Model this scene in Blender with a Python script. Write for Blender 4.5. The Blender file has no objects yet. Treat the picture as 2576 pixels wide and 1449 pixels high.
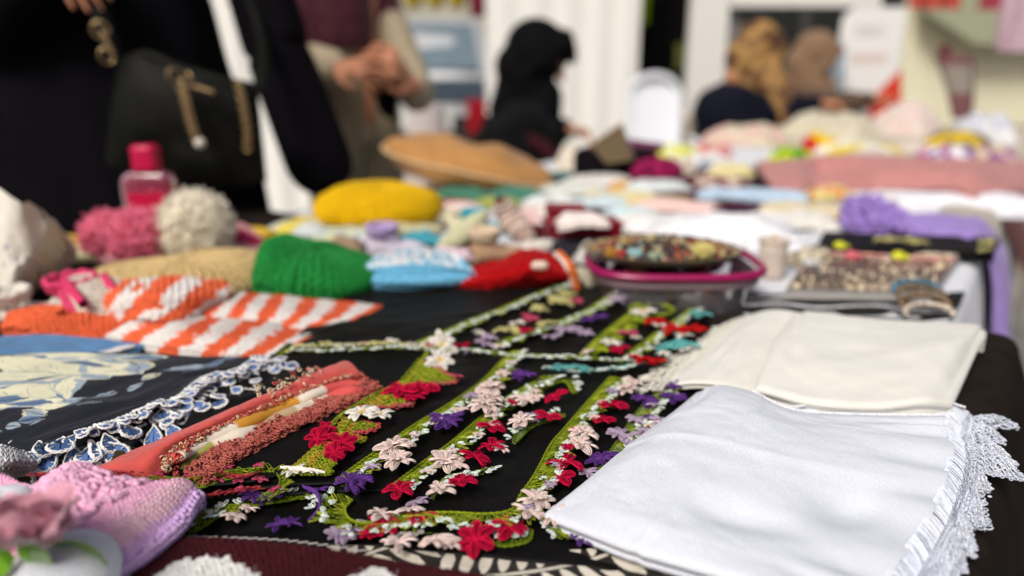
import bpy, math, random
import numpy as np
from mathutils import Vector, Matrix

R = math.radians
random.seed(7)
rng = np.random.default_rng(11)
scene = bpy.context.scene
COL = scene.collection

# ------------------------------------------------------------------ camera
FPX, CX, CY = 1867.0, 1288.0, 724.5          # focal length in units of a 2576 px wide picture
TZ, CZ, PITCH = 0.75, 1.07, R(16.8)          # table height, camera height, downward tilt
cam = bpy.data.cameras.new('camera')
cam.sensor_width = 36.0
cam.lens = 36.0 * FPX / 2576.0
cam.clip_start, cam.clip_end = 0.02, 400.0
cam.dof.use_dof = True
cam.dof.focus_distance = 0.585
cam.dof.aperture_fstop = 2.0
cam_o = bpy.data.objects.new('camera', cam)
cam_o.location = (0, 0, CZ)
cam_o.rotation_euler = (math.pi / 2 - PITCH, 0, 0)
COL.objects.link(cam_o)
scene.camera = cam_o

# ------------------------------------------------------------------ sky, sun, exposure
SUN_DIR = Vector((-0.32, -0.58, 0.75)).normalized()
world = bpy.data.worlds.new('World')
scene.world = world
world.use_nodes = True
wn = world.node_tree
sky = wn.nodes.new('ShaderNodeTexSky')
sky.sky_type = 'NISHITA'
sky.sun_disc = False
sky.sun_elevation = math.asin(SUN_DIR.z)
sky.sun_rotation = math.atan2(SUN_DIR.x, SUN_DIR.y)
sky.dust_density = 7.0
sky.air_density = 0.8
wn.links.new(sky.outputs[0], wn.nodes['Background'].inputs[0])
wn.nodes['Background'].inputs[1].default_value = 0.07
sun = bpy.data.lights.new('sun', 'SUN')
sun.energy = 2.0
sun.angle = R(20)
sun.color = (1.0, 0.975, 0.94)
sun_o = bpy.data.objects.new('sun', sun)
sun_o.rotation_euler = SUN_DIR.to_track_quat('Z', 'Y').to_euler()
sun_o.location = (0, 0, 6)
COL.objects.link(sun_o)
vs = scene.view_settings
vs.view_transform = 'Standard'
vs.look = 'None'
vs.exposure = 0.36
vs.gamma = 1.0
scene.render.engine = 'CYCLES'
scene.cycles.use_denoising = True
scene.cycles.max_bounces = 8
scene.cycles.transparent_max_bounces = 12

# ------------------------------------------------------------------ where things stand
CP, SP = math.cos(PITCH), math.sin(PITCH)
def ray(px, py):
    x = (px - CX) / FPX; u = (CY - py) / FPX
    return np.array((x, CP + u * SP, -SP + u * CP))
def P(px, py, h=0.0):
    """point seen at (px,py) lying h metres above the table top"""
    d = ray(px, py)
    return np.array((0, 0, CZ)) + d * ((TZ + h - CZ) / d[2])
def W(px, py, dist):
    """point seen at (px,py) at a distance of dist metres in front of the camera"""
    d = ray(px, py)
    return np.array((0, 0, CZ)) + d * (dist / d[1])
def ppm(px, py, h=0.0):
    """picture units per metre at a place on the table"""
    p = P(px, py, h)
    return FPX / (p[1] * CP - (p[2] - CZ) * SP)
AX = np.array((math.sin(R(35)), math.cos(R(35)), 0.0))   # direction in which the row of tables runs
NX = np.array((-AX[1], AX[0], 0.0))                      # across the tables, away from the aisle
EDGE = 0.0
def T(a, n, h=0.0):
    p = AX * a + NX * (n - EDGE)
    return np.array((p[0], p[1], TZ + h))

# ------------------------------------------------------------------ numeric helpers
def arr(x): return np.asarray(x, float)
def cr_matrix(n, m):
    """Catmull-Rom weights taking n control points to m samples"""
    A = np.zeros((m, n))
    for k in range(m):
        t = k / (m - 1) * (n - 1); i = min(int(t), n - 2); f = t - i
        w = (-.5*f+f*f-.5*f**3, 1-2.5*f*f+1.5*f**3, .5*f+2*f*f-1.5*f**3, -.5*f*f+.5*f**3)
        for j, wj in zip((i-1, i, i+1, i+2), w):
            if j < 0: A[k, 0] += 2*wj; A[k, 1] -= wj
            elif j >= n: A[k, n-1] += 2*wj; A[k, n-2] -= wj
            else: A[k, j] += wj
    return A
def curve(pts, m):
    pts = arr(pts)
    return cr_matrix(len(pts), m) @ pts
def even(pts, step=None, n=None):
    """smooth curve through pts, evenly spaced"""
    c = curve(pts, max(60, 14 * len(pts)))
    s = np.concatenate(([0], np.cumsum(np.linalg.norm(np.diff(c, axis=0), axis=1))))
    if n is None: n = max(3, int(s[-1] / step) + 1)
    q = np.linspace(0, s[-1], n)
    return np.stack([np.interp(q, s, c[:, k]) for k in range(3)], 1)
def PP(lst): return arr([P(*q) for q in lst])
def vn(x, y, seed=0):
    """smooth value noise, -1..1"""
    x = arr(x); y = arr(y)
    tab = np.random.default_rng(seed + 1000).uniform(-1, 1, (64, 64))
    xi = np.floor(x).astype(int); yi = np.floor(y).astype(int)
    fx = x - xi; fy = y - yi
    fx = fx*fx*(3-2*fx); fy = fy*fy*(3-2*fy)
    a = tab[xi % 64, yi % 64]; b = tab[(xi+1) % 64, yi % 64]
    c = tab[xi % 64, (yi+1) % 64]; d = tab[(xi+1) % 64, (yi+1) % 64]
    return a*(1-fx)*(1-fy) + b*fx*(1-fy) + c*(1-fx)*fy + d*fx*fy
def unit(v): 
    n = np.linalg.norm(v, axis=-1, keepdims=True)
    return v / np.maximum(n, 1e-9)
def sstep(a, b, x):
    t = np.clip((x - a) / (b - a), 0, 1)
    return t*t*(3-2*t)

# ------------------------------------------------------------------ materials
MATS = {}
def srgb(r, g, b):
    f = lambda c: (c/255/12.92) if c/255 <= .04045 else ((c/255+.055)/1.055)**2.4
    return (f(r), f(g), f(b))
def mat(name, col=(.5,.5,.5), rough=.88, bump=.25, scale=900, var=.10, vscale=35, sheen=.15, spec=.25,
        metal=0, trans=0, attr=False, alpha=1, coat=0, weave=False, ior=1.45):
    if name in MATS: return MATS[name]
    m = bpy.data.materials.new(name); m.use_nodes = True
    nt = m.node_tree; N = nt.nodes; L = nt.links
    b = N['Principled BSDF']
    tc = N.new('ShaderNodeTexCoord')
    if attr:
        a = N.new('ShaderNodeAttribute'); a.attribute_name = 'Col'; src = a.outputs['Color']
    else:
        c = N.new('ShaderNodeRGB'); c.outputs[0].default_value = (*col, 1); src = c.outputs[0]
    if var > 0:
        n1 = N.new('ShaderNodeTexNoise'); n1.inputs['Scale'].default_value = vscale; n1.inputs['Detail'].default_value = 6
        L.new(tc.outputs['Object'], n1.inputs['Vector'])
        mr = N.new('ShaderNodeMapRange'); mr.inputs['From Min'].default_value = .3; mr.inputs['From Max'].default_value = .7
        mr.inputs['To Min'].default_value = 1-var; mr.inputs['To Max'].default_value = 1+var
        L.new(n1.outputs[0], mr.inputs[0])
        mx = N.new('ShaderNodeMix'); mx.data_type = 'RGBA'; mx.blend_type = 'MULTIPLY'; mx.inputs['Factor'].default_value = 1
        L.new(src, mx.inputs['A']); L.new(mr.outputs[0], mx.inputs['B']); src = mx.outputs['Result']
    L.new(src, b.inputs['Base Color'])
    b.inputs['Roughness'].default_value = rough
    b.inputs['Metallic'].default_value = metal
    b.inputs['Specular IOR Level'].default_value = spec
    b.inputs['Sheen Weight'].default_value = sheen
    b.inputs['Sheen Roughness'].default_value = .5
    b.inputs['Transmission Weight'].default_value = trans
    b.inputs['Coat Weight'].default_value = coat
    b.inputs['IOR'].default_value = ior
    b.inputs['Alpha'].default_value = alpha
    if bump > 0:
        n2 = N.new('ShaderNodeTexNoise'); n2.inputs['Scale'].default_value = scale; n2.inputs['Detail'].default_value = 3
        bp = N.new('ShaderNodeBump'); bp.inputs['Strength'].default_value = bump; bp.inputs['Distance'].default_value = .0012
        if weave:
            mp = N.new('ShaderNodeMapping'); mp.inputs['Scale'].default_value = (1, .35, 1)
            L.new(tc.outputs['Object'], mp.inputs[0]); L.new(mp.outputs[0], n2.inputs['Vector'])
        else:
            L.new(tc.outputs['Object'], n2.inputs['Vector'])
        L.new(n2.outputs[0], bp.inputs['Height']); L.new(bp.outputs[0], b.inputs['Normal'])
    MATS[name] = m
    return m
def cloth(key, col, **k): return mat('cloth_' + key, col, **k)
ATTR = mat('dyed_fabric', attr=True, var=.07, bump=.3, scale=700, sheen=.05, spec=.12)
YARN = mat('dyed_yarn', attr=True, var=.10, vscale=160, bump=.5, scale=1500, sheen=.04, spec=.1)
THREAD = mat('crochet_thread', attr=True, var=.14, vscale=300, bump=.3, scale=3000, sheen=0, spec=.12)

# ------------------------------------------------------------------ mesh builder
WORLD = {}
class MB:
    def __init__(s): s.V = []; s.Q = []; s.T = []; s.C = []; s.n = 0
    def add(s, v, q=None, t=None, c=None):
        v = arr(v).reshape(-1, 3)
        if q is not None and len(q): s.Q.append(np.asarray(q, int).reshape(-1, 4) + s.n)
        if t is not None and len(t): s.T.append(np.asarray(t, int).reshape(-1, 3) + s.n)
        if c is None: c = (.5, .5, .5)
        c = arr(c)
        if c.ndim == 1: c = np.tile(c, (len(v), 1))
        s.V.append(v); s.C.append(c); s.n += len(v)
    def grid(s, G, c=None, wrap_u=False, wrap_v=False, flip=False):
        nv, nu = G.shape[:2]
        idx = np.arange(nv*nu).reshape(nv, nu)
        if wrap_u: idx = np.concatenate((idx, idx[:, :1]), 1)
        if wrap_v: idx = np.concatenate((idx, idx[:1]), 0)
        q = np.stack((idx[:-1, :-1], idx[1:, :-1], idx[1:, 1:], idx[:-1, 1:]), -1).reshape(-1, 4)
        if flip: q = q[:, ::-1]
        s.add(G.reshape(-1, 3), q=q, c=None if c is None else (c if arr(c).ndim == 1 else arr(c).reshape(-1, 3)))
    def tubes(s, paths, r, sides=4, c=None):
        """paths (m,n,3) of m threads with n points each"""
        paths = arr(paths)
        if paths.ndim == 2: paths = paths[None]
        m, n, _ = paths.shape
        t = unit(np.gradient(paths, axis=1))
        ref = np.zeros_like(t); ref[..., 2] = 1
        par = np.abs(t[..., 2]) > .93
        ref[par] = (1, 0, 0)
        a = unit(np.cross(t, ref)); b = np.cross(t, a)
        r = np.broadcast_to(arr(r), (m, n)) if arr(r).ndim < 2 else arr(r)
        ang = np.arange(sides) * 2*math.pi/sides
        ring = a[:, :, None, :]*np.cos(ang)[None, None, :, None] + b[:, :, None, :]*np.sin(ang)[None, None, :, None]
        v = paths[:, :, None, :] + ring * r[:, :, None, None]
        idx = np.arange(m*n*sides).reshape(m, n, sides)
        nx = np.roll(idx, -1, 2)
        q = np.stack((idx[:, :-1], nx[:, :-1], nx[:, 1:], idx[:, 1:]), -1).reshape(-1, 4)
        if c is None: cc = None
        else:
            c = arr(c)
            cc = c if c.ndim == 1 else np.repeat(c, n*sides, 0)
        s.add(v, q=q, c=cc)
    def blobs(s, cen, A, B, Cc, c=None):
        """ellipsoids: centres (m,3) with half axes A,B,Cc (m,3)"""
        cen = arr(cen); m = len(cen)
        v = (cen[:, None] + ELL_V[None, :, 0:1]*arr(A)[:, None] + ELL_V[None, :, 1:2]*arr(B)[:, None] + ELL_V[None, :, 2:3]*arr(Cc)[:, None])
        off = (np.arange(m)*len(ELL_V))[:, None, None]
        q = (ELL_Q[None] + off).reshape(-1, 4); t = (ELL_T[None] + off).reshape(-1, 3)
        cc = None
        if c is not None:
            c = arr(c); cc = c if c.ndim == 1 else np.repeat(c, len(ELL_V), 0)
        s.add(v, q=q, t=t, c=cc)
    def ball(s, cen, rx, ry=None, rz=None, M=None, nu=20, nv=12, c=None):
        ry = rx if ry is None else ry; rz = rx if rz is None else rz
        th = np.linspace(0, math.pi, nv); ph = np.arange(nu)*2*math.pi/nu
        G = np.stack((np.sin(th)[:, None]*np.cos(ph)*rx, np.sin(th)[:, None]*np.sin(ph)*ry, np.cos(th)[:, None]*np.ones(nu)*rz), -1)
        if M is not None: G = G @ np.array(M).T
        s.grid(G + arr(cen), c=c, wrap_u=True, flip=True)
    def loft(s, cen, X, Y, m=24, expo=2.0, c=None, caps=True):
        """rings at cen (n,3) with half-axis vectors X,Y (n,3)"""
        cen, X, Y = arr(cen), arr(X), arr(Y)
        ph = np.arange(m)*2*math.pi/m
        cx = np.sign(np.cos(ph))*np.abs(np.cos(ph))**(2/expo); sy = np.sign(np.sin(ph))*np.abs(np.sin(ph))**(2/expo)
        G = cen[:, None] + X[:, None]*cx[None, :, None] + Y[:, None]*sy[None, :, None]
        n0 = s.n
        s.grid(G, c=c, wrap_u=True)
        if caps:
            k = len(cen)
            cc = lambda i: None if c is None else (c if arr(c).ndim == 1 else arr(c).reshape(k, m, 3)[i, 0])
            for i in (0, k-1):
                b = s.n
                s.add(cen[i:i+1], c=cc(i))
                ring = np.arange(m) + n0 + i*m
                t = np.stack((ring, np.roll(ring, -1), np.full(m, b)), -1)
                if i: t = t[:, ::-1]
                s.T.append(t)
    def limb(s, pts, rad, m=16, c=None, sx=1.0, side=None):
        """tapered rounded limb through pts with radii rad (round caps); sx flattens across side"""
        pts = arr(pts); rad = arr(rad)
        k = max(8, 6*len(pts))
        p = curve(pts, k); r = np.interp(np.linspace(0, 1, k), np.linspace(0, 1, len(rad)), rad)
        t = unit(np.gradient(p, axis=0))
        ref = arr(side) if side is not None else arr((0, 0, 1))
        ref = np.tile(ref, (k, 1)); par = np.abs((t*ref).sum(1)) > .95; ref[par] = (0.3, 1, 0)
        a = unit(np.cross(t, ref)); b = np.cross(t, a)
        e = np.linspace(0, math.pi/2, 6)[1:]
        cen = [p[0]-t[0]*r[0]*math.cos(math.pi/2-q) for q in e[::-1]] + list(p) + [p[-1]+t[-1]*r[-1]*math.cos(math.pi/2-q) for q in e]
        rr = [r[0]*math.sin(math.pi/2-q)+1e-5 for q in e[::-1]] + list(r) + [r[-1]*math.sin(math.pi/2-q)+1e-5 for q in e]
        aa = [a[0]]*5 + list(a) + [a[-1]]*5; bb = [b[0]]*5 + list(b) + [b[-1]]*5
        rr = arr(rr)[:, None]
        s.loft(cen, arr(aa)*rr, arr(bb)*rr*sx, m=m, c=c)
    def box(s, c0, ax, ay, az, c=None):
        c0, ax, ay, az = map(arr, (c0, ax, ay, az))
        v = [c0+ax*i+ay*j+az*k for k in (-1, 1) for j in (-1, 1) for i in (-1, 1)]
        s.add(v, q=[(0,2,3,1),(4,5,7,6),(0,1,5,4),(2,6,7,3),(0,4,6,2),(1,3,7,5)], c=c)
    def mesh(s, name, base):
        V = np.concatenate(s.V) - base
        Q = np.concatenate(s.Q) if s.Q else np.zeros((0, 4), int)
        Tt = np.concatenate(s.T) if s.T else np.zeros((0, 3), int)
        C = np.concatenate(s.C)
        me = bpy.data.meshes.new(name)
        me.vertices.add(len(V)); me.vertices.foreach_set('co', V.astype(np.float32).ravel())
        me.loops.add(len(Q)*4 + len(Tt)*3)
        me.loops.foreach_set('vertex_index', np.concatenate((Q.ravel(), Tt.ravel())).astype(np.int32))
        me.polygons.add(len(Q)+len(Tt))
        me.polygons.foreach_set('loop_start', np.concatenate((np.arange(len(Q))*4, len(Q)*4+np.arange(len(Tt))*3)).astype(np.int32))
        me.update(calc_edges=True)
        me.polygons.foreach_set('use_smooth', np.ones(len(me.polygons), bool))
        at = me.color_attributes.new('Col', 'FLOAT_COLOR', 'POINT')
        at.data.foreach_set('color', np.concatenate((C, np.ones((len(C), 1))), 1).astype(np.float32).ravel())
        return me
    def build(s, name, material, parent=None, label=None, cat=None, group=None, kind=None, flat=False, local=False, base=None):
        V = np.concatenate(s.V)
        if local: base = np.zeros(3)
        elif base is None: base = np.array(((V[:, 0].min()+V[:, 0].max())/2, (V[:, 1].min()+V[:, 1].max())/2, V[:, 2].min()))
        me = s.mesh(name, base)
        if flat: me.polygons.foreach_set('use_smooth', np.zeros(len(me.polygons), bool))
        me.materials.append(material)
        return link(name, me, base, parent, label, cat, group, kind)
def link(name, data, base, parent=None, label=None, cat=None, group=None, kind=None):
    o = bpy.data.objects.new(name, data)
    COL.objects.link(o)
    base = arr(base)
    if parent is not None:
        o.parent = parent
        o.location = base - WORLD[parent.name]
    else:
        o.location = base
    WORLD[o.name] = base
    for k, v in (('label', label), ('category', cat), ('group', group), ('kind', kind)):
        if v: o[k] = v
    return o
def thing(name, label, cat, base, group=None): return link(name, None, base, None, label, cat, group)

def _ell():
    nu, nv = 6, 4
    th = np.linspace(0, math.pi, nv+1)[1:-1]; ph = np.arange(nu)*2*math.pi/nu
    v = [(math.cos(t), math.sin(t)*math.cos(p), math.sin(t)*math.sin(p)) for t in th for p in ph]
    n = len(v); v += [(1, 0, 0), (-1, 0, 0)]
    q = []
    for i in range(nv-2):
        for j in range(nu):
            q.append((i*nu+j, (i+1)*nu+j, (i+1)*nu+(j+1) % nu, i*nu+(j+1) % nu))
    t = [(n, j, (j+1) % nu) for j in range(nu)] + [(n+1, n-nu+(j+1) % nu, n-nu+j) for j in range(nu)]
    return arr(v), np.array(q), np.array(t)
ELL_V, ELL_Q, ELL_T = _ell()

# ------------------------------------------------------------------ cloth surfaces
def coons(top, bottom, left, right, nu, nv, raw=False):
    f = (lambda q, m: curve(q if raw else PP(q), m))
    t, b, l, r = f(top, nu), f(bottom, nu), f(left, nv), f(right, nv)
    u = np.linspace(0, 1, nu)[None, :, None]; v = np.linspace(0, 1, nv)[:, None, None]
    return ((1-v)*t[None] + v*b[None] + (1-u)*l[:, None] + u*r[:, None]
            - ((1-u)*(1-v)*t[0] + u*(1-v)*t[-1] + (1-u)*v*b[0] + u*v*b[-1]))
def patch(rows, nu, nv):
    """control rows of (px,py,h), far row first, each left to right"""
    K = arr([[P(*q) for q in r] for r in rows])
    A = cr_matrix(K.shape[0], nv); B = cr_matrix(K.shape[1], nu)
    return np.einsum('vr,rck,uc->vuk', A, K, B)
def uvgrid(G):
    nv, nu = G.shape[:2]
    return np.meshgrid(np.linspace(0, 1, nu), np.linspace(0, 1, nv))
def wrinkle(G, amp, su, sv, seed=0, octaves=3, edge=.0, skew=0.0):
    u, v = uvgrid(G)
    z = 0; a = 1
    for k in range(octaves):
        z = z + a*vn((u+skew*v)*su*2**k+3.1*k, (v)*sv*2**k+1.7*k, seed+k); a *= .5
    if edge > 0:
        z = z * np.clip(np.minimum.reduce([u, 1-u, v, 1-v])/edge, 0, 1)
    G = G.copy(); G[..., 2] += amp*z
    return G
def hem(G, thick, layers=1, k=None, bulge=None, seed=0, sides='lrtb'):
    """adds a rounded folded edge that goes down by thick on the chosen sides"""
    k = k or (5 + 5*(layers > 1)*layers)
    bulge = thick/2/max(1, layers)*1.2 if bulge is None else bulge
    rs = np.random.default_rng(seed)
    t = np.linspace(0, 1, k+1)[1:]
    out = bulge*np.abs(np.sin(math.pi*layers*np.clip(t, 0, 1)))**.6
    if layers > 1: out = out + bulge*.9*np.repeat(rs.uniform(-1, 1, layers), k//layers+1)[:k]
    ztop = None
    zb_col = None
    def side(E, Inner, top):           # E edge line (n,3)
        o = E - Inner; o[:, 2] = 0; o = unit(o)
        kk = 5
        oo = np.stack([np.convolve(np.pad(o[:, i], kk, mode='edge'), np.ones(2*kk+1)/(2*kk+1), 'valid') for i in range(3)], 1)
        return unit(oo)
    nv, nu = G.shape[:2]
    base = G[..., 2] - thick
    zb = base
    if 'l' in sides:
        o = side(G[:, 0].copy(), G[:, min(3, nu-1)], None)
        L = np.stack([G[:, 0] + o*out[i] - arr((0, 0, 1))*(thick*t[i]) for i in range(k)], 1)[:, ::-1]
        zb = np.concatenate((np.repeat(base[:, :1], k, 1), zb), 1); G = np.concatenate((L, G), 1)
    if 'r' in sides:
        o = side(G[:, -1].copy(), G[:, -4], None)
        L = np.stack([G[:, -1] + o*out[i] - arr((0, 0, 1))*(thick*t[i]) for i in range(k)], 1)
        zb = np.concatenate((zb, np.repeat(base[:, -1:], k, 1)), 1); G = np.concatenate((G, L), 1)
    def rowpad(E, Inner, zbe):
        o = side(E.copy(), Inner, None)
        w = np.clip((E[:, 2]-zbe)/thick, 0, 1)
        rows = []
        for i in range(k):
            q = E + o*(out[i]*w)[:, None]; q[:, 2] = E[:, 2] - (E[:, 2]-zbe)*t[i]
            rows.append(q)
        return np.stack(rows)
    if 't' in sides: 
        r_ = rowpad(G[0], G[3], zb[0])[::-1]
        G = np.concatenate((r_, G), 0); zb = np.concatenate((np.repeat(zb[:1], k, 0), zb), 0)
    if 'b' in sides:
        r_ = rowpad(G[-1], G[-4], zb[-1])
        G = np.concatenate((G, r_), 0)
    return G
def padcol(C, G0, G1, sides, k):
    l = k if 'l' in sides else 0; r = k if 'r' in sides else 0; t = k if 't' in sides else 0; b = k if 'b' in sides else 0
    return np.pad(C, ((t, b), (l, r), (0, 0)), mode='edge')
def sheet(name, G, material, thick=.006, layers=1, colfn=None, sides='lrtb', parent=None, label=None, cat=None, group=None, seed=0, kind=None, bulge=None):
    mb = MB()
    k = 5 + 5*(layers > 1)*layers
    H = hem(G, thick, layers, k, bulge, seed, sides)
    c = None
    if colfn is not None:
        u, v = uvgrid(G); c = padcol(colfn(u, v, G), G, H, sides, k)
    mb.grid(H, c=c, flip=False)
    return mb.build(name, material, parent, label, cat, group, kind)
class Surf:
    def __init__(s, G, lift=0):
        s.G = G
        du = np.gradient(G, axis=1); dv = np.gradient(G, axis=0)
        s.N = unit(np.cross(dv, du)); s.N[s.N[..., 2] < 0] *= -1 if lift == 0 else 1
        s.DU = du*(G.shape[1]-1); s.DV = dv*(G.shape[0]-1)
    def _s(s, A, u, v):
        nv, nu = A.shape[:2]
        x = np.clip(u, 0, 1)*(nu-1); y = np.clip(v, 0, 1)*(nv-1)
        i = np.minimum(x.astype(int), nu-2); j = np.minimum(y.astype(int), nv-2)
        fx = (x-i)[..., None]; fy = (y-j)[..., None]
        return A[j, i]*(1-fx)*(1-fy)+A[j, i+1]*fx*(1-fy)+A[j+1, i]*(1-fx)*fy+A[j+1, i+1]*fx*fy
    def p(s, u, v): return s._s(s.G, u, v)
    def n(s, u, v): return unit(s._s(s.N, u, v))
    def du(s, u, v): return s._s(s.DU, u, v)
    def dv(s, u, v): return s._s(s.DV, u, v)
def knit(mb, S, nu, nv, colfn, fat=1.0, lift=.35, along='v', jitter=.06, seed=0):
    """rows of V stitches covering a surface"""
    rs = np.random.default_rng(seed)
    i, j = np.meshgrid(np.arange(nu), np.arange(nv)); i = i.ravel(); j = j.ravel()
    for sgn in (-1, 1):
        u = (i+.5+sgn*.24 + rs.normal(0, jitter, len(i)))/nu; v = (j+.5 + rs.normal(0, jitter, len(i)))/nv
        p = S.p(u, v); n = S.n(u, v); du = S.du(u, v)/nu; dv = S.dv(u, v)/nv
        a = dv*.62 - sgn*du*.30
        ln = np.linalg.norm(a, axis=1, keepdims=True)
        b = unit(np.cross(n, a))*np.linalg.norm(du, axis=1, keepdims=True)*.29*fat
        h = np.linalg.norm(b, axis=1, keepdims=True)*1.1
        c = colfn(u, v) * (1+rs.normal(0, .05, (len(i), 1)))
        mb.blobs(p + n*h*lift, a*1.05 + n*h*.25, b, n*h, c=c)
    return mb
def flatcol(*rgb):
    return lambda u, v, G=None: np.ones(np.shape(u)+(3,))*arr(rgb)
# ================================================================== ground and tables
def ground():
    mb = MB()
    xs = np.concatenate(([-120, -40], np.linspace(-12, 14, 40), [40, 120])); ys = np.concatenate(([-60, -10], np.linspace(-3, 20, 40), [60, 150]))
    X, Y = np.meshgrid(xs, ys)
    mb.grid(np.stack((X, Y, np.zeros_like(X)), -1)[::-1])
    m = mat('paving_grey', (.20, .19, .175), rough=.9, bump=.5, scale=60, var=.25, vscale=3, sheen=0)
    mb.build('ground', m, kind='structure', base=np.zeros(3))
ground()

def tablecloth(name, a0, a1, width, col, label, drop=.66, fold=.012, seed=0, round_end=False, bumpy=.0, n0=0.0, flare=.03):
    na = int((a1-a0)/.012)+2
    a = np.linspace(a0, a1, na)
    # profile across: far side hanging, top, near side hanging
    r = .022
    prof = []
    for z in np.linspace(-drop, -r, 14): prof.append((width+r, z, 1.0))
    for t in np.linspace(0, math.pi/2, 6)[1:]: prof.append((width + r*math.cos(t), -r + r*math.sin(t), .3))
    for n in np.linspace(width, 0, 40)[1:]: prof.append((n, 0, 0))
    for t in np.linspace(0, math.pi/2, 6)[1:]: prof.append((-r*math.sin(t), -r + r*math.cos(t), .3))
    for z in np.linspace(-r, -drop, 16)[1:]: prof.append((-r, z, 1.0))
    G = np.zeros((len(prof), na, 3))
    for i, (n, z, side) in enumerate(prof):
        s = -1 if n < width/2 else 1
        depth = min(1, -z/.25)
        wave = fold*depth*side*(1.2*np.sin(a*26+seed) + .8*np.sin(a*47+1.3*seed) + 1.2*vn(a*14, a*0+seed, seed))
        nn = n + s*(wave + flare*depth*side)
        tw = bumpy*vn(a*9, np.full(na, n*9), seed) if side == 0 else 0
        G[i] = AX[None]*a[:, None] + NX[None]*((nn+n0)*np.ones(na))[:, None]
        G[i, :, 2] = TZ - .0005 + z + tw
    mb = MB()
    mb.grid(G)
    # ends hang down too
    for e, s in ((0, -1), (na-1, 1)):
        E = G[:, e]
        rows = [E]
        for z in np.linspace(0, 1, 12)[1:]:
            q = E.copy(); q[:, 2] = np.minimum(E[:, 2], TZ - z*drop)
            q += AX*s*(.012*min(1, z*6) + fold*z*np.sin(np.linspace(0, 40, len(E)))[:, None])
            rows.append(q)
        mb.grid(np.stack(rows) if s > 0 else np.stack(rows)[::-1])
    return mb.build(name, col, label=label, cat='tablecloth')
def table(a0, a1, width, label, n0=0.0):
    c = T((a0+a1)/2, width/2+n0); c[2] = 0
    t = thing('folding_table', label, 'table', c)
    grey = mat('table_board', (.35, .33, .30), rough=.6, bump=0)
    steel = mat('table_steel', (.25, .25, .26), rough=.4, metal=1, bump=0, sheen=0)
    mb = MB(); mb.box(T((a0+a1)/2, width/2+n0, -.018), AX*(a1-a0-.02)/2, NX*(width-.02)/2, (0, 0, .015)); mb.build('tabletop', grey, t, flat=True)
    for i in (a0+.12, a1-.12):
        for j in (n0+.12, n0+width-.12):
            mb = MB(); mb.limb([T(i, j, -.03), T(i, j, -.74)], [.016, .016], m=10); mb.build('leg', steel, t)
TW = 1.46
table(-.30, 1.055, TW, 'folding table under the dark brown cloth in the foreground')
table(1.065, 3.0, 1.28, 'folding table under the white cloth in the middle', .07)
table(3.02, 4.75, 1.10, 'folding table at the far end under the beige cloth', .05)
BROWN = cloth('dark_brown', (.016, .0115, .009), rough=.9, bump=.4, scale=500, var=.25, sheen=0, spec=.06)
WHITEC = cloth('tablecloth_white', (.66, .68, .72), bump=.2, var=.05)
BEIGEC = cloth('tablecloth_beige', (.50, .44, .34), bump=.2, var=.08)
tablecloth('tablecloth', -.31, 1.055, TW+.01, BROWN, 'dark brown tablecloth hanging over the edge of the front table', seed=2, fold=.008, flare=.07)
tablecloth('tablecloth', 1.07, 3.01, 1.29, WHITEC, 'white tablecloth hanging in folds over the middle table', seed=5, fold=.013, n0=.07)
tablecloth('tablecloth', 3.03, 4.76, 1.11, BEIGEC, 'beige tablecloth on the far end table', seed=9, fold=.014, n0=.05)
# ================================================================== black scarves with needle-lace trim
BLACK = cloth('black_crepe', (.0034, .0031, .0028), rough=.55, bump=.35, scale=1200, var=.2, sheen=0, spec=.18)
BLACK2 = cloth('black_voile', (.0055, .0050, .0038), rough=.55, bump=.3, scale=900, var=.2, sheen=0, spec=.20)
CRIMSON = (.62, .006, .055); PALE = (.83, .66, .60); PURPLE = (.125, .042, .24); LILAC = (.56, .43, .58)
CREAMY = (.78, .72, .30); RED = (.60, .008, .010); TURQ = (.18, .58, .56); PINK = (.70, .10, .19); WARM = (.86, .80, .72)
GREEN1 = (.23, .29, .012); GREEN2 = (.13, .19, .010); GREEN3 = (.36, .40, .035); MINT = (.74, .82, .74)
FLCOL = dict(c=CRIMSON, w=PALE, p=PURPLE, l=LILAC, y=CREAMY, r=RED, t=TURQ, k=PINK, d=WARM)

def petal_mesh(key, wide, seed):
    """one petal of length 1 along +x: a thin cupped leaf wound with thread loops"""
    col = arr(FLCOL[key]); rs = np.random.default_rng(seed)
    mb = MB()
    nu, nv = 7, 9
    u = np.linspace(-1, 1, nu); v = np.linspace(.06, 1, nv)
    Wd = wide*np.sin(np.pi*np.clip(v, 0, .985)**1.15)**.75 + .05
    G = np.zeros((nv, nu, 3))
    G[..., 0] = v[:, None]; G[..., 1] = u[None]*Wd[:, None]*.5
    G[..., 2] = .10*np.sin(np.pi*v)[:, None] + .10*(u**2)[None]*Wd[:, None] + .02*rs.normal(size=(nv, nu)) - .05*v[:, None]**3
    Gi = G*arr((1, .62, 1)) - arr((0, 0, .015))
    mb.grid(Gi, c=col*(.55 if key in 'wdl' else .34), flip=True)
    s = np.linspace(0, 1, 15)
    for kq, (q, lift) in enumerate(((1.0, .02), (.74, .035), (.48, .05), (.22, .06))):
        ang = s*2*math.pi
        x = .06 + .47*(1-np.cos(ang))*(.84+.16*q); y = np.sin(ang)*wide*.5*q*(.75+.25*np.sin(ang/2)) + .02*rs.normal()
        z = .10*np.sin(np.pi*np.clip(x, 0, 1)) + .10*(y/wide*2)**2*wide + lift + .02*rs.normal()
        mb.tubes(np.stack((x, y, z), -1), .030, 3, c=np.clip(col*(1.12 if kq % 2 == 0 else (.80 if key in 'wdl' else .60)), 0, .92))
    me = mb.mesh('petal', np.zeros(3)); me.materials.append(THREAD)
    return me
PETALS = {}
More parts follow.
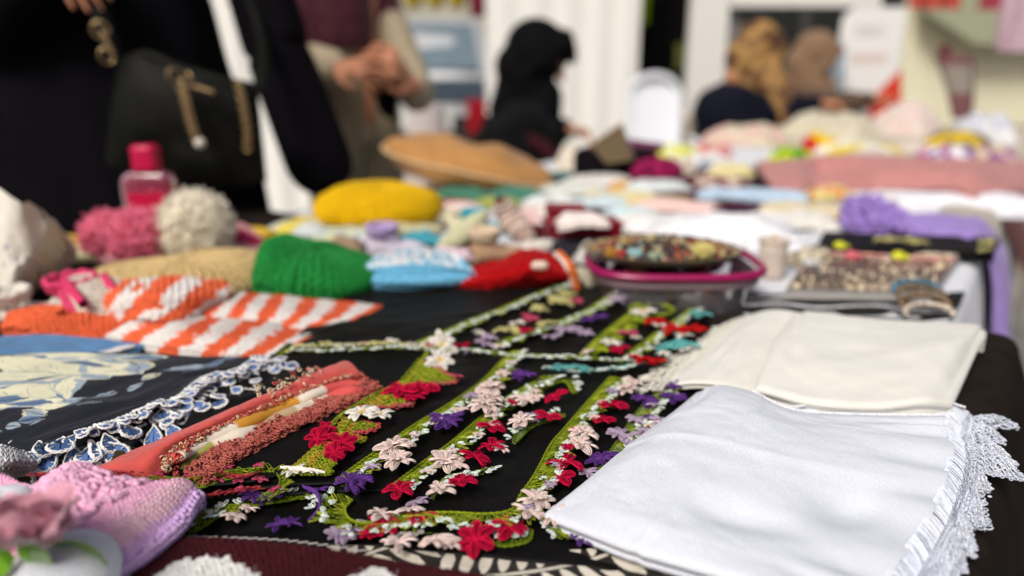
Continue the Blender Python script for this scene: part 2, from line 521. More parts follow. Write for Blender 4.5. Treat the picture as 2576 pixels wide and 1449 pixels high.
for k in FLCOL:
    for var, wd in ((0, .64), (1, .46)):
        PETALS[k, var] = petal_mesh(k, wd, ord(k)+var)
def knot_mesh(key):
    mb = MB(); rs = np.random.default_rng(ord(key))
    col = arr(FLCOL[key])
    th = np.linspace(0, 2*math.pi, 9)
    for j in range(7):
        a = j*.9; c0 = arr((math.cos(a), math.sin(a), 0))*.16
        pth = c0 + np.stack((np.cos(th)*.12, np.sin(th)*.12, .13+.05*np.sin(th*2+j)), -1)
        mb.tubes(pth, .035, 4, c=col*rs.uniform(.7, 1.1) if key != 'd' else arr((.62, .42, .05)))
    mb.blobs([(0, 0, .08)], [(.17, 0, 0)], [(0, .17, 0)], [(0, 0, .09)], c=col*.7)
    me = mb.mesh('crochet_flower', np.zeros(3)); me.materials.append(THREAD)
    return me
KNOTS = {k: knot_mesh(k) for k in FLCOL}
frs = random.Random(5)
def flower(parent, px, py, key, wpx, h=.03, tilt=None, petals=None, facing=None, layer=1):
    """crochet flower whose picture width is about wpx"""
    r = wpx*.92/2/ppm(px, py, h)
    c = P(px, py, h)
    o = link('crochet_flower', KNOTS[key], c, parent)
    tl = (frs.uniform(5, 20) if tilt is None else tilt)*(.55 if facing is None else .8) + (frs.uniform(-4, 6) if facing is None else 0)
    az = 180+frs.uniform(-75, 75) if facing is None else facing       # 0 = leans towards the camera
    d = Vector((math.sin(R(az)), -math.cos(R(az)), 0))
    nrm = (Vector((0, 0, 1))*math.cos(R(tl)) + d*math.sin(R(tl))).normalized()
    q = nrm.to_track_quat('Z', 'Y') @ Matrix.Rotation(frs.uniform(0, 6.28), 3, 'Z').to_quaternion()
    o.rotation_mode = 'QUATERNION'; o.rotation_quaternion = q; o.scale = (r, r, r)
    n = petals or {'w': 8, 'c': 6, 'p': 8, 'l': 8, 'd': 8}.get(key, 6)
    var = 1 if key in 'wldp' else 0
    for ly in range(layer):
        for k in range(n):
            e = bpy.data.objects.new('petal', PETALS[key, var]); COL.objects.link(e); e.parent = o
            s = frs.uniform(.82, 1.12)*(1 if ly == 0 else .68)
            e.scale = (s, frs.uniform(.85, 1.1)*s, s)
            e.rotation_euler = (R(frs.uniform(-22, 22)), R(-2 - frs.uniform(-9, 12) - 22*ly), 2*math.pi*(k+.5*ly)/n + frs.uniform(-.14, .14))
            e.location = (0, 0, .05*ly + frs.uniform(0, .03))
    return o

def thread_loops(mb, p, o, step, w, r, cols, rs, lift=.002, n=7, skew=.6):
    m = len(p)
    s = np.linspace(0, 1, n)
    t = unit(np.gradient(p, axis=0))
    ww = w*rs.uniform(.65, 1.1, m); sk = rs.normal(0, skew, m)*step
    lf = lift*rs.uniform(.3, 1.4, m)
    path = (p[:, None] + o[:, None]*(ww[:, None]*np.sin(math.pi*s)[None]**.8)[..., None]
            + t[:, None]*(step*1.15*(s-.5)[None] + sk[:, None]*np.sin(math.pi*s)[None])[..., None])
    path[..., 2] += lf[:, None]*np.sin(math.pi*s)[None]**.7
    mb.tubes(path, r, 3, c=arr(cols)[rs.integers(0, len(cols), m)]*rs.uniform(.75, 1.2, (m, 1)))
def trim(parent, pts, side=1, width=.0165, greens=(GREEN1, GREEN2, GREEN3), buds=True, seed=0, lift=.0025, dense=1.0, budcol=MINT, budgap=.0058, name='lace_edging', rope=.0006, thread=.00038):
    """green needle-lace band along a scarf edge, little white buds along its outer side"""
    rs = np.random.default_rng(seed+50)
    step = .0023/dense
    p = even(PP(pts), step)
    t = unit(np.gradient(p, axis=0)); o = unit(np.cross(t, arr((0, 0, 1))))*side
    mb = MB()
    ph = np.arange(len(p))
    rope_p = p.copy(); rope_p[:, 2] += .0012
    for kk in (0, math.pi):
        q = rope_p + o*(.0006*np.cos(ph*1.5+kk))[:, None]; q[:, 2] += .0006*np.sin(ph*1.5+kk)
        mb.tubes(q, rope, 4, c=GREEN1 if greens[0] == GREEN1 else greens[0])
    gate = vn(ph*.045, ph*0, seed+3)*.3+1
    thread_loops(mb, p, o*gate[:, None], step, width*.55, thread, greens, rs, lift)
    thread_loops(mb, p[::2], o[::2]*gate[::2, None], step*2, width, thread*1.05, greens, rs, lift*1.5)
    q = p + o*(width*.45); thread_loops(mb, q[::2], o[::2], step*2.4, width*.5, thread, greens, rs, lift*1.6)
    if width > .012:
        k_ = np.arange(3, len(p)-3, 5); k_ = k_[rs.uniform(size=len(k_)) < .85]
        for i in k_:
            m_ = 5; a_ = np.linspace(-.9, .9, m_)+rs.normal(0, .2, m_); ln = width*rs.uniform(.5, .95, m_); s_ = np.linspace(0, 2*math.pi, 9)
            d_ = o[i][None]*np.cos(a_)[:, None]+t[i][None]*np.sin(a_)[:, None]; e_ = np.cross(d_, arr((0, 0, 1)))
            c_ = p[i]+o[i]*width*rs.uniform(.2, .9)+arr((0, 0, lift*1.2))
            pth = c_[None, None]+d_[:, None]*(ln[:, None]*.5*(1-np.cos(s_))[None])[..., None]+e_[:, None]*(.0011*np.sin(s_))[None, :, None]; pth[..., 2] += .0012*np.sin(s_/2)[None]
            mb.tubes(pth, thread*1.1, 3, c=arr(greens)[rs.integers(0, len(greens), m_)]*rs.uniform(.8, 1.35, (m_, 1)))
    mb.build(name, THREAD, parent)
    if buds:
        mb = MB(); L = step*len(p); nb = int(L/budgap)
        for k in range(nb):
            i = min(len(p)-1, int((k+rs.uniform(.2, .8))/nb*len(p)))
            c = p[i] + o[i]*width*rs.uniform(.55, 1.15); c = c + arr((0, 0, lift*1.6))
            for j in range(3):
                c = c + rs.normal(0, .0009, 3)*arr((1, 1, .4)); a = rs.uniform(-1.5, 1.5); d = o[i]*math.cos(a)+t[i]*math.sin(a); e = np.cross(d, arr((0, 0, 1)))
                ln = rs.uniform(.0035, .0075); s = np.linspace(0, 2*math.pi, 9)
                pth = c + d[None]*(ln*.5*(1-np.cos(s)))[:, None] + e[None]*(.0011*np.sin(s))[:, None]
                pth[:, 2] += .001*np.sin(s/2)
                mb.tubes(pth, .00052, 3, c=arr(budcol)*rs.uniform(.85, 1.05))
        mb.build('bud_trim', THREAD, parent, kind='stuff')

def lace_fan(mb, a, b, tip, rows, r, cols, rs, loops=1.0, zj=.0008, picot=True, loopcol=None, sag=0, rise=0):
    """net of looped threads filling the triangle a-b-tip"""
    a, b, tip = arr(a), arr(b), arr(tip)
    n = rows; cols = arr(cols)
    up = arr((0, 0, 1))
    dn = unit(tip - (a+b)/2)
    rowgap = np.linalg.norm(tip-(a+b)/2)/n
    for j in range(n):
        f = j/n
        l = a+(tip-a)*f; rr = b+(tip-b)*f
        L = np.linalg.norm(rr-l)
        m = max(3, int(L/(rowgap*1.25)*loops)); pts = m*7
        s = np.linspace(0, 1, pts)
        ph = s*m*2*math.pi + rs.uniform(0, 6)
        path = l[None] + (rr-l)[None]*s[:, None] + dn[None]*(np.sin(ph)*rowgap*.72)[:, None] + unit(rr-l)[None]*(np.cos(ph)*rowgap*.30)[:, None]
        path = path + up[None]*(rs.normal(0, zj*.3) + zj*np.sin(ph*.5+j) + rise*math.sin(math.pi*f)*np.sin(math.pi*s)**1 - sag*f*f)[:, None]
        mb.tubes(path, r, 3, c=cols[rs.integers(0, len(cols))]*rs.uniform(.85, 1.1))
    if picot:
        for (e0, e1, oth) in ((a, tip, b), (b, tip, a)):
            k = max(3, int(np.linalg.norm(e1-e0)/(rowgap*1.15)))
            d = unit(e1-e0); o = unit((e0-oth) - d*np.dot(e0-oth, d))
            th = np.linspace(0, 2*math.pi, 10)
            c0 = e0[None]+(e1-e0)[None]*((np.arange(k)+.5)/k)[:, None] + o*rowgap*.45
            f = (np.arange(k)+.5)/k
            c0[:, 2] -= sag*f*f
            ax = d*math.cos(.5)+o*math.sin(.5)
            path = c0[:, None] + d[None, None]*(np.cos(th)*rowgap*.55)[None, :, None] + o[None, None]*(np.sin(th)*rowgap*.62)[None, :, None]
            path[..., 2] += rs.normal(0, zj, (k, 1))
            mb.tubes(path, r*1.15, 3, c=cols[0] if loopcol is None else loopcol)

def scarf(name, top, bottom, left, right, h, label, thick=.003, nu=130, nv=100, wr=.0026, seed=0, material=None, su=4, sv=9, skew=.8):
    q = lambda l: [(x, y, h) for x, y in l]
    G = coons(q(top), q(bottom), q(left), q(right), nu, nv)
    G = wrinkle(G, wr, su, sv, seed, 3, edge=.08, skew=skew)
    return sheet(name, G, material or BLACK, thick=thick, sides='lrtb', label=label, cat='scarf', group='black scarves with crochet flower edging', seed=seed)

E_path = [(1430,1330), (1470,1240), (1500,1190), (1560,1100), (1610,1030), (1690,960), (1760,930)]
D_path = [(885,1262), (868,1285), (884,1312), (930,1318), (1010,1298), (1120,1292), (1220,1296), (1285,1285), (1310,1245), (1345,1195), (1385,1120), (1415,1085), (1480,1010), (1535,950)]
C_path = [(978,1230), (1060,1168), (1130,1118), (1200,1060), (1270,1005), (1350,958), (1372,948)]
B_path = [(845,1212), (900,1170), (960,1128), (1050,1066), (1130,1018), (1210,962), (1265,905), (1290,885)]
A_path = [(715,1188), (762,1165), (800,1120), (840,1060), (895,1020), (960,985), (1015,968), (1060,905), (1085,870)]
s_e = scarf('scarf', [(560,885), (1100,895), (1770,925)], [(440,1372), (870,1366), (1100,1384), (1330,1406), (1500,1424), (1650,1452)], [(560,885), (480,1130), (440,1372)],
            [(1770,925), (1690,1130), (1660,1300), (1650,1452)], .005, 'black scarf at the bottom of the pile, lace peeking from under the white cloth', seed=1)
s_d = scarf('scarf', [(760,900), (1200,905), (1535,948)], [(888,1305), (930,1316), (1010,1297), (1120,1291), (1220,1295), (1285,1285)], [(760,900), (800,1100), (888,1305)],
            [(1535,948), (1480,1010), (1415,1085), (1385,1120), (1345,1195), (1310,1245), (1285,1285)], .010,
            'wide black scarf with crimson flowers along its curled front hem', seed=2, wr=.0022)
s_c = scarf('scarf', [(740,900), (1000,905), (1372,945)], [(700,1240), (840,1232), (978,1228)], [(740,900), (700,1100), (700,1240)],
            [(1372,945), (1350,958), (1270,1005), (1200,1060), (1130,1118), (1060,1168), (978,1228)], .014,
            'black scarf edged with alternating crimson and white flowers, between two others', seed=3)
s_b = scarf('scarf', [(730,895), (1000,888), (1290,884)], [(640,1225), (740,1215), (845,1211)], [(730,895), (680,1100), (640,1225)],
            [(1290,884), (1265,905), (1210,962), (1130,1018), (1050,1066), (960,1128), (900,1170), (845,1211)], .018,
            'black scarf edged with purple and double white flowers', seed=4)
s_a = scarf('scarf', [(560,905), (800,880), (1086,868)], [(380,1212), (520,1215), (640,1205), (715,1188)], [(560,905), (470,1060), (380,1212)],
            [(1086,868), (1060,905), (1015,968), (960,985), (895,1020), (840,1060), (800,1120), (762,1165), (715,1188)], .022,
            'topmost black scarf with broad green lace leaves beside the coral cloth', seed=6, wr=.0030, su=3, sv=6)
hh = lambda path, h: [(x, y, h) for x, y in path]
trim(s_b, hh(B_path, .0195), 1, seed=1)
trim(s_c, hh(C_path, .0155), 1, seed=2)
trim(s_d, hh(D_path, .0115), 1, seed=3)
trim(s_e, hh(E_path, .0065), 1, seed=4, greens=(GREEN2, GREEN1, (.30, .34, .2)))
# inner lace strands lying on the cloth
trim(s_c, hh([(1085,1250), (1120,1205), (1190,1190), (1240,1180)], .0125), 1, width=.006, seed=7, greens=(GREEN2, GREEN2, (.3, .36, .2)))
trim(s_c, hh([(1300,1115), (1345,1075), (1420,1050)], .0125), -1, width=.006, seed=8, greens=(GREEN2, GREEN2, (.3, .36, .2)))
trim(s_c, hh([(1290,1030), (1330,1000), (1380,975), (1420,962), (1440,990)], .0125), -1, width=.007, seed=9)
trim(s_d, hh([(930,1318), (985,1345), (1060,1340)], .0065), 1, width=.004, seed=10, greens=(GREEN2, (.2, .2, .12), GREEN2), budcol=(.5, .46, .42))
trim(s_d, hh([(1340,1338), (1330,1365), (1270,1378), (1230,1370), (1225,1385)], .0065), 1, width=.006, seed=11, greens=(GREEN2, GREEN2, GREEN2))
trim(s_e, hh([(1420,1300), (1405,1325), (1420,1350), (1450,1340), (1470,1325)], .0075), 1, width=.008, seed=12)
# flowers: rows from left to right
FL_B = [(990,1128,'w',112,9), (1000,1162,'w',104,9), (1122,1062,'p',104,9), (1236,980,'w',96,8), (1218,1022,'w',104,8), (1316,946,'p',86,7), (880,1216,'p',96,30), (905,1207,'p',90,15), (1240,1000,'w',70,20), (1140,1050,'p',70,25)]
for x, y, k, w, tl in FL_B: flower(s_b, x, y, k, w, .024, tilt=tl, layer=2 if k == 'w' else 1)
FL_C = [(1003,1236,'c',96,12), (1122,1164,'w',104,12), (1192,1152,'c',92,30), (1238,1124,'c',86,12), (1258,1128,'w',60,8), (1232,1075,'c',84,12), (1312,1064,'w',96,22), (1380,1052,'c',80,12),
        (1324,1006,'w',84,10), (1398,1000,'c',84,30), (1108,1234,'w',96,14), (1160,1214,'c',90,14), (1345,1000,'w',54,14), (1150,1170,'w',70,14), (1340,1052,'l',60,10)]
for x, y, k, w, tl in FL_C: flower(s_c, x, y, k, w, .019, tilt=tl, layer=2 if k == 'w' and w > 90 else 1)
FL_D = [(1350,1262,'w',108,16), (1424,1166,'c',108,22), (1408,1204,'c',96,20), (1458,1120,'w',96,14), (1466,1092,'w',92,14), (1516,1060,'c',86,16), (1538,1024,'c',88,16), (1576,982,'w',76,18), (1590,965,'w',70,18),
        (965,1330,'c',112,12), (1058,1308,'c',104,18), (1196,1360,'c',122,38), (1284,1333,'c',112,12), (1004,1368,'w',96,14), (1096,1362,'w',108,18), (868,1346,'l',80,10), (1130,1366,'w',70,10), (925,1345,'c',60,8)]
for x, y, k, w, tl in FL_D: flower(s_d, x, y, k, w, .014 if y < 1300 else .012, tilt=tl, facing=0 if tl > 30 else None, layer=2 if k == 'w' and y < 1300 else 1)
FL_E = [(1512,1158,'p',86,14), (1540,1148,'p',60,10), (1560,1096,'l',80,14), (1618,1094,'l',76,14), (1668,1062,'l',84,14), (1626,1010,'p',84,16), (1690,1000,'p',88,22), (1600,1060,'l',66,14), (1470,1350,'p',96,10), (1522,1352,'p',90,14),
        (1640,1065,'w',60,20), (1480,1190,'l',60,12), (1700,960,'l',70,16)]
for x, y, k, w, tl in FL_E: flower(s_e, x, y, k, w, .010, tilt=tl)
# edge-on petals rolled at the hems
def rolled(parent, pts, key, r=.0035, n=34, name='rolled_petal'):
    p = even(PP(pts), n=n); rs = np.random.default_rng(len(pts)+int(pts[0][0]))
    mb = MB(); s = np.linspace(0, 1, n)
    rad = r*np.sin(math.pi*np.clip(s, .04, .96))**.5
    for k in range(5):
        ph = s*16+k*1.26
        q = p.copy(); q[:, 2] += rad*.7*np.sin(ph)+rad; q[:, 1] += rad*.7*np.cos(ph)
        mb.tubes(q, .0007, 4, c=arr(FLCOL[key])*rs.uniform(.8, 1.1))
    q = p.copy(); q[:, 2] += rad
    mb.tubes(q, (rad*.75)[None], 6, c=arr(FLCOL[key])*.8)
    mb.build(name, THREAD, parent)
rolled(s_e, [(762,1225,.016), (800,1250,.018), (802,1285,.014), (775,1312,.010)], 'p', .0020)
rolled(s_a, [(706,1177,.025), (745,1184,.026), (818,1190,.024)], 'd', .0018)
for o_, x, y, k, w, h in ((s_d, 960,1296,'w',100,.014), (s_d, 1030,1286,'w',90,.014), (s_d, 1330,1290,'w',96,.015), (s_d, 1395,1300,'w',90,.014), (s_d, 850,1352,'l',76,.012), (s_d, 890,1338,'l',70,.012), (s_d, 1050,1266,'l',76,.013),
                         (s_e, 590,1302,'w',84,.011), (s_e, 625,1282,'w',60,.011), (s_e, 640,1250,'p',84,.013), (s_e, 690,1249,'p',80,.013), (s_e, 800,1236,'p',60,.016), (s_a, 740,1186,'d',70,.024), (s_a, 790,1191,'d',60,.023)):
    flower(o_, x, y, k, w, h, tilt=40)
for o_, path, h, ks, st in ((s_b, B_path, .022, 'wlw', .028), (s_c, C_path, .018, 'wcw', .032), (s_d, D_path[6:], .014, 'wlwc', .028), (s_e, E_path, .010, 'lpl', .026)):
    q = even(PP(hh(path, h)), st); tq = unit(np.gradient(q, axis=0)); oq = unit(np.cross(tq, arr((0, 0, 1))))
    for i in range(1, len(q)-1):
        c = q[i]+oq[i]*frs.uniform(.008, .016); v_ = c-arr((0, 0, CZ)); dpt = v_[1]*CP-v_[2]*SP
        px_ = CX+FPX*v_[0]/dpt; py_ = CY-FPX*(v_[1]*SP+v_[2]*CP)/dpt
        flower(o_, px_, py_, frs.choice(ks), frs.uniform(34, 54), h+.003, petals=6)
# ---- the green leaf lace of the top scarf
def leaf(parent, a, b, tip, cols, h=.025, rows=11, seed=0, tipcol=None, rise=.003, name='lace_leaf', rr=.00048):
    rs = np.random.default_rng(seed)
    mb = MB()
    A, B, TT = P(*a, h), P(*b, h), P(*tip, h-.002)
    G = np.stack([np.stack([A*(1-s)*(1-t)+B*s*(1-t)+TT*t for s in np.linspace(0, 1, 8)]) for t in np.linspace(0, 1, 8)])
    u, v = uvgrid(G); G[..., 2] += rise*np.sin(math.pi*u)*np.sin(math.pi*np.clip(v, 0, 1)) - .0012
    mb.grid(G, c=arr(cols[1])*.45)
    for k in range(2): lace_fan(mb, A, B, TT, rows, rr, cols, rs, loops=1.0, zj=.0007, loopcol=tipcol, rise=rise)
    mb.build(name, THREAD, parent)
LG = (GREEN1, GREEN3, GREEN1, GREEN3, (.45, .22, .03), GREEN1)
leaf(s_a, (1058,905), (1005,968), (1150,958), LG, seed=1, tipcol=(.62, .12, .12))
leaf(s_a, (1020,955), (962,985), (1060,990), LG, seed=12)
leaf(s_a, (972,985), (900,1025), (1040,1018), LG, seed=2, tipcol=(.6, .1, .1))
leaf(s_a, (868,1050), (825,1110), (955,1072), LG, seed=3, tipcol=(.62, .08, .1))
leaf(s_a, (860,1080), (815,1120), (920,1105), LG, seed=31)
leaf(s_a, (800,1120), (728,1185), (842,1170), LG, seed=4)
leaf(s_a, (785,1150), (735,1188), (835,1190), LG, seed=5)
trim(s_a, hh(A_path, .0235), 1, width=.006, seed=21, buds=False)
for x, y, k, w, tl in [(1012,984,'c',110,8), (1060,982,'c',100,6), (1040,1000,'c',70,10), (862,1118,'c',96,30), (800,1105,'c',84,22), (842,1140,'c',74,30), (820,1085,'c',70,26), (912,1042,'d',100,5), (958,1046,'d',86,5),
                       (1112,868,'d',92,55), (1106,908,'d',86,40), (1150,948,'k',40,20), (1020,1020,'k',36,20)]:
    flower(s_a, x, y, k, w, .027, tilt=tl, facing=0 if tl > 20 else None)
# ---- fine red-flowered vines at the front hem of the top scarf
VG = (GREEN2, GREEN1, (.32, .36, .03)); VR = ((.42, .04, .05), (.5, .07, .08), (.3, .03, .04))
trim(s_a, hh([(90,1196), (230,1190), (330,1192), (420,1204)], .0245), 1, width=.004, greens=VR, buds=False, seed=31)
trim(s_a, hh([(380,1200), (450,1206), (530,1192), (600,1186), (662,1178)], .0245), 1, width=.008, greens=VG, buds=False, seed=32)
trim(s_a, hh([(480,1242), (545,1218), (600,1205), (650,1192), (690,1192), (706,1212), (690,1240), (660,1246)], .0205), -1, width=.009, greens=VG, buds=False, seed=33)
trim(s_a, hh([(470,1255), (540,1246), (610,1235), (655,1228)], .0205), 1, width=.004, greens=VR, buds=False, seed=34)
trim(s_a, hh([(560,1190), (600,1200), (640,1195)], .0245), 1, width=.005, greens=VR, buds=False, seed=36)
for x, y, w in [(394,1195,42), (577,1176,34), (650,1171,36), (553,1210,40), (602,1210,34), (655,1208,46), (692,1232,40), (600,1229,30), (470,1198,30), (300,1188,26)]:
    flower(s_a, x, y, 'k', w, .026 if y < 1200 else .022, tilt=20, petals=5)
trim(s_e, hh([(462,1332), (480,1300), (530,1285), (580,1275), (618,1270)], .009), 1, width=.012, greens=(GREEN1, GREEN3), seed=35, buds=True, budgap=.02)
trim(s_e, hh([(485,1345), (520,1325), (560,1300), (640,1276), (728,1262), (770,1250)], .009), -1, width=.005, greens=(GREEN2, GREEN1), seed=37, budgap=.010)
trim(s_e, hh([(770,1250), (815,1245), (828,1262), (815,1285)], .010), 1, width=.006, greens=(GREEN2, GREEN1), seed=38)
for x, y, w, tl in [(700,1322,76,14), (735,1318,64,10), (655,1262,50,8)]: flower(s_e, x, y, 'p', w, .011, tilt=tl, petals=5)

# ================================================================== the second pile of black scarves, further back
F_path = [(1035,868), (1100,842), (1170,812), (1250,782), (1320,752), (1400,722), (1440,705)]
G_path = [(1240,868), (1320,838), (1400,812), (1470,784), (1520,752), (1548,735)]
H_path = [(1455,898), (1490,862), (1530,828), (1570,798), (1605,770)]
I_path = [(1560,905), (1610,868), (1650,838), (1700,805), (1735,780)]
front_far = [(700,893), (722,880), (760,872), (900,868), (1010,866), (1120,878), (1250,890), (1400,893), (1530,900), (1660,908)]
f_i = scarf('scarf', [(1000,712), (1400,700), (1800,775)], [(900,905), (1300,912), (1640,912)], [(1000,712), (950,800), (900,905)], [(1800,775), (1720,840), (1640,912)], .006,
            'black scarf with turquoise and red flowers near the plastic tub', seed=11, material=BLACK2, nu=70, nv=50)
f_h = scarf('scarf', [(960,712), (1300,700), (1606,768)], [(850,900), (1200,902), (1455,897)], [(960,712), (900,800), (850,900)], [(1606,768), (1570,798), (1530,828), (1490,862), (1455,897)], .010,
            'black scarf edged with a broad plain green lace band and red tips', seed=12, material=BLACK2, nu=70, nv=50)
f_g = scarf('scarf', [(900,712), (1250,690), (1549,733)], [(800,885), (1050,880), (1240,866)], [(900,712), (840,800), (800,885)], [(1549,733), (1520,752), (1470,784), (1400,812), (1320,838), (1240,866)], .014,
            'black scarf edged with lilac and purple flowers, back pile', seed=13, material=BLACK2, nu=70, nv=50)
f_f = scarf('scarf', [(880,735), (1150,715), (1440,703)], [(690,890), (850,872), (1035,866)], [(880,735), (800,800), (690,890)], [(1440,703), (1400,722), (1320,752), (1250,782), (1170,812), (1100,842), (1035,866)], .018,
            'topmost scarf of the back pile, plain black with pale yellow flowers at its edge', seed=14, material=BLACK2, wr=.003, nu=80, nv=60)
for o, pth, h, sd in ((f_f, F_path, .0195, 41), (f_g, G_path, .0155, 42), (f_h, H_path, .0115, 43), (f_i, I_path, .0075, 44)):
    trim(o, hh(pth, h), 1, width=.014 if o is not f_h else .022, seed=sd, dense=.8, thread=.0006, buds=o is not f_h)
trim(f_f, hh(front_far[:6], .0265), 1, width=.009, seed=45, dense=.8, budcol=(.72, .70, .42), budgap=.006)
trim(f_g, hh([(760,885), (900,880), (1020,876), (1120,884)], .0250), 1, width=.007, seed=46, dense=.8, budgap=.006)
trim(f_h, hh([(1180,880), (1300,893), (1400,897), (1460,900)], .0205), 1, width=.010, seed=47, dense=.8)
trim(f_i, hh([(1460,902), (1560,908), (1660,912)], .0125), 1, width=.008, seed=48, dense=.8)
trim(f_i, hh([(1380,925), (1450,935), (1560,925), (1620,912)], .0125), 1, width=.007, seed=49, dense=.8, greens=((.16, .46, .44), GREEN2, TURQ), budcol=MINT)
# ring of green braid at the corner
th = np.linspace(0, 2*math.pi, 30)
for o, c0, rad, cc in ((f_h, P(1640, 782, .012), .028, GREEN1), (f_f, P(735, 885, .012), .012, (.45, .46, .1))):
    mb = MB()
    for k in range(3):
        mb.tubes(c0 + np.stack((np.cos(th)*(rad+.0015*np.sin(th*9+k*2)), np.sin(th)*rad*.8, .002+.0015*np.cos(th*9+k*2)), -1), .0014, 5, c=cc)
    mb.build('lace_loop', THREAD, o)
for o, lst in ((f_f, [(1409,761,'y',84), (1446,760,'k',56), (1335,804,'k',64), (1377,816,'y',66), (1278,832,'y',80), (1320,834,'c',60), (1300,815,'d',50), (1360,780,'y',60), (1425,742,'y',56), (1205,838,'d',40), (1230,850,'l',60),
                     (820,866,'y',44), (990,862,'d',48), (955,868,'y',54), (1040,868,'l',44), (880,870,'d',36), (770,874,'y',36), (920,866,'k',34), (1075,872,'k',40), (850,874,'d',30)]),
               (f_g, [(1550,758,'l',76), (1494,804,'p',84), (1430,832,'l',86), (1390,850,'l',66), (1470,840,'l',56), (1225,868,'l',72), (1165,872,'c',56), (1545,745,'l',54), (1260,872,'d',50), (1180,884,'l',46)]),
               (f_h, [(1621,786,'d',76), (1648,811,'r',64), (1660,820,'d',46), (1582,840,'k',60), (1536,864,'d',66), (1558,880,'c',60), (1600,850,'d',40), (1480,885,'w',44)]),
               (f_i, [(1763,793,'t',78), (1700,832,'r',84), (1742,834,'r',76), (1688,874,'t',86), (1730,868,'t',70), (1617,909,'r',90), (1650,912,'r',60), (1413,927,'t',60), (1460,930,'t',56), (1590,898,'d',50), (1720,845,'d',60), (1720,880,'d',54), (1670,890,'d',44)])):
    for x, y, k, w in lst: flower(o, x, y, k, w, .029 if y > 855 and x < 1100 else .022 if o is f_f else .018, tilt=18, petals=6)

# ================================================================== white cloth with lace fringe (right front)
WHITE1 = cloth('white_cotton', (.655, .685, .745), rough=.9, bump=.45, scale=650, var=.035, vscale=420, sheen=.05, spec=.1, weave=True)
top = [(1762,985,0.0234), (1800,967,0.0312), (1890,985,0.0296), (2000,1034,0.0265), (2190,1046,0.0250), (2378,1048,0.0187)]
bot = [(1388,1286,0.0172), (1480,1320,0.0234), (1640,1378,0.0281), (1900,1452,0.0281), (2160,1545,0.0203)]
lef = [(1762,985,0.0234), (1700,1035,0.0281), (1600,1110,0.0281), (1490,1205,0.0250), (1388,1286,0.0172)]
rig = [(2378,1048,0.0187), (2392,1090,0.0172), (2398,1150,0.0140), (2348,1290,0.0109), (2240,1449,0.0125), (2160,1545,0.0203)]
G = coons(top, bot, lef, rig, 170, 150)
u, v = uvgrid(G)
G[..., 2] += .011*np.sin(math.pi*np.clip(u, 0, 1))**.8*np.sin(math.pi*np.clip(v, 0, 1))**.8
G[..., 2] -= .014*np.exp(-((u-.80)/.10)**2-((v-.62)/.07)**2) + .006*np.exp(-((u-.62)/.14)**2-((v-.75)/.05)**2) + .007*np.exp(-((u-.16)/.06)**2-((v-.16)/.13)**2)
G = wrinkle(G, .0022, 3, 5, 5, 4, edge=.1, skew=-.5)
for cu, cv, cw in ((.46, 0, .004), (0, .52, .004)):
    dd = (u-cu) if cu else (v-cv)
    G[..., 2] += .0008*np.exp(-(dd/.012)**2) - .0006*np.exp(-((dd-.03)/.02)**2)
pleat = sstep(.72, 1, u)*sstep(0, .1, v)
G[..., 2] += pleat*.0022*np.sin(v*46+6*vn(v*5, u*2, 3))
white_cloth = sheet('cloth', G, WHITE1, thick=.016, layers=2, sides='ltb', label='large folded white cloth with a hanging white lace fringe', cat='cloth', bulge=.004)
WG = G
Gu = coons([(1930,1035,.018), (2200,1003,.022), (2340,1004,.022), (2428,1028,.014)], [(1930,1075,.012), (2200,1080,.014), (2320,1080,.014), (2400,1080,.010)],
           [(1930,1035,.018), (1930,1055,.015), (1930,1075,.012)], [(2428,1028,.014), (2418,1050,.012), (2400,1080,.010)], 50, 16)
sheet('under_fold', wrinkle(Gu, .002, 5, 2, 8), WHITE1, thick=.008, parent=white_cloth)
# corded top edge
mb = MB()
for lst, sd in ((top[2:], 1), ([(1930,1035,.020), (2200,1003,.024), (2340,1004,.024), (2428,1028,.016)], 2)):
    p = even(PP(lst), .0016); ph = np.arange(len(p))
    for k in (0, math.pi):
        q = p.copy(); q[:, 2] += .0012+.0008*np.sin(ph*1.4+k); q[:, 1] += .0009*np.cos(ph*1.4+k)
        mb.tubes(q, .0007, 4, c=(.78, .79, .82))
mb.build('corded_edge', THREAD, white_cloth)
# header of tight threads along the fringed edge
LACEC = ((.70, .74, .83), (.76, .79, .86), (.64, .69, .80))
hp = even(PP([(2408,1016,.012), (2388,1060,.0180), (2398,1100,.0165), (2400,1150,.0145), (2350,1290,.0115), (2242,1449,.0130), (2160,1545,.019)]), .0014)
t_ = unit(np.gradient(hp, axis=0)); o_ = unit(np.cross(arr((0, 0, 1)), t_))
rs = np.random.default_rng(3)
s = np.linspace(0, 1, 7)
m = len(hp)
hp = hp - o_*.004; wid = .0140*(1+.15*vn(np.arange(m)*.1, np.arange(m)*0, 4))
pth = hp[:, None] + o_[:, None]*(wid[:, None]*s[None])[..., None] + t_[:, None]*(.004*s[None]**2 + rs.normal(0, .0006, (m, 1))*s[None])[..., None]
pth[..., 2] += .0006 - .010*s[None]**1.3 + rs.normal(0, .0006, (m, 1))*np.sin(s*3.1)[None]
mb = MB(); mb.tubes(pth, .00050, 4, c=arr(LACEC)[rs.integers(0, 3, m)])
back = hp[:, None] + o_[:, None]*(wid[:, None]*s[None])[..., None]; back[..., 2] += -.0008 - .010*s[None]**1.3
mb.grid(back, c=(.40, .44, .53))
hp2 = pth[:, -1].copy()
for k in range(2): 
    q = hp2.copy(); q[:, 2] += .001*math.cos(k*3); mb.tubes(q, .0006, 4, c=LACEC[1])
mb.build('fringe_header', THREAD, white_cloth)
def along(px, py, h):     # nearest header index to a picture place
    q = P(px, py, h); return int(np.argmin(((hp2-q)[:, :2]**2).sum(1)))
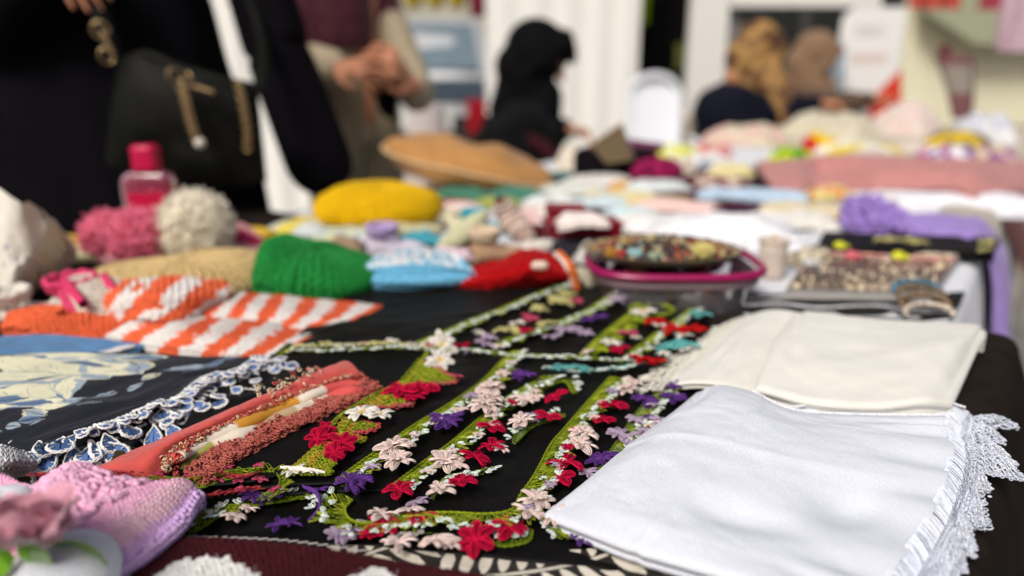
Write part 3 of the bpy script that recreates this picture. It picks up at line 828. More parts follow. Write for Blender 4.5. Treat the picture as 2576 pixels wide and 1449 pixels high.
tri = [((2412,1018), (2428,1068), (2560,1074,.006), .010), ((2428,1050), (2432,1100), (2530,1112,.006), .012), ((2430,1062), (2428,1145), (2556,1168,.006), .012), ((2428,1092), (2424,1165), (2571,1205,.006), .016), ((2420,1130), (2400,1190), (2493,1240,.006), .02),
       ((2424,1120), (2380,1220), (2480,1330,.006), .02), ((2400,1170), (2350,1262), (2462,1318,.006), .02), ((2384,1210), (2330,1310), (2446,1396,.006), .02), ((2350,1262), (2290,1370), (2432,1432,.006), .02),
       ((2330,1300), (2260,1420), (2420,1500,.006), .02), ((2290,1350), (2220,1470), (2380,1540,.006), .02), ((2240,1430), (2180,1520), (2330,1600,.006), .02), ((2310,1330), (2270,1400), (2405,1450,.006), .01), ((2364,1230), (2330,1290), (2420,1345,.006), .01)]
for k, (a, b, tp, sg) in enumerate(tri):
    mb = MB(); rs = np.random.default_rng(k)
    A = hp2[along(*a, .01)]; B = hp2[along(*b, .01)]; TT = P(*tp)
    A = A + arr((0, 0, .001*(k % 3))); 
    for q in range(2): lace_fan(mb, A, B, TT+rs.normal(0, .001, 3), 20, .00050, LACEC, rs, zj=.0012, loops=1.0, sag=0, rise=.008)
    mb.build('lace_point', THREAD, white_cloth)

# ================================================================== cream cloth behind it
CREAM = cloth('cream_wool', (.71, .695, .625), rough=.9, bump=.3, scale=900, var=.04, sheen=.3)
q0 = lambda l: l
G = coons([(1870,800,.012), (1940,796,.016), (2030,792,.020)], [(1670,968,.010), (1780,978,.014), (1950,990,.014)], [(1870,800,.012), (1790,868,.014), (1670,968,.010)], [(2030,792,.020), (1990,890,.018), (1950,990,.014)], 60, 60)
G[..., 2] += .010*np.sin(math.pi*np.clip(uvgrid(G)[0], 0, 1)) * .9
cream = sheet('cloth', wrinkle(G, .003, 4, 2, 21, edge=.1), CREAM, thick=.010, layers=2, label='folded cream cloth with lace edge, behind the white fringed one', cat='cloth')
G = coons([(2008,786,.030), (2040,783,.036), (2200,802,.034), (2440,815,.030), (2468,828,.026)], [(1915,968,.030), (2050,1000,.030), (2200,1010,.030), (2320,1000,.034), (2388,1004,.028)],
          [(2008,786,.030), (1960,860,.034), (1915,968,.030)], [(2468,828,.026), (2440,890,.028), (2388,1004,.028)], 120, 70)
u, v = uvgrid(G); G[..., 2] += .006*np.sin(math.pi*u)*np.sin(math.pi*v) - .004*np.exp(-((u-.12)/.05)**2)*(1-v) + .004*np.sin((u+.25*v)*9)*np.sin(math.pi*v)
sheet('top_fold', wrinkle(G, .0022, 3, 4, 22, edge=.1), CREAM, thick=.028, layers=3, parent=cream, bulge=.005)
# rolled fold at its front right
mb = MB()
for k, (dx, r) in enumerate(((0, .010), (0, .006))):
    p = even(PP([(2120,1012,.012), (2250,1004,.014), (2330,997,.016), (2372,1000,.016)]), n=24)
    rad = np.linspace(.002, r, 24)
    mb.loft(p, arr((0, 0, 1))[None]*rad[:, None], arr((.3, .95, 0))[None]*rad[:, None]*.5, m=14)
mb.build('inner_roll', CREAM, cream)
LC2 = ((.78, .76, .66), (.80, .79, .72), (.70, .68, .58))
for k, (a, b, tp) in enumerate([((1868,800), (1840,828), (1790,832)), ((1845,822), (1812,850), (1758,858)), ((1818,845), (1785,872), (1715,885)), ((1790,868), (1755,898), (1672,905)), ((1760,895), (1725,925), (1640,935)), ((1728,920), (1695,952), (1610,955)), ((1700,945), (1668,972), (1600,985)),
                                ((1850,815), (1800,862), (1775,845)), ((1800,860), (1755,900), (1700,898)), ((1750,900), (1700,950), (1650,948)), ((1825,840), (1775,885), (1740,878)), ((1775,880), (1730,920), (1690,915))]):
    mb = MB(); rs = np.random.default_rng(k+90)
    A, B, TT = P(*a, .013), P(*b, .013), P(*tp, .008)
    for q in range(2): lace_fan(mb, A, B, TT, 12, .0006, LC2, rs, zj=.0012, rise=.003)
    mb.build('lace_point', THREAD, cream)
# ================================================================== navy floral cloth with blue and white crochet shells
NAVY = arr((.0075, .0085, .016)); IVORY = arr((.68, .66, .46)); SKYB = arr((.10, .165, .28)); PALEB = arr((.30, .37, .43))
def leafmask(x, y, cx, cy, ang, L, Wd):
    dx, dy = x-cx, y-cy; c, s = math.cos(ang), math.sin(ang)
    a = (dx*c+dy*s)/L; b = (-dx*s+dy*c)/Wd
    return np.abs(b) - np.clip(1-a*a, 0, 1)**.9          # <0 inside
def navy_print(u, v, G):
    C = np.ones(u.shape+(3,))*NAVY
    x = u*1.0 + .03*vn(u*9, v*9, 2); y = v + .04*vn(u*8, v*8, 3)
    x = x + .012*vn(u*40, v*40, 8)
    # big ivory bloom: overlapping petals with blue-grey rims and veins
    for k, (cx, cy, ang, L, Wd) in enumerate(((.30,.10,.1,.22,.13), (.10,.16,1.2,.20,.16), (.44,.30,.25,.20,.15), (.06,.42,-.3,.20,.16), (.36,.50,.9,.16,.14), (.20,.60,.1,.24,.13), (.24,.30,.4,.22,.20), (.40,.68,-.5,.10,.07))):
        m = leafmask(x, y, cx, cy, ang, L, Wd)
        C[m < 0] = IVORY; 
        rimn = vn(u*22+k, v*22, 12+k)
        C[(m > -.16-.12*rimn) & (m < 0) & (rimn > -.15)] = SKYB if k % 2 else PALEB
        c2, s2 = math.cos(ang), math.sin(ang); tt = -(x-cx)*s2+(y-cy)*c2; ss = (x-cx)*c2+(y-cy)*s2
        vein = (np.abs(tt-.4*ss*ss) < .004) | ((np.abs(np.sin((np.abs(tt)+ss*.8)*60)) < .10) & (np.abs(tt) < Wd*.55)); C[vein & (m < -.45)] = PALEB*.85
    for cx, cy, ang, L, Wd, col in ((.30,.66,.2,.10,.05,SKYB), (.20,.60,-.2,.09,.045,SKYB), (.55,.12,.5,.10,.06,SKYB), (.47,.10,-.3,.09,.05,PALEB), (.60,.28,1.1,.10,.06,PALEB), (.05,.62,.9,.12,.06,SKYB), (.13,.25,1.5,.05,.02,NAVY*3), (.40,.20,.2,.10,.025,SKYB), (.28,.42,-.5,.10,.02,SKYB), (.50,.42,.8,.07,.05,PALEB), (.02,.30,.3,.09,.03,PALEB), (.36,.78,.3,.07,.04,PALEB), (.14,.74,-.2,.10,.04,SKYB*1.2)):
        m = leafmask(x, y, cx, cy, ang, L, Wd); C[m < 0] = col; C[(m > -.22) & (m < 0)] = IVORY*.9
        c2, s2 = math.cos(ang), math.sin(ang); C[(np.abs(-(x-cx)*s2+(y-cy)*c2) < .004) & (m < 0)] = col*.45
    # leaf sprays outside the bloom
    for cx, cy, ang, L, Wd, col in ((.78,.26,2.5,.085,.035,PALEB), (.86,.20,2.4,.05,.025,SKYB), (.69,.40,2.2,.07,.028,IVORY*.75), (.66,.50,2.3,.045,.02,PALEB), (.48,.62,2.7,.06,.025,PALEB), (.52,.66,2.9,.05,.018,SKYB), (.58,.58,2.4,.05,.012,PALEB),
                                    (.28,.86,.1,.05,.03,PALEB), (.36,.82,-.2,.06,.02,SKYB), (.10,.84,.2,.08,.04,PALEB), (.06,.90,.6,.06,.03,IVORY*.8), (.20,.90,.1,.05,.012,PALEB*.6), (.42,.84,-.3,.04,.014,PALEB), (.92,.12,2.2,.035,.012,PALEB), (.83,.32,2.3,.05,.008,PALEB*.8), (.60,.70,2.5,.05,.01,PALEB*.6)):
        m = leafmask(x, y, cx, cy, ang, L, Wd); C[m < 0] = col; C[(m > -.18) & (m < 0)] = PALEB*.9
        c2, s2 = math.cos(ang), math.sin(ang)
        rib = np.abs(-(x-cx)*s2+(y-cy)*c2) < .0035; C[rib & (m < 0)] = NAVY*2
    m = leafmask(x, y, .69, .40, 2.2, .07, .028); dots = (vn(u*70, v*70, 9) > .35) & (m < -.2); C[dots] = NAVY*2
    return C
UP = [(708,910), (649,905), (589,937), (512,953), (446,1003), (372,1027), (286,1063), (190,1092)]
G = coons([(-130,900,.026), (120,888,.028), (330,888,.028), (560,900,.026), (708,910,.022)], [(-130,1118,.024), (20,1112,.026), (110,1112,.028), (190,1094,.030)],
          [(-130,900,.026), (-130,1000,.028), (-130,1118,.024)], [(x, y, .024) for x, y in UP], 330, 210)
G[..., 2] += .004*np.sin(math.pi*uvgrid(G)[1])
NAVYM = mat('navy_print_cotton', attr=True, rough=.8, bump=.3, scale=1300, var=.12, sheen=.1, weave=True)
navy = sheet('cloth', wrinkle(G, .0024, 5, 4, 31, edge=.06, skew=.6), NAVYM, thick=.014, colfn=navy_print, label='navy folded cloth with ivory floral print and blue white crochet edge', cat='cloth')
navyS = Surf(G)
G = coons([(300,940,.012), (500,930,.012), (722,918,.014)], [(-60,1150,.008), (60,1160,.010), (200,1165,.010)], [(300,940,.012), (120,1050,.010), (-60,1150,.008)],
          [(722,918,.014), (684,956,.014), (619,980,.014), (536,1010,.014), (446,1036,.014), (380,1075,.014), (300,1128,.012), (200,1165,.010)], 80, 60)
NAVYP = cloth('navy_plain', (.0075, .0085, .015), rough=.8, bump=.3, sheen=.1)
sheet('lower_fold', wrinkle(G, .0016, 4, 3, 33, edge=.1), NAVYP, thick=.010, layers=2, parent=navy)
def shell_mesh(seed):
    """crochet leaf of length 1 pointing +x: blue inside, thick white corded rim, a few white spokes"""
    rs = np.random.default_rng(seed); mb = MB()
    s = np.linspace(-1, 1, 21); wd = .36+.05*(seed % 3)
    x = 1-np.abs(s)**1.6; y = wd*np.sin(s*math.pi)*(1-.15*np.abs(s)) ; z = .10+.16*np.sin(np.pi*x*.9)*(.6+.4*np.cos(s*3)) + .02*rs.normal(size=21)
    rim = np.stack((x, y, z), -1)
    mid = np.stack((x*.9, y*.05, z*.9+.05), -1)
    G = np.stack([mid*(1-f)+rim*f for f in np.linspace(0, 1, 7)])
    blue = arr((.10, .19, .42)); wht = arr((.80, .80, .77)); C = np.zeros(G.shape); C[:] = blue*(1.0 if seed % 2 else .6); 
    if seed % 2 == 0: C[4:6, ::2] = arr((.10, .18, .36))
    mb.grid(G, c=C, flip=True); mb.grid(G-arr((0, 0, .05)), c=C*.6)
    for k in range(2):
        r2 = rim*(1.0-.07*k)+arr((.02*k, 0, .05*k)); mb.tubes(curve(r2, 44)+np.stack((np.zeros(44), np.zeros(44), .02*np.sin(np.arange(44)*1.9+k*3)), -1), .036, 5, c=wht)
    sp = np.stack([np.stack([mid[i]*(1-f)+rim[i]*f+arr((0, 0, .05)) for f in np.linspace(.45, .97, 4)]) for i in range(3, 19, 2 if seed % 2 else 3)])
    mb.tubes(sp, .018, 3, c=wht*.9)
    me = mb.mesh('crochet_shell', np.zeros(3)); me.materials.append(THREAD); return me
SHELLS = [shell_mesh(k) for k in range(4)]
srs = random.Random(9)
def shell(p, ang, size, tilt=0, roll=0):
    o = link('crochet_shell', srs.choice(SHELLS), p, navy)
    o.rotation_euler = (R(roll), R(tilt), ang); o.scale = (size, size*srs.uniform(.8, 1.1), size*srs.uniform(.8, 1.3))
def shells(pts, gap, size, side, tilt, off=0, lean=0):
    p = even(PP(pts), gap); t = unit(np.gradient(p, axis=0)); o = unit(np.cross(t, arr((0, 0, 1))))*side
    for i in range(len(p)):
        d = o[i]*math.cos(lean)+t[i]*math.sin(lean)
        shell(p[i]+o[i]*off, math.atan2(d[1], d[0])+srs.uniform(-.35, .35), size*srs.uniform(.85, 1.15), tilt+srs.uniform(-14, 14), srs.uniform(-20, 20))
upz = [(x, y, .027) for x, y in UP[::-1]]
shells(upz, .0068, .0150, 1, 8, -.002, lean=.5)
shells(upz, .0075, .0145, 1, 0, .004, lean=-.7)
shells([(x+8, y+10, .022) for x, y, h in upz[2:]], .0075, .0165, 1, 18, .004, lean=-.2)
shells([(400,1062,.018), (446,1036,.020), (536,1011,.020), (619,981,.020), (690,955,.020)], .0080, .0190, 1, 16, .001, lean=-.3)
shells([(430,1040,.022), (536,1003,.022), (640,965,.022)], .0170, .0160, 1, 5, -.006)
shells([(640,915,.026), (675,912,.026), (705,918,.026), (706,930,.022), (690,945,.020)], .010, .016, -1, 10)
for x, y, h, a, s_, tl in ((392,1072,.018,-1.2,.026,38), (420,1068,.018,-.7,.022,30), (372,1070,.016,-2.4,.018,20), (40,1118,.020,-2.6,.026,25), (62,1135,.016,-1.9,.026,45), (20,1112,.020,-2.9,.024,15), (140,1128,.016,-1.5,.026,30), (185,1122,.016,-1.0,.026,40),
                           (215,1115,.020,-.6,.028,45), (245,1118,.018,-.2,.030,30), (230,1130,.014,-1.2,.024,10), (160,1105,.026,-1.2,.022,10), (120,1120,.022,-2.0,.022,35), (170,1140,.010,-2.4,.022,5), (215,1142,.010,-1.2,.022,5), (95,1115,.024,-.9,.020,20), (260,1095,.022,-.8,.022,30), (300,1075,.024,-.6,.022,20)):
    shell(P(x, y, h), a, s_, tl, srs.uniform(-25, 25))
mb = MB(); p = even(PP(upz), .0018); ph = np.arange(len(p))
for k in (0, math.pi):
    q = p.copy(); q[:, 2] += .0015+.001*np.sin(ph*1.3+k); q[:, 0] += .001*np.cos(ph*1.3+k); mb.tubes(q, .0009, 4, c=(.78, .78, .74))
t = unit(np.gradient(p, axis=0)); o = unit(np.cross(t, arr((0, 0, 1))))
for sgn in (-1, 1):
    sp = p[::2, None] + o[::2, None]*sgn*(np.linspace(0, .0035, 4))[None, :, None]; sp[..., 2] += .0015; mb.tubes(sp, .0005, 3, c=(.74, .75, .74))
p = even(PP([(90,1135,.022), (104,1122,.026), (150,1112,.028)]), .0012); ph = np.arange(len(p))
for k in range(3):
    q = p.copy(); q[:, 2] += .002*np.sin(ph*.9+k*2.1); q[:, 0] += .002*np.cos(ph*.9+k*2.1); mb.tubes(q, .0011, 4, c=(.05, .08, .12))
p = even(PP([(285,1106,.012), (330,1098,.012), (360,1112,.010)]), .0025); ph = np.arange(len(p)); q = p.copy(); q[:, 2] += .0012*np.sin(ph*2); mb.tubes(q, .0009, 4, c=(.6, .62, .62))
mb.build('edge_cord', THREAD, navy)

# ================================================================== coral cloth with crochet edge and rolled printed lining
CORAL = cloth('coral_cotton', (.56, .075, .060), rough=.82, bump=.4, scale=1100, var=.10, sheen=.25, weave=True)
CR = [(909,943,.032), (858,950,.036), (798,970,.036), (728,998,.036), (648,1032,.036), (568,1068,.036), (488,1105,.036), (433,1137,.034), (410,1175,.028)]
G = coons([(840,918,.024), (875,920,.032), (905,936,.032)], [(225,1182,.012), (300,1188,.020), (360,1186,.026), (402,1168,.028)],
          [(840,918,.024), (700,985,.024), (540,1050,.024), (380,1115,.022), (225,1182,.012)], CR, 60, 190)
u, v = uvgrid(G); G[..., 2] += .010*np.sin(math.pi*np.clip(u, 0, 1))*(.6+.4*v)
coral = sheet('cloth', wrinkle(G, .0012, 3, 12, 41, edge=.05), CORAL, thick=.016, label='folded coral red cloth with cream crochet edge and ochre lining', cat='cloth', bulge=.003)
def coil(pts, rad, cols, name, m=14, twist=0, squash=.8):
    p = even(PP(pts), n=70); s = np.linspace(0, 1, 70)
    t = unit(np.gradient(p, axis=0)); a = unit(np.cross(t, arr((0, 0, 1)))); b = arr((0, 0, 1))
    r = rad*(1+.25*vn(s*9, s*0, int(pts[0][0])))*np.minimum(1, np.minimum(s, 1-s)*14+.25)
    p = p + a*(.0022*np.sin(s*19+twist))[:, None]; p[:, 2] += .0018*np.cos(s*17+twist)
    C = np.zeros((70, m, 3)); 
    for i in range(70): C[i] = cols(s[i])
    mb = MB(); mb.loft(p, a*r[:, None], np.tile(b, (70, 1))*r[:, None]*squash, m=m, c=C)
    return mb.build(name, ATTR, coral)
OCH = arr((.52, .24, .03)); CRM = arr((.70, .62, .50)); OLI = arr((.22, .21, .05)); CRL = arr((.60, .09, .08)); TAN = arr((.42, .30, .17))
def band(stops):
    def f(s):
        for lim, c in stops:
            if s < lim: return c
        return stops[-1][1]
    return f
def off(dx, dy, h, ps=CR): return [(x+dx, y+dy, h) for x, y, _ in ps[::-1]]
coil([(470,1160,.026)]+off(4, 19, .031)[1:], .0062, band([(.06, CRL), (.34, CRM), (.66, OCH), (.72, CRM), (.80, CRM), (1, CRL)]), 'lining_roll')
coil([(452,1192,.022), (466,1165,.024)]+off(8, 40, .027)[2:], .0066, band([(.09, OLI), (.13, OLI*.6), (.19, OLI*1.4), (.40, CRM), (.62, TAN), (.70, CRM*.9), (.80, CRM), (1, CRL)]), 'lining_roll', twist=2)
coil([(850,972,.024), (895,958,.024), (920,952,.024)], .009, band([(1, CRL)]), 'lining_roll')
# crochet edge: cream and coral knots
mb = MB(); rs = np.random.default_rng(4)
ed = even(PP([(x, y, h+.001) for x, y, h in CR[::-1]]), .0021)
for k in range(len(ed)):
    for j in range(2):
        c0 = ed[k]+rs.normal(0, .0011, 3)+arr((.0012*j, -.0008*j, .0006)); th = np.linspace(0, 5.5, 8); rr = rs.uniform(.0010, .0017)
        fs = k/len(ed); col = arr((.74, .60, .36)) if (fs > .05 and (j == 0) ^ (fs > .86) and rs.uniform() < .8) else arr((.62, .13, .10))
        a = rs.normal(size=3); a[2] += 1; a = unit(a); b = unit(np.cross(a, (1, .2, 0))); d = np.cross(a, b)
        mb.tubes(c0+b*(np.cos(th)*rr)[:, None]+d*(np.sin(th)*rr)[:, None], .00050, 3, c=col*rs.uniform(.8, 1.1))
for k in range(170):           # bunched crochet at the near corner
    x, y, h = random.choice([(415,1150,.032), (418,1165,.030), (440,1150,.032), (430,1182,.026), (450,1140,.034), (470,1122,.036), (500,1102,.036), (412,1138,.034)])
    c0 = P(x+rs.normal(0, 8), y+rs.normal(0, 7), h); th = np.linspace(0, 5.5, 8); rr = rs.uniform(.0012, .002)
    a = unit(rs.normal(size=3)); b = unit(np.cross(a, (1, .2, 0))); d = np.cross(a, b)
    mb.tubes(c0+b*(np.cos(th)*rr)[:, None]+d*(np.sin(th)*rr)[:, None], .00055, 3, c=(arr((.74, .62, .38)) if x < 425 or rs.uniform() < .3 else arr((.60, .10, .08)))*rs.uniform(.8, 1.1))
for k in range(60):
    x, y, h = random.choice([(690,1000,.030), (730,985,.030), (770,965,.030), (800,950,.030)])
    c0 = P(x+rs.normal(0, 22)-15, y+rs.normal(0, 6)-16, h+.012); th = np.linspace(0, 5.5, 8); rr = rs.uniform(.0014, .0024)
    a = unit(rs.normal(size=3)+arr((0, 0, 1))); b = unit(np.cross(a, (1, .2, 0))); d = np.cross(a, b)
    mb.tubes(c0+b*(np.cos(th)*rr)[:, None]+d*(np.sin(th)*rr)[:, None], .0006, 3, c=(arr((.74, .62, .42)) if rs.uniform() < .6 else arr((.60, .12, .10)))*rs.uniform(.8, 1.1))
mb.build('crochet_edge', THREAD, coral)
DC = ((.46, .12, .09), (.40, .09, .075), (.52, .16, .12))
lp = even(PP([(482,1200,.026), (512,1178,.026), (568,1137,.026), (648,1095,.026), (728,1057,.026), (808,1023,.026), (885,990,.026), (922,972,.026)]), .019)
for k in range(len(lp)-1):
    mb = MB(); rs = np.random.default_rng(k+200)
    for q, (dy, dz) in enumerate(((0, .0), (-.002, -.003))):
        A = lp[k]+arr((-.006, .006, dz+.003)); B = lp[k+1]+arr((-.004, .010, dz+.003)); TT = (A+B)/2+arr((.020, -.011+dy, -.002))
        C2 = TT + (B-A)*.35; D2 = TT-(B-A)*.35
        lace_fan(mb, A, B, C2, 7, .0007, DC, rs, zj=.0015); lace_fan(mb, A, B, D2, 7, .0007, DC, rs, zj=.0015); lace_fan(mb, A, B, TT, 7, .0007, DC, rs, zj=.0015)
    mb.build('lace_scallop', THREAD, coral)

# ================================================================== pink and lilac knitted baby wear
YPINK = arr((.88, .48, .66)); YPEACH = arr((.89, .57, .66)); YLIL = arr((.72, .47, .78))
def pinkcol(u, v, G=None):
    d = u + .02*vn(u*20, v*20, 3)
    c = YPINK*np.ones(np.shape(u)+(1,))
    w = sstep(.70, .80, d)[..., None]; c = c*(1-w)+YPEACH*w
    w = sstep(.91, .93, d)[..., None]; c = c*(1-w)+YLIL*w
    w = (sstep(.93, .95, d)*(1-sstep(.96, .98, d)))[..., None]*.7; c = c*(1-w)+YPINK*w
    return c
PV = ([(150,1182,.052), (190,1168,.058), (230,1182,.056), (300,1206,.050), (390,1212,.045), (465,1212,.040), (488,1238,.034)], [(-40,1420,.050), (60,1440,.046), (150,1440,.040), (278,1436,.030)],
      [(150,1182,.052), (90,1232,.056), (20,1310,.056), (-40,1420,.050)], [(488,1238,.034), (446,1300,.034), (392,1348,.033), (335,1392,.032), (278,1436,.030)])
G = coons(*PV, 60, 60)
u, v = uvgrid(G); G[..., 2] += .010*np.sin(math.pi*np.clip(u, 0, 1))*np.sin(math.pi*np.clip(v, 0, 1)) + .003*vn(u*4, v*4, 3)*(1-sstep(.6, .8, u))
H = hem(G, .012, 1, 5, .006, 0, 'lrtb')
mb = MB(); u, v = uvgrid(G); mb.grid(H, c=padcol(pinkcol(u, v)*.9, G, H, 'lrtb', 5))
pink = mb.build('baby_vest', YARN, label='pink and lilac knitted baby garment folded in the front left corner', cat='knitwear')
mb = MB(); S = Surf(H)
hu = lambda u, v: pinkcol(np.clip((u*69-5)/59, 0, 1), np.clip((v*69-5)/59, 0, 1))
knit(mb, S, 40, 28, hu, fat=1.3, lift=.4, seed=1)
rs = np.random.default_rng(8)      # raised bobble pattern on the pink half
n = 420; uu = rs.uniform(.05, .60, n); vv = np.abs(rs.uniform(.0, .9, n)); p = S.p(uu, vv); nn = S.n(uu, vv)
d = unit(S.du(uu, vv)*rs.normal(0, 1, (n, 1)) + S.dv(uu, vv)*rs.normal(0, .6, (n, 1))); e = np.cross(nn, d)
mb.blobs(p+nn*.0022, d*.0046, e*.0021, nn*.0026, c=YPINK*rs.uniform(.9, 1.15, (n, 1)))
mb.build('stitches', YARN, pink, kind='stuff')
G2 = coons([(300,1290,.022), (400,1262,.022), (480,1256,.020)], [(120,1470,.018), (200,1470,.018), (278,1448,.014)], [(300,1290,.022), (200,1380,.020), (120,1470,.016)],
           [(480,1256,.020), (440,1308,.018), (385,1362,.016), (278,1448,.014)], 40, 40)
H2 = hem(G2, .014, 1, 5, .007, 0, 'lrtb')
mb = MB(); mb.grid(H2, c=YLIL*.85)
low = mb.build('lower_fold', YARN, pink)
mb = MB(); knit(mb, Surf(H2), 30, 30, lambda u, v: YLIL*np.ones((len(u), 1)), fat=1.15, lift=.4, seed=2); mb.build('stitches', YARN, low, kind='stuff')
G3 = coons([(-80,1215,.04), (0,1195,.045), (60,1222,.04)], [(-80,1300,.03), (0,1290,.034), (80,1262,.034)], [(-80,1215,.04), (-80,1250,.035), (-80,1300,.03)], [(60,1222,.04), (75,1240,.038), (80,1262,.034)], 20, 20)
mb = MB(); H3 = hem(G3, .02, 1, 5, .01); mb.grid(H3, c=YPINK*.7); knit(mb, Surf(H3), 26, 18, lambda u, v: YPINK*np.ones((len(u), 1)), fat=1.15, seed=3)
mb.build('sleeve', YARN, pink)

# ================================================================== organza flower with green ribbon on a white knitted ball
ORG = mat('organza_pink', (.66, .33, .40), rough=.5, bump=.1, var=.12, sheen=.3, trans=.25, alpha=.93)
RIB = mat('green_ribbon', (.17, .42, .015), rough=.35, bump=0, var=.08, vscale=50, sheen=.2, spec=.5)
WYARN = cloth('white_yarn', (.76, .78, .82), bump=.5, scale=1500, var=.06, sheen=.3)
base = P(60, 1440, .03)
c0 = P(65, 1345, .075)
orn = thing('hair_ornament', 'blurred pink organza flower with green ribbon leaves on white knit', 'hair ornament', base)
rs = np.random.default_rng(2)
for k in range(9):
    mb = MB(); nr, na = 10, 26
    a0 = k*2*math.pi/9*2.0; R0 = .0285*rs.uniform(.85, 1.08)
    th = np.linspace(-1.15, 1.15, na)+a0; r = np.linspace(.06, 1, nr)*R0
    lift = .35+.07*k
    z = (np.linspace(0, 1, nr)**1.3*R0*lift)[:, None]*np.ones(na)[None] + (.0030*np.linspace(0, 1, nr)**2)[:, None]*np.sin(th*7+rs.uniform(0, 6))[None] + .0022*rs.normal(size=(nr, na)).cumsum(0)*.25
    edge = np.cos((th-a0)/1.15*math.pi/2)**.35
    rr = r[:, None]*edge[None]
    Gp = c0 + np.stack((rr*np.cos(th)[None], rr*np.sin(th)[None], z-.004), -1)
    mb.grid(Gp); mb.build('petal', ORG, orn)
mb = MB(); p = np.zeros((1, 3))
for j in range(5):
    th = np.linspace(0, 5.8, 20); rr = .005+.002*j
    ring = np.stack([c0+np.stack((np.cos(th)*rr*(1+.1*np.sin(th*3)), np.sin(th)*rr, np.full(20, .004+h*.014)), -1) for h in np.linspace(0, 1, 4)]); mb.grid(ring)
mb.build('flower_centre', ORG, orn)
def ribbon(pts, w, name='ribbon_leaf', dirv=(0.3, .2, .9)):
    p = curve(arr(pts), 24); t = unit(np.gradient(p, axis=0)); s = unit(np.cross(t, arr(dirv)))
    ww = w*np.sin(math.pi*np.clip(np.linspace(.1, .97, 24), 0, 1))**.4
    Gr = np.stack((p-s*ww[:, None], p-s*ww[:, None]*.33+arr((0, 0, .001)), p+s*ww[:, None]*.33+arr((0, 0, .001)), p+s*ww[:, None]))
    mb = MB(); mb.grid(Gr); mb.grid(Gr-arr((0, 0, .0005)), flip=True); mb.build(name, RIB, orn)
ribbon([P(40,1385,.070), P(85,1392,.068), P(100,1430,.05), P(95,1490,.03)], .0075, dirv=(0, 1, .2))
ribbon([P(20,1385,.066), P(-10,1410,.062), P(-40,1460,.05)], .0085, dirv=(.2, 1, .3))
ribbon([P(120,1368,.060), P(180,1362,.062), P(235,1385,.058), P(272,1422,.050)], .0045, dirv=(0, .5, 1))
for cx, cy, hh_, rr in ((165,1440,.038,.028), (15,1275,.060,.016)):
    c1 = P(cx, cy, hh_); mb = MB()
    th = np.linspace(0.02, math.pi*.62, 20); ph = np.linspace(0, 2*math.pi, 40)
    Gs = c1 + rr*np.stack((np.sin(th)[:, None]*np.cos(ph)[None], np.sin(th)[:, None]*np.sin(ph)[None], (np.cos(th)*.75)[:, None]*np.ones(40)[None]), -1)
    mb.grid(Gs, flip=True); 
    S = Surf(Gs, 1); S.N = unit(Gs-c1)
    knit(mb, S, 44, 16, lambda u, v: arr((.76, .78, .82))*np.ones((len(u), 1)), seed=5)
    mb.build('knit_ball', WYARN, orn)

# ================================================================== maroon and white crochet blanket along the front edge
MAR = arr((.050, .004, .007)); WHT = arr((.78, .77, .74))
G = coons([(250,1420,.022), (400,1372,.022), (500,1352,.024), (700,1366,.026), (870,1388,.026), (980,1408,.024), (1120,1432,.022), (1330,1470,.018)],
          [(120,1640,.02), (400,1640,.02), (800,1640,.02), (1450,1640,.02)], [(250,1420,.022), (200,1500,.022), (120,1640,.02)], [(1330,1470,.018), (1390,1550,.02), (1450,1640,.02)], 90, 40)
def blankcol(u, v, G=None):
    w = np.zeros(np.shape(u))
    jag = .03*np.abs(((u*26) % 1)-.5)*2 + .02*vn(u*20, v*10, 3)
    for c, wd, v0 in ((.06, .06, .10), (.335, .155, .235), (.70, .085, .13), (1.0, .1, .2)):
        edge = v0 + .30*(np.abs((u-c)/wd))**2.4
        w = np.maximum(w, ((v > edge+jag) & (np.abs(u-c) < wd)).astype(float))
    return MAR*(1-w[..., None]) + WHT*w[..., None]
H = hem(G, .02, 1, 5, .006)
mb = MB(); u, v = uvgrid(G); mb.grid(H, c=padcol(np.tile(MAR*.8, u.shape+(1,)), G, H, 'lrtb', 5))
bl = mb.build('blanket', YARN, label='maroon crocheted blanket with white zigzag blocks in the very front', cat='blanket')
rs = np.random.default_rng(6); S = Surf(G); mb = MB()
nu_, nv_ = 74, 26
i, j = np.meshgrid(np.arange(nu_), np.arange(nv_)); i = i.ravel(); j = j.ravel()
for sgn in (-1, 1):
    for rep in range(2):
        uu = (i+.5+.5*(j % 2)+sgn*.24+rs.normal(0, .09, len(i)))/nu_; vv = np.clip((j+.5+rs.normal(0, .12, len(i))+.4*rep)/nv_, 0, 1); ok = (uu > 0) & (uu < 1)
        uu, vv = uu[ok], vv[ok]
        p = S.p(uu, vv); n = S.n(uu, vv); du = S.du(uu, vv)/nu_; dv = S.dv(uu, vv)/nv_
        a = dv*.72+sgn*du*.36; b = unit(np.cross(n, a))*np.linalg.norm(du, axis=1, keepdims=True)*.23; h = np.linalg.norm(b, axis=1, keepdims=True)
        mb.blobs(p+n*h*(.5+.5*rep), a+n*h*.35, b, n*h, c=blankcol(uu, vv)*rs.uniform(.86, 1.08, (len(uu), 1)))
mb.build('shell_stitches', YARN, bl, kind='stuff')
mb = MB()                               # pale picot line under the far hem
p = even(PP([(470,1350,.012), (700,1360,.012), (900,1386,.012)]), .007)
for k in range(len(p)):
    mb.limb([p[k], p[k]+arr((.006, .001, 0))], [.0006, .0006], m=5, c=(.45, .42, .40))
mb.build('picot_hem', YARN, bl)
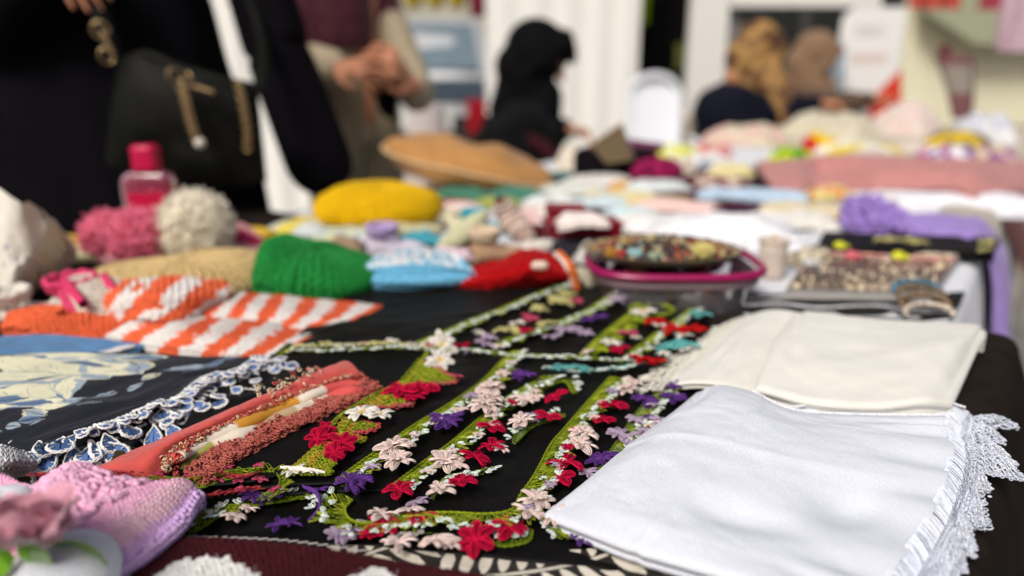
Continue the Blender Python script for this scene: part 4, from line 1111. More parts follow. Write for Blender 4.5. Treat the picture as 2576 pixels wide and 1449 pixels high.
# ---- fine fibres standing off the yarn
def fuzz(parent, S, n, ln, col, seed, name='yarn_fuzz'):
    rs = np.random.default_rng(seed); uu, vv = rs.uniform(0, 1, n), rs.uniform(0, 1, n)
    p = S.p(uu, vv); nn = S.n(uu, vv); d = unit(nn*.8 + rs.normal(0, .6, (n, 3))); e = rs.normal(0, .4, (n, 3))
    s = np.linspace(0, 1, 4)[None, :, None]
    c = col(uu, vv) if callable(col) else arr(col)
    mb = MB(); mb.tubes(p[:, None] + d[:, None]*s*ln*rs.uniform(.5, 1.2, (n, 1, 1)) + e[:, None]*s*s*ln*.6, .00008, 3, c=c)
    mb.build(name, YARN, parent, kind='stuff')
fuzz(bl, S, 1500, .004, blankcol, 4)
fuzz(pink, Surf(hem(coons(*PV, 30, 30), .012, 1, 5, .006)), 1200, .0035, hu, 5)

# ================================================================== black and cream leaf-print cloth along the front
def vineprint(u, v, G):
    x = G[..., 0]; y = G[..., 1]
    C = np.ones(u.shape+(3,))*arr((.012, .010, .008)); ivory = arr((.62, .57, .47))
    for k in range(5):                      # fronds: rows of slanted drops along curved stems
        cx = -.20+.115*k; ang = .35+.25*math.sin(k*1.7)
        dx, dy = (x-cx), (y-.425-.012*math.sin(k*2.3)); s = dx*math.cos(ang)*1+dy*math.sin(ang); t = -dx*math.sin(ang)+dy*math.cos(ang)
        t = t - 1.6*s*s
        cell = np.floor(s/.0125); f = s/.0125-cell-.5
        side = np.sign(t); tt = np.abs(t)
        q = f - (tt-.016)/.03*.9
        inside = (np.abs(q) < .34*np.clip(1-((tt-.017)/.0145)**2, 0, 1)**.5) & (np.abs(s) < .075)
        C[inside] = ivory
        C[(tt < .0016) & (np.abs(s) < .08)] = ivory*.9
    r = np.hypot(x-.225, y-.40); a = np.arctan2(y-.40, x-.225)
    for r0, w in ((.052, .010), (.022, .012)):
        C[(np.abs(r-r0-.006*np.sin(a*2)) < w*.6*(1+.5*np.sin(a*1.0+1)))] = ivory
    return C
G = coons([(840,1362,.004), (1200,1385,.004), (1550,1380,.004), (1900,1365,.004)], [(760,1640,.004), (1200,1640,.004), (1700,1640,.004), (2250,1640,.004)],
          [(840,1362,.004), (800,1480,.004), (760,1640,.004)], [(1900,1365,.004), (2080,1480,.004), (2250,1640,.004)], 420, 200)
G = wrinkle(G, .0016, 6, 4, 51, edge=.1)
u, v = uvgrid(G); G[..., 2] += .006*np.exp(-((u-.70)/.06)**2)
sheet('cloth', G, mat('leaf_print_cotton', attr=True, rough=.8, bump=.3, scale=1200, var=.1, sheen=.1), thick=.003, colfn=vineprint, label='black cloth printed with cream fern leaves, under the front items', cat='cloth')
# ================================================================== knitted things and small goods in the middle
def yarn(u, v, c): return arr(c)*np.ones(np.shape(u)+(3,))
def fold_cloth(px, py, w, d, ang, h, col, label, name='cloth', cat='cloth', thick=.012, layers=2, wr=.004, seed=0, h0=0.0, colfn=None, group=None, mesh=26):
    """loosely folded piece of cloth lying flat; centre at a picture place, w x d metres, turned by ang degrees"""
    c = P(px, py, h0); a = R(ang); ux = arr((math.cos(a), math.sin(a), 0)); uy = arr((-math.sin(a), math.cos(a), 0))
    rs = np.random.default_rng(seed)
    s = np.linspace(-.5, .5, mesh); X, Y = np.meshgrid(s, -s)
    jx = 1+.10*vn(Y*3+seed, X*0, seed); jy = 1+.10*vn(X*3+seed, Y*0, seed+1)
    G = c + X[..., None]*ux*w*jx[..., None] + Y[..., None]*uy*d*jy[..., None]
    G[..., 2] += thick + h*np.clip(1-(2*X)**4, 0, 1)*np.clip(1-(2*Y)**4, 0, 1)
    G = wrinkle(G, wr, 3, 3, seed, 3)
    G[..., 2] = np.maximum(G[..., 2], TZ+h0+thick*.6)
    m = ATTR if colfn is not None else cloth('goods_%d_%d_%d' % tuple(int(k*255) for k in col), col, bump=.4, scale=400, var=.10, sheen=.1)
    return sheet(name, G, m, thick=thick, layers=layers, colfn=colfn, label=label, cat=cat, group=group, seed=seed)
def ellipsoid_knit(name, cen, X, Y, Z, col, label, cat, nu=60, nv=26, colfn=None, deform=None, base_h=None, fat=1.1, flat_bottom=True, rib=None):
    """knitted rounded shape with real stitches on its skin"""
    cen, X, Y, Z = map(arr, (cen, X, Y, Z))
    th = np.linspace(.04, math.pi*.80 if flat_bottom else math.pi*.97, 34); ph = np.linspace(0, 2*math.pi, 65)
    st, ct = np.sin(th)[:, None], np.cos(th)[:, None]
    cx = np.cos(ph)[None]; sy = np.sin(ph)[None]
    L = np.stack((st*cx, st*sy, ct*np.ones_like(cx)), -1)
    if deform is not None: L = deform(L)
    nz = vn(L[..., 0]*2.6+nu*.13, L[..., 1]*2.6+L[..., 2]*1.7, nu)*.030+vn(L[..., 0]*6+nu, L[..., 1]*6+L[..., 2]*4, nu+1)*.012; nz[:, -1] = nz[:, 0]; L = L*(1+nz[..., None])
    G = cen + L[..., 0:1]*X + L[..., 1:2]*Y + L[..., 2:3]*Z
    lo = G[..., 2].min()
    cf = colfn or (lambda u, v: yarn(u, v, col))
    mb = MB(); u, v = uvgrid(G)
    mb.grid(G, c=cf(u, v)*.7, flip=True)
    S = Surf(G, 1); S.N = unit(np.cross(np.gradient(G, axis=0), np.gradient(G, axis=1)))
    knit(mb, S, nu, nv, cf, fat=fat, seed=nu)
    return mb.build(name, YARN, label=label, cat=cat)
XW = arr((1, 0, 0)); YW = arr((0, 1, 0)); ZW = arr((0, 0, 1))

# green beanie
k = ppm(795, 735)
def dgreen(L):
    L = L.copy(); x, y, z = L[..., 0], L[..., 1], L[..., 2]
    z2 = z*(1 - .45*sstep(-.3, .9, x)) + .30*np.exp(-((x+.60)/.28)**2)*(z > 0) - .16*np.exp(-((x-.15)/.35)**2)*np.clip(z, 0, 1)
    x2 = np.sign(x)*np.abs(x)**.72
    return np.stack((x2, np.sign(y)*np.abs(y)**.85, z2), -1)
ellipsoid_knit('beanie', P(796,700,.028)+arr((0, .02, 0)), XW*.090, YW*.075, ZW*.050, (.012, .20, .035), 'bright green knitted beanie lying on the black cloth', 'beanie', 46, 17, deform=dgreen)
# beige knitted beret left of it
ellipsoid_knit('beret', P(470,700,.014), arr((.135, .01, 0)), arr((0, .10, 0)), ZW*.030, (.58, .42, .19), 'long flat beige knitted beret behind the striped socks', 'beret', 56, 13,
               deform=lambda L: np.stack((np.sign(L[..., 0])*np.abs(L[..., 0])**.8, L[..., 1], L[..., 2]*(1+.3*np.sin(L[..., 0]*4))), -1))
# yellow beret
ellipsoid_knit('beret', P(942,535,.036)+arr((0, .05, 0)), XW*.130, YW*.11, ZW*.052, (.70, .43, .003), 'plump mustard yellow knitted beret', 'beret', 60, 17,
               deform=lambda L: np.stack((np.sign(L[..., 0])*np.abs(L[..., 0])**.85, L[..., 1], L[..., 2]), -1))
# tan felt hat, tilted oval dish
c = P(1185,490,.0)+arr((-.01, .08, .066)); M = Matrix.Rotation(R(12), 3, 'Y') @ Matrix.Rotation(R(4), 3, 'X')
mb = MB(); th = np.linspace(0.02, math.pi*.97, 26); ph = np.arange(44)*2*math.pi/44
L = np.stack((np.sin(th)[:, None]*np.cos(ph)[None]*.225, np.sin(th)[:, None]*np.sin(ph)[None]*.13, (np.where(th < math.pi/2, np.cos(th)*.062, np.cos(th)*.066))[:, None]*np.ones(44)[None]), -1)
L[..., 2] += .012*vn(L[..., 0]*14, L[..., 1]*14, 4)
mb.grid(L @ np.array(M).T + c, wrap_u=True, flip=True)
hat = mb.build('hat', cloth('tan_felt', (.40, .20, .062), bump=.3, scale=300, var=.15, vscale=12), label='wide tan felt hat propped up behind the yellow beret', cat='hat')
mb = MB(); ph2 = np.linspace(0, 2*math.pi, 60)
ring = np.stack((np.cos(ph2)*.227, np.sin(ph2)*.132, .002+.004*np.sin(ph2*3)), -1) @ np.array(M).T + c
mb.tubes(ring, .004, 8); mb.build('hat_rim', cloth('tan_pale', (.58, .40, .22), bump=.3, scale=300), hat)

# pompom hats
def pompom(parent, cen, r, col, n=3200, seed=0, name='pompom', fib=.0013):
    rs = np.random.default_rng(seed); d = unit(rs.normal(size=(n, 3)))
    s = np.linspace(.72, 1, 4)[None, :, None]; ln = r*rs.uniform(.90, 1.08, (n, 1, 1)); bend = rs.normal(0, .07, (n, 1, 3))*r
    mb = MB(); mb.tubes((cen + d[:, None]*s*ln*1.08 + bend*s*s)[:n//3], fib, 3, c=arr(col)*rs.uniform(.9, 1.15, (n//3, 1)))
    nb = 2600; q = unit(rs.normal(size=(nb, 3))); e = unit(np.cross(q, rs.normal(size=(nb, 3)))); f = np.cross(q, e); sz = r*rs.uniform(.04, .085, (nb, 1))
    mb.blobs(cen+q*r*rs.uniform(.84, 1.0, (nb, 1)), e*sz*1.2, f*sz*.7, q*sz*1.3, c=arr(col)*rs.uniform(.9, 1.1, (nb, 1)))
    mb.ball(cen, r*.90, c=arr(col)*.98)
    return mb.build(name, YARN, parent)
bp = P(330,640,.0)
ph_ = thing('bobble_hat', 'pale pink knitted hat with two deep pink pompoms', 'hat', bp)
pompom(ph_, P(272,594,.040), .042, (.80, .20, .30), seed=1)
pompom(ph_, P(385,580,.048)+arr((0, -.05, 0)), .046, (.80, .19, .30), seed=2)
def part_knit(parent, name, rows, col, nu=24, nv=18, sx=26, sy=20, thick=.02, colfn=None):
    G = patch(rows, 26, 20); H = hem(G, thick, 1, 5, thick*.45)
    mb = MB(); cf = colfn or (lambda u, v: yarn(u, v, col)); u, v = uvgrid(H); mb.grid(H, c=cf(u, v)*.7); knit(mb, Surf(H), sx, sy, cf, seed=sx); return mb.build(name, YARN, parent)
part_knit(ph_, 'hat_body', [[(245,560,.05), (285,540,.062), (330,555,.055)], [(235,590,.03), (290,575,.05), (345,580,.045)], [(240,640,.012), (300,640,.02), (350,640,.02)]], (.66, .32, .33), thick=.02)
part_knit(ph_, 'ear_flap', [[(330,618,.012), (450,600,.016), (560,608,.018)], [(325,635,.012), (450,625,.014), (580,640,.014)], [(330,652,.010), (450,650,.010), (600,652,.010)]], (.70, .34, .36), thick=.01)
cp = thing('bobble_hat', 'pink hat with one large cream fur pompom', 'hat', P(520,640,0))
pompom(cp, P(480,582,.056)+arr((0, .02, 0)), .058, (.86, .80, .66), n=7000, seed=3, fib=.0011)
part_knit(cp, 'hat_body', [[(540,575,.030), (600,560,.036), (650,592,.016)], [(545,610,.024), (600,600,.026), (665,615,.012)], [(550,648,.010), (610,650,.010), (672,640,.008)]], (.74, .36, .40), thick=.012,
          colfn=lambda u, v: np.where((np.abs(v-.45) < .13)[..., None], arr((.55, .03, .12)), arr((.74, .38, .40))))
# pink fragrance bottle
b0 = P(396,596,0); kk = ppm(396,545)
bt = thing('bottle', 'translucent pink bottle with a crimson cap in front of the handbag', 'bottle', b0)
gl = mat('pink_glass', (.62, .10, .19), rough=.12, bump=0, var=0, sheen=0, trans=.75, spec=.5)
capm = mat('crimson_plastic', (.50, .004, .055), rough=.35, bump=0, var=.03, sheen=0, spec=.5)
def rbox(mb, cen, w, d, h, m=28, expo=6, taper=(1, 1), top=.012):
    zs = np.concatenate((np.linspace(0, h-top, 8), h-top+top*np.sin(np.linspace(0, math.pi/2, 6))[1:])); ins = np.concatenate((np.zeros(8), top*(1-np.cos(np.linspace(0, math.pi/2, 6)))[1:]))
    sc = np.linspace(taper[0], taper[1], len(zs))
    mb.loft(cen[None]+ZW[None]*zs[:, None], XW[None]*((w/2)*sc-ins)[:, None], YW[None]*((d/2)*sc-ins*d/w)[:, None], m=m, expo=expo)
mb = MB(); rbox(mb, b0, .100, .045, .128, top=.026, expo=5); mb.build('bottle_body', gl, bt)
mb = MB(); rbox(mb, b0+ZW*.006, .086, .034, .085, top=.004, expo=5); mb.build('liquid', mat('pink_liquid', (.50, .05, .12), rough=.2, bump=0, sheen=0, trans=.5), bt)
mb = MB(); mb.box(b0+arr((.002, -.0235, .055)), XW*.036, YW*.0008, ZW*.032); mb.build('bottle_label', mat('crimson_paper', (.50, .004, .045), rough=.5, bump=0, var=.05, sheen=0), bt, flat=True)
mb = MB(); rbox(mb, b0+ZW*.128, .047, .040, .048, top=.008, expo=4); mb.build('cap', capm, bt)

# cream shopping bag on the far left
SAIL = mat('bag_film', (.72, .68, .58), rough=.55, bump=.3, scale=60, var=.06, sheen=.1)
G = patch([[(-150,430,.17), (-30,452,.165), (40,500,.15), (95,530,.13), (135,580,.10), (172,600,.075)], [(-150,560,.10), (-30,570,.11), (40,590,.10), (95,610,.085), (130,640,.06), (160,650,.045)],
           [(-150,690,.03), (-30,690,.045), (30,690,.05), (70,690,.045), (100,700,.03), (120,700,.02)], [(-150,760,.0), (-30,765,.003), (20,768,.004), (60,752,.004), (90,735,.004), (110,722,.004)]], 50, 50)
u, v = uvgrid(G); G[..., 2] = np.maximum(G[..., 2] + .008*vn(u*9, v*6, 3)+.004*vn(u*20, v*14, 4), TZ+.003); 
def bagcol(u, v, G):
    C = np.ones(u.shape+(3,))*arr((.70, .66, .57)); C[(v > .35) & (u > .55)] = (.70, .58, .48)
    zig = np.abs(v-.55-.05*np.sin(u*70)-.05*np.sin(u*31)); C[(zig < .011) & (u > .30) & (u < .82)] = (.08, .10, .22)
    zig = np.abs(v-.85-.03*np.sin(u*60)); C[(zig < .010) & (u > .3) & (u < .6)] = (.08, .10, .22)
    return C
bag = sheet('shopping_bag', G, mat('bag_print', attr=True, rough=.6, bump=.25, scale=80, var=.05, sheen=.05), thick=.002, colfn=bagcol, sides='r', label='crumpled cream bag with dark blue scribbled print at the left edge', cat='bag')
u, v = uvgrid(G); GB = G.copy(); edge_ = np.sin(math.pi*np.clip(u, 0, 1))**.6*np.clip(v*2.2, 0, 1); GB[..., 1] += .006+.09*edge_; GB[..., 2] = np.maximum(GB[..., 2]-.004, TZ+.003)
mb = MB(); mb.grid(GB, c=bagcol(u, v, G), flip=True); mb.build('bag_back', mat('bag_print'), bag)
fold_cloth(70,722,.16,.05,20,.010,(.5,.3,.3), 'small folded floral fabric in pink, red and pale blue at the left edge', 'fabric', 'fabric', seed=61,
           colfn=lambda u, v, G: np.where((vn(u*8, v*5, 2) > .25)[..., None], arr((.55, .12, .10)), np.where((vn(u*9, v*6, 5) > .2)[..., None], arr((.40, .62, .66)), arr((.62, .46, .42)))))
fold_cloth(155,622,.085,.05,8,.012,(.62,.40,.02), 'flat yellow packet behind the pink pompoms', 'packet', 'packet', seed=62, layers=1)
fold_cloth(635,598,.07,.05,-15,.008,(.62,.40,.03), 'mustard coloured folded knit beside the pink hat', 'knit_square', 'knitwear', seed=63)
fold_cloth(245,650,.20,.06,5,.006,(.50,.50,.28), 'pale green knitted strip under the pompom hat', 'knit_strip', 'knitwear', seed=64)
# white and pink booties
def bootie(name, label, cen, ang, L, Wd, Hh, col, cuff, seed=0, cuffs=True, nu=40, nv=16, trimc=None):
    """small knitted shoe: rounded foot, raised ankle with a rolled cuff"""
    cen = arr(cen); a = R(ang); ux = arr((math.cos(a), math.sin(a), 0)); uy = arr((-math.sin(a), math.cos(a), 0))
    t = thing(name, label, 'bootie', cen)
    n = 22; s = np.linspace(0, 1, n); m = 33; ph = np.linspace(0, 2*math.pi, m)
    hgt = Hh*(.55+.45*sstep(.55, .05, s))*np.sin(math.pi*np.clip(s*.94+.04, 0, 1))**.35; wd = Wd*np.sin(math.pi*np.clip(s*.92+.05, 0, 1))**.4
    G = cen + ux*((s-.5)*L)[:, None, None] + uy*(wd[:, None]*np.cos(ph)[None]*.5)[..., None] + ZW*(hgt[:, None]*(np.sin(ph)[None]*.5+.5))[..., None]
    mb = MB(); u, v = uvgrid(G); mb.grid(G, c=arr(col)*.7)
    S = Surf(G, 1); S.N = unit(G-(cen+ux*((s-.5)*L)[:, None, None]+ZW*(hgt*.5)[:, None, None])); knit(mb, S, nu, nv, lambda u, v: yarn(u, v, col), seed=seed)
    mb.build('foot', YARN, t)
    if cuffs:
        c1 = cen-ux*L*.24+ZW*Hh*.92; mb = MB(); th = np.linspace(0, 2*math.pi, 40)
        for j in range(3):
            rr = Wd*(.40+.03*j); mb.tubes(c1+ux*(np.cos(th)*rr*.9)[:, None]+uy*(np.sin(th)*rr)[:, None]+ZW*(.005*j+.002*np.sin(th*10+j))[:, None], .0042, 6, c=cuff)
        mb.build('cuff', YARN, t)
    return t
bootie('baby_bootie', 'white baby bootie with pink bands behind the striped socks', P(250,790,.0), 20, .11, .07, .045, (.70, .64, .56), (.62, .05, .14), seed=1)
bootie('baby_bootie', 'white baby bootie lying left of the pink banded one', P(95,800,.0), 12, .13, .06, .03, (.72, .68, .60), (.70, .66, .58), seed=2)
mb = MB()
for x0, y0, x1, y1 in ((162,705,210,765), (262,695,290,735)):
    p = even(PP([(x0,y0,.05), ((x0+x1)/2,(y0+y1)/2,.052), (x1,y1,.045)]), n=14); mb.tubes(p, .006, 6, c=(.62, .04, .13))
# folded knitted square that carries the pink bands
G = patch([[(150,705,.045), (220,690,.050), (300,705,.045)], [(165,740,.045), (230,732,.050), (315,735,.044)], [(190,790,.028), (250,785,.03), (330,775,.026)]], 26, 20)
H = hem(G, .03, 2, 15, .006)
bandc = lambda u, v, G=None: np.where(((u < .30) & (u > .08) | (u > .84))[..., None], arr((.66, .07, .17)), arr((.70, .62, .52)))
mb.grid(H, c=bandc(*uvgrid(H))*.7); knit(mb, Surf(H), 26, 20, bandc, seed=8)
mb.build('baby_sock', YARN, label='cream knitted baby sock with two deep pink stripes', cat='sock')

# ---- orange and white striped socks
OR = arr((.74, .135, .050)); SW = arr((.74, .70, .66))
def stripes(u, v, G=None, n=7.0, ph=.1, tail=.93):
    f = (u*n+ph + .10*vn(u*60, v*34, 9) + .07*vn(u*30, v*90, 4)) % 1
    return np.where(((f > .5) & (u < tail))[..., None], SW, OR)
def sock(rows, footrows, label, seed, n=7.0, footcol=None, ph=.1):
    G = patch(rows, 90, 30); G = wrinkle(G, .0015, 8, 2, seed)
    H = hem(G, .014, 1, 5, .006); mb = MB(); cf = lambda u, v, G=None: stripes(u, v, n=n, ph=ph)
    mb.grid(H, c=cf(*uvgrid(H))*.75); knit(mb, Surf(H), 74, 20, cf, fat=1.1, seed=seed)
    o = mb.build('sock', YARN, label=label, cat='sock', group='orange striped socks')
    F = patch(footrows, 40, 30); F = wrinkle(F, .003, 4, 3, seed+1); HF = hem(F, .018, 2, 15, .006); mb = MB(); fc = footcol or (lambda u, v, G=None: yarn(u, v, OR))
    mb.grid(HF, c=fc(*uvgrid(HF))*.75); knit(mb, Surf(HF), 34, 22, fc, fat=1.1, seed=seed+2); mb.build('foot', YARN, o)
    return o
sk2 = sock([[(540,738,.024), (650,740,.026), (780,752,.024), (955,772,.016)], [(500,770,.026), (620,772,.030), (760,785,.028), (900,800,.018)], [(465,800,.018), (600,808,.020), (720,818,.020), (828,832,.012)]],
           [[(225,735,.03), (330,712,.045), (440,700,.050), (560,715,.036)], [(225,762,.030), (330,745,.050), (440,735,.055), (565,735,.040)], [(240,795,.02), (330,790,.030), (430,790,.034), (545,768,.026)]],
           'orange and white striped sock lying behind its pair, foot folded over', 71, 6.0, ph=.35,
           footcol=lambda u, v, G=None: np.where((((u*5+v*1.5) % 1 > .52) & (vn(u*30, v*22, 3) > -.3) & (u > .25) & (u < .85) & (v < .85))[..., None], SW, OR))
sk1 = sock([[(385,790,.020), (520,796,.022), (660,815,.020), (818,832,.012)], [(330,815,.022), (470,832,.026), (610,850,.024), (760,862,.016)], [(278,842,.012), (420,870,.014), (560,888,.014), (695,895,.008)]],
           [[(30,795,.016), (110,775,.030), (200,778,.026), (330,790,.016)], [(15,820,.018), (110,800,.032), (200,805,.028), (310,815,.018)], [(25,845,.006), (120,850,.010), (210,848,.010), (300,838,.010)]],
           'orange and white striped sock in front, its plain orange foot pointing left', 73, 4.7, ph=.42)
mb = MB(); th = np.linspace(0, 5.5, 20); c0 = P(125,788,.035)
for j in range(2): mb.tubes(c0+np.stack((np.cos(th)*(.012+.004*j), np.sin(th)*.008, .003*j+.002*np.sin(th*2)), -1), .003, 6, c=OR)
mb.build('yarn_bow', YARN, sk1)
# denim blue cloth with white zigzag edge
G = coons([(-120,852,.016), (100,842,.018), (355,868,.012)], [(-120,915,.012), (60,910,.014), (290,902,.010)], [(-120,852,.016), (-120,880,.016), (-120,915,.012)], [(355,868,.012), (330,885,.012), (290,902,.010)], 60, 24)
bluec = sheet('cloth', wrinkle(G, .002, 6, 3, 75), cloth('denim_blue', (.075, .19, .36), bump=.5, scale=500, var=.12), thick=.010, layers=2, label='denim blue knitted cloth with a white zigzag edge, under the orange sock', cat='cloth')
mb = MB()
for x, y in ((320,873), (305,876), (292,881), (278,884), (262,888), (247,892), (232,896)):
    p = P(x, y, .016); mb.blobs([p], [arr((.009, .004, 0))], [arr((-.002, .005, 0))], [ZW*.002], c=SW)
mb.build('zigzag_edge', YARN, bluec)
fold_cloth(40,925,.16,.03,0,.004,(.035,.005,.008), 'narrow dark maroon cloth edge showing above the navy cloth', 'cloth', 'cloth', seed=76, layers=1, thick=.006)
G = patch([[(-60,1130,.02), (10,1125,.03), (60,1140,.02)], [(-60,1165,.022), (10,1162,.034), (75,1168,.018)], [(-60,1205,.008), (10,1205,.010), (70,1198,.006)]], 24, 20); H = hem(G, .018, 2, 15, .005)
mb = MB(); mb.grid(H, c=(.5, .5, .5)); knit(mb, Surf(H), 26, 16, lambda u, v: yarn(u, v, (.60, .60, .60)), seed=4)
mb.build('baby_sock', YARN, label='pale grey knitted piece poking out below the navy cloth at the left edge', cat='knitwear')
fold_cloth(190,1178,.085,.022,12,.004,(.035,.022,.008), 'brown printed cloth scrap between the navy cloth and the pink knit', 'cloth', 'cloth', seed=78, layers=1, thick=.008)

# ---- blue booties, red knit, little shoes
BLU = (.17, .48, .68); BW = (.74, .74, .74)
bluew = lambda u, v, G=None: np.where(((v < .60) & (vn(u*40, v*30, 4) > -.25))[..., None], arr(BW), arr(BLU))
G = patch([[(960,640,.045), (1050,622,.052), (1140,640,.045)], [(935,668,.047), (1045,655,.056), (1165,670,.045)], [(928,690,.036), (1045,690,.040), (1178,690,.034)]], 40, 26); H = hem(G, .018, 1, 5, .012)
mb = MB(); mb.grid(H, c=bluew(*uvgrid(H))*.75); knit(mb, Surf(H), 26, 15, bluew, seed=31); bb = mb.build('baby_bootie', YARN, label='folded baby blue and white knitted bootie, upper of two', cat='bootie')
G = patch([[(950,690,.024), (1050,690,.026), (1165,690,.022)], [(925,712,.026), (1045,715,.026), (1160,708,.020)], [(918,735,.012), (1030,738,.012), (1120,736,.010)]], 36, 22); H = hem(G, .012, 1, 5, .010)
mb = MB(); mb.grid(H, c=arr(BLU)*.7); knit(mb, Surf(H), 40, 18, lambda u, v: np.where((u < .07)[..., None], arr(BW), arr(BLU)), seed=32); mb.build('baby_bootie', YARN, label='baby blue knitted bootie underneath the white topped one', cat='bootie')
REDY = (.42, .002, .004)
G = patch([[(1160,690,.02), (1250,655,.045), (1340,625,.060), (1420,660,.045), (1455,690,.02)], [(1150,712,.022), (1250,690,.040), (1340,665,.058), (1415,690,.04), (1445,712,.015)], [(1135,738,.008), (1220,738,.010), (1290,728,.014), (1350,722,.012), (1420,715,.008)]], 50, 26); G = wrinkle(G, .007, 7, 4, 55, 3); H = hem(G, .012, 1, 5, .006)
mb = MB(); mb.grid(H, c=arr(REDY)*.7); knit(mb, Surf(H), 36, 15, lambda u, v: yarn(u, v, REDY), seed=33)
redk = mb.build('knit_shawl', YARN, label='dark red knitted piece crumpled beside the blue booties', cat='knitwear')
mb = MB(); p = P(1352,668,.066); mb.blobs([p, p+arr((.006, 0, 0))], [XW*.009]*2, [YW*.008]*2, [ZW*.007]*2, c=(.72, .55, .45)); mb.build('button_flower', YARN, redk)
mb = MB(); p = even(PP([(1405,640,.055), (1430,665,.05), (1445,700,.03), (1450,725,.015)]), n=20); mb.tubes(p, .007, 8, c=(.62, .14, .03)); mb.tubes(p+arr((-.006, -.003, .002)), .003, 6, c=(.70, .62, .55)); mb.build('orange_cord', YARN, redk)
for args in (('baby_bootie', 'tiny turquoise bootie tip in front of the red knit', P(1285,718,.0)+arr((0, -.01, 0)), 10, .035, .03, .02, TURQ, TURQ, 41, False, 16, 8),
             ('baby_bootie', 'tiny brown knitted bootie in front of the red knit', P(1330,715,.0), 15, .06, .035, .022, (.30, .19, .12), (.3, .2, .1), 42, False, 20, 8),
             ('baby_bootie', 'cream and brown crocheted bootie leaning on the red knit', P(1248,655,.012), 25, .085, .055, .045, (.52, .33, .20), (.66, .52, .36), 43, True, 30, 14),
             ('baby_bootie', 'white bootie with lilac checks above the blue pair', P(1000,640,.008), 10, .10, .06, .042, (.66, .60, .70), (.42, .32, .55), 44, True, 34, 14),
             ('baby_bootie', 'pale pink and white bootie between the blue and the brown ones', P(1150,655,.010), 15, .09, .055, .030, (.72, .58, .64), (.7, .6, .66), 45, False, 30, 12),
             ('baby_bootie', 'cream knitted bootie next to the pink lidded tub', P(1478,718,.0), 60, .075, .055, .04, (.58, .53, .40), (.58, .53, .40), 46, False, 30, 12),
             ('baby_bootie', 'pale yellow bootie under the yellow beret', P(1040,590,.0), 20, .12, .07, .035, (.60, .56, .34), (.62, .58, .36), 47, False, 36, 14),
             ('baby_bootie', 'small dark and white bootie below the mustard beret', P(1075,560,.010), 5, .08, .05, .035, (.62, .56, .46), (.12, .09, .11), 48, True, 26, 12),
             ('baby_bootie', 'teal knitted bootie behind the brown crocheted one', P(1220,588,.0), 10, .09, .055, .038, (.03, .34, .42), (.03, .34, .42), 49, True, 28, 12)):
    nm, lb, cen, ang, L_, W_, H_, cl, cf_, sd, cu, nu_, nv_ = args
    bootie(nm, lb, cen, ang, L_, W_, H_, cl, cf_, sd, cu, nu_, nv_)
fold_cloth(870,640,.06,.06,0,.02,(.30,.20,.13), 'brown knitted scrap tucked behind the green beanie', 'knit_square', 'knitwear', seed=81)
fold_cloth(760,585,.12,.09,-10,.012,(.5,.5,.3), 'flat folded packet in pale grey and yellow behind the green beanie', 'packet', 'packet', seed=82, colfn=lambda u, v, G: np.where((np.abs(u-.5+.3*(v-.5)) < .16)[..., None], arr((.60, .50, .08)), arr((.50, .54, .52))))
fold_cloth(885,605,.13,.07,5,.012,(.4,.4,.2), 'grey green patterned knit square behind the blue booties', 'knit_square', 'knitwear', seed=83, colfn=lambda u, v, G: np.where((vn(u*8, v*6, 4) > .1)[..., None], arr((.56, .56, .30)), arr((.40, .46, .44))))
fold_cloth(900,632,.10,.05,0,.008,(.10,.09,.08), 'dark patterned cloth strip between the beanie and the lilac booties', 'cloth', 'cloth', seed=84)
# pale green long pod-shaped slipper and brown white spiral sock
def stuffed(name, label, cat, pts, rad, colfn, nu=50, nv=14, squash=.75):
    p = even(PP(pts), n=30); t = unit(np.gradient(p, axis=0)); a = unit(np.cross(t, ZW)); b = np.cross(a, t)
    s = np.linspace(0, 1, 30); r = rad*np.sin(math.pi*np.clip(s*.9+.06, 0, 1))**.45; phs = np.linspace(0, 2*math.pi, 25)
    G = p[:, None]+a[:, None]*(r[:, None]*np.cos(phs)[None])[..., None]+b[:, None]*(r[:, None]*np.sin(phs)[None]*squash)[..., None]
    mb = MB(); mb.grid(G, c=colfn(*uvgrid(G))*.75); S = Surf(G, 1); S.N = unit(G-p[:, None]); knit(mb, S, nv*2, nu, colfn, seed=nu)
    return mb.build(name, YARN, label=label, cat=cat)
stuffed('slipper', 'long pale green knitted slipper pointing up to the right', 'slipper', [(1105,625,.02), (1150,600,.035), (1190,565,.055), (1225,535,.075)], .021, lambda u, v, G=None: yarn(u, v, (.56, .56, .36)))
stuffed('baby_sock', 'brown and white ringed knitted sock standing behind the teal bootie', 'sock', [(1335,605,.02), (1310,580,.035), (1280,545,.055), (1255,500,.09)], .026, lambda u, v, G=None: np.where((((v*9) % 1) > .5)[..., None], arr((.34, .17, .11)), arr((.70, .62, .56))))
stuffed('baby_sock', 'short white knitted sock below the brown ringed one', 'sock', [(1290,628,.012), (1340,625,.016), (1400,615,.016)], .017, lambda u, v, G=None: yarn(u, v, (.70, .65, .58)))
fold_cloth(1150,540,.13,.09,10,.018,(.62,.34,.32), 'salmon pink and white folded knit beside the yellow beret', 'knit_square', 'knitwear', seed=85, colfn=lambda u, v, G: np.where((np.abs(v-.5) < .16)[..., None], arr((.55, .14, .14)), arr((.68, .54, .48))))
fold_cloth(1165,500,.14,.06,-12,.018,(.045,.16,.10), 'bottle green felt cloth below the tan hat', 'cloth', 'cloth', seed=86)
fold_cloth(1250,520,.10,.06,-12,.008,(.30,.33,.06), 'olive yellow cloth peeping out under the tan hat', 'cloth', 'cloth', seed=87)
fold_cloth(820,568,.14,.08,0,.006,(.60,.44,.03), 'yellow cloth flat under the mustard beret', 'cloth', 'cloth', seed=88)
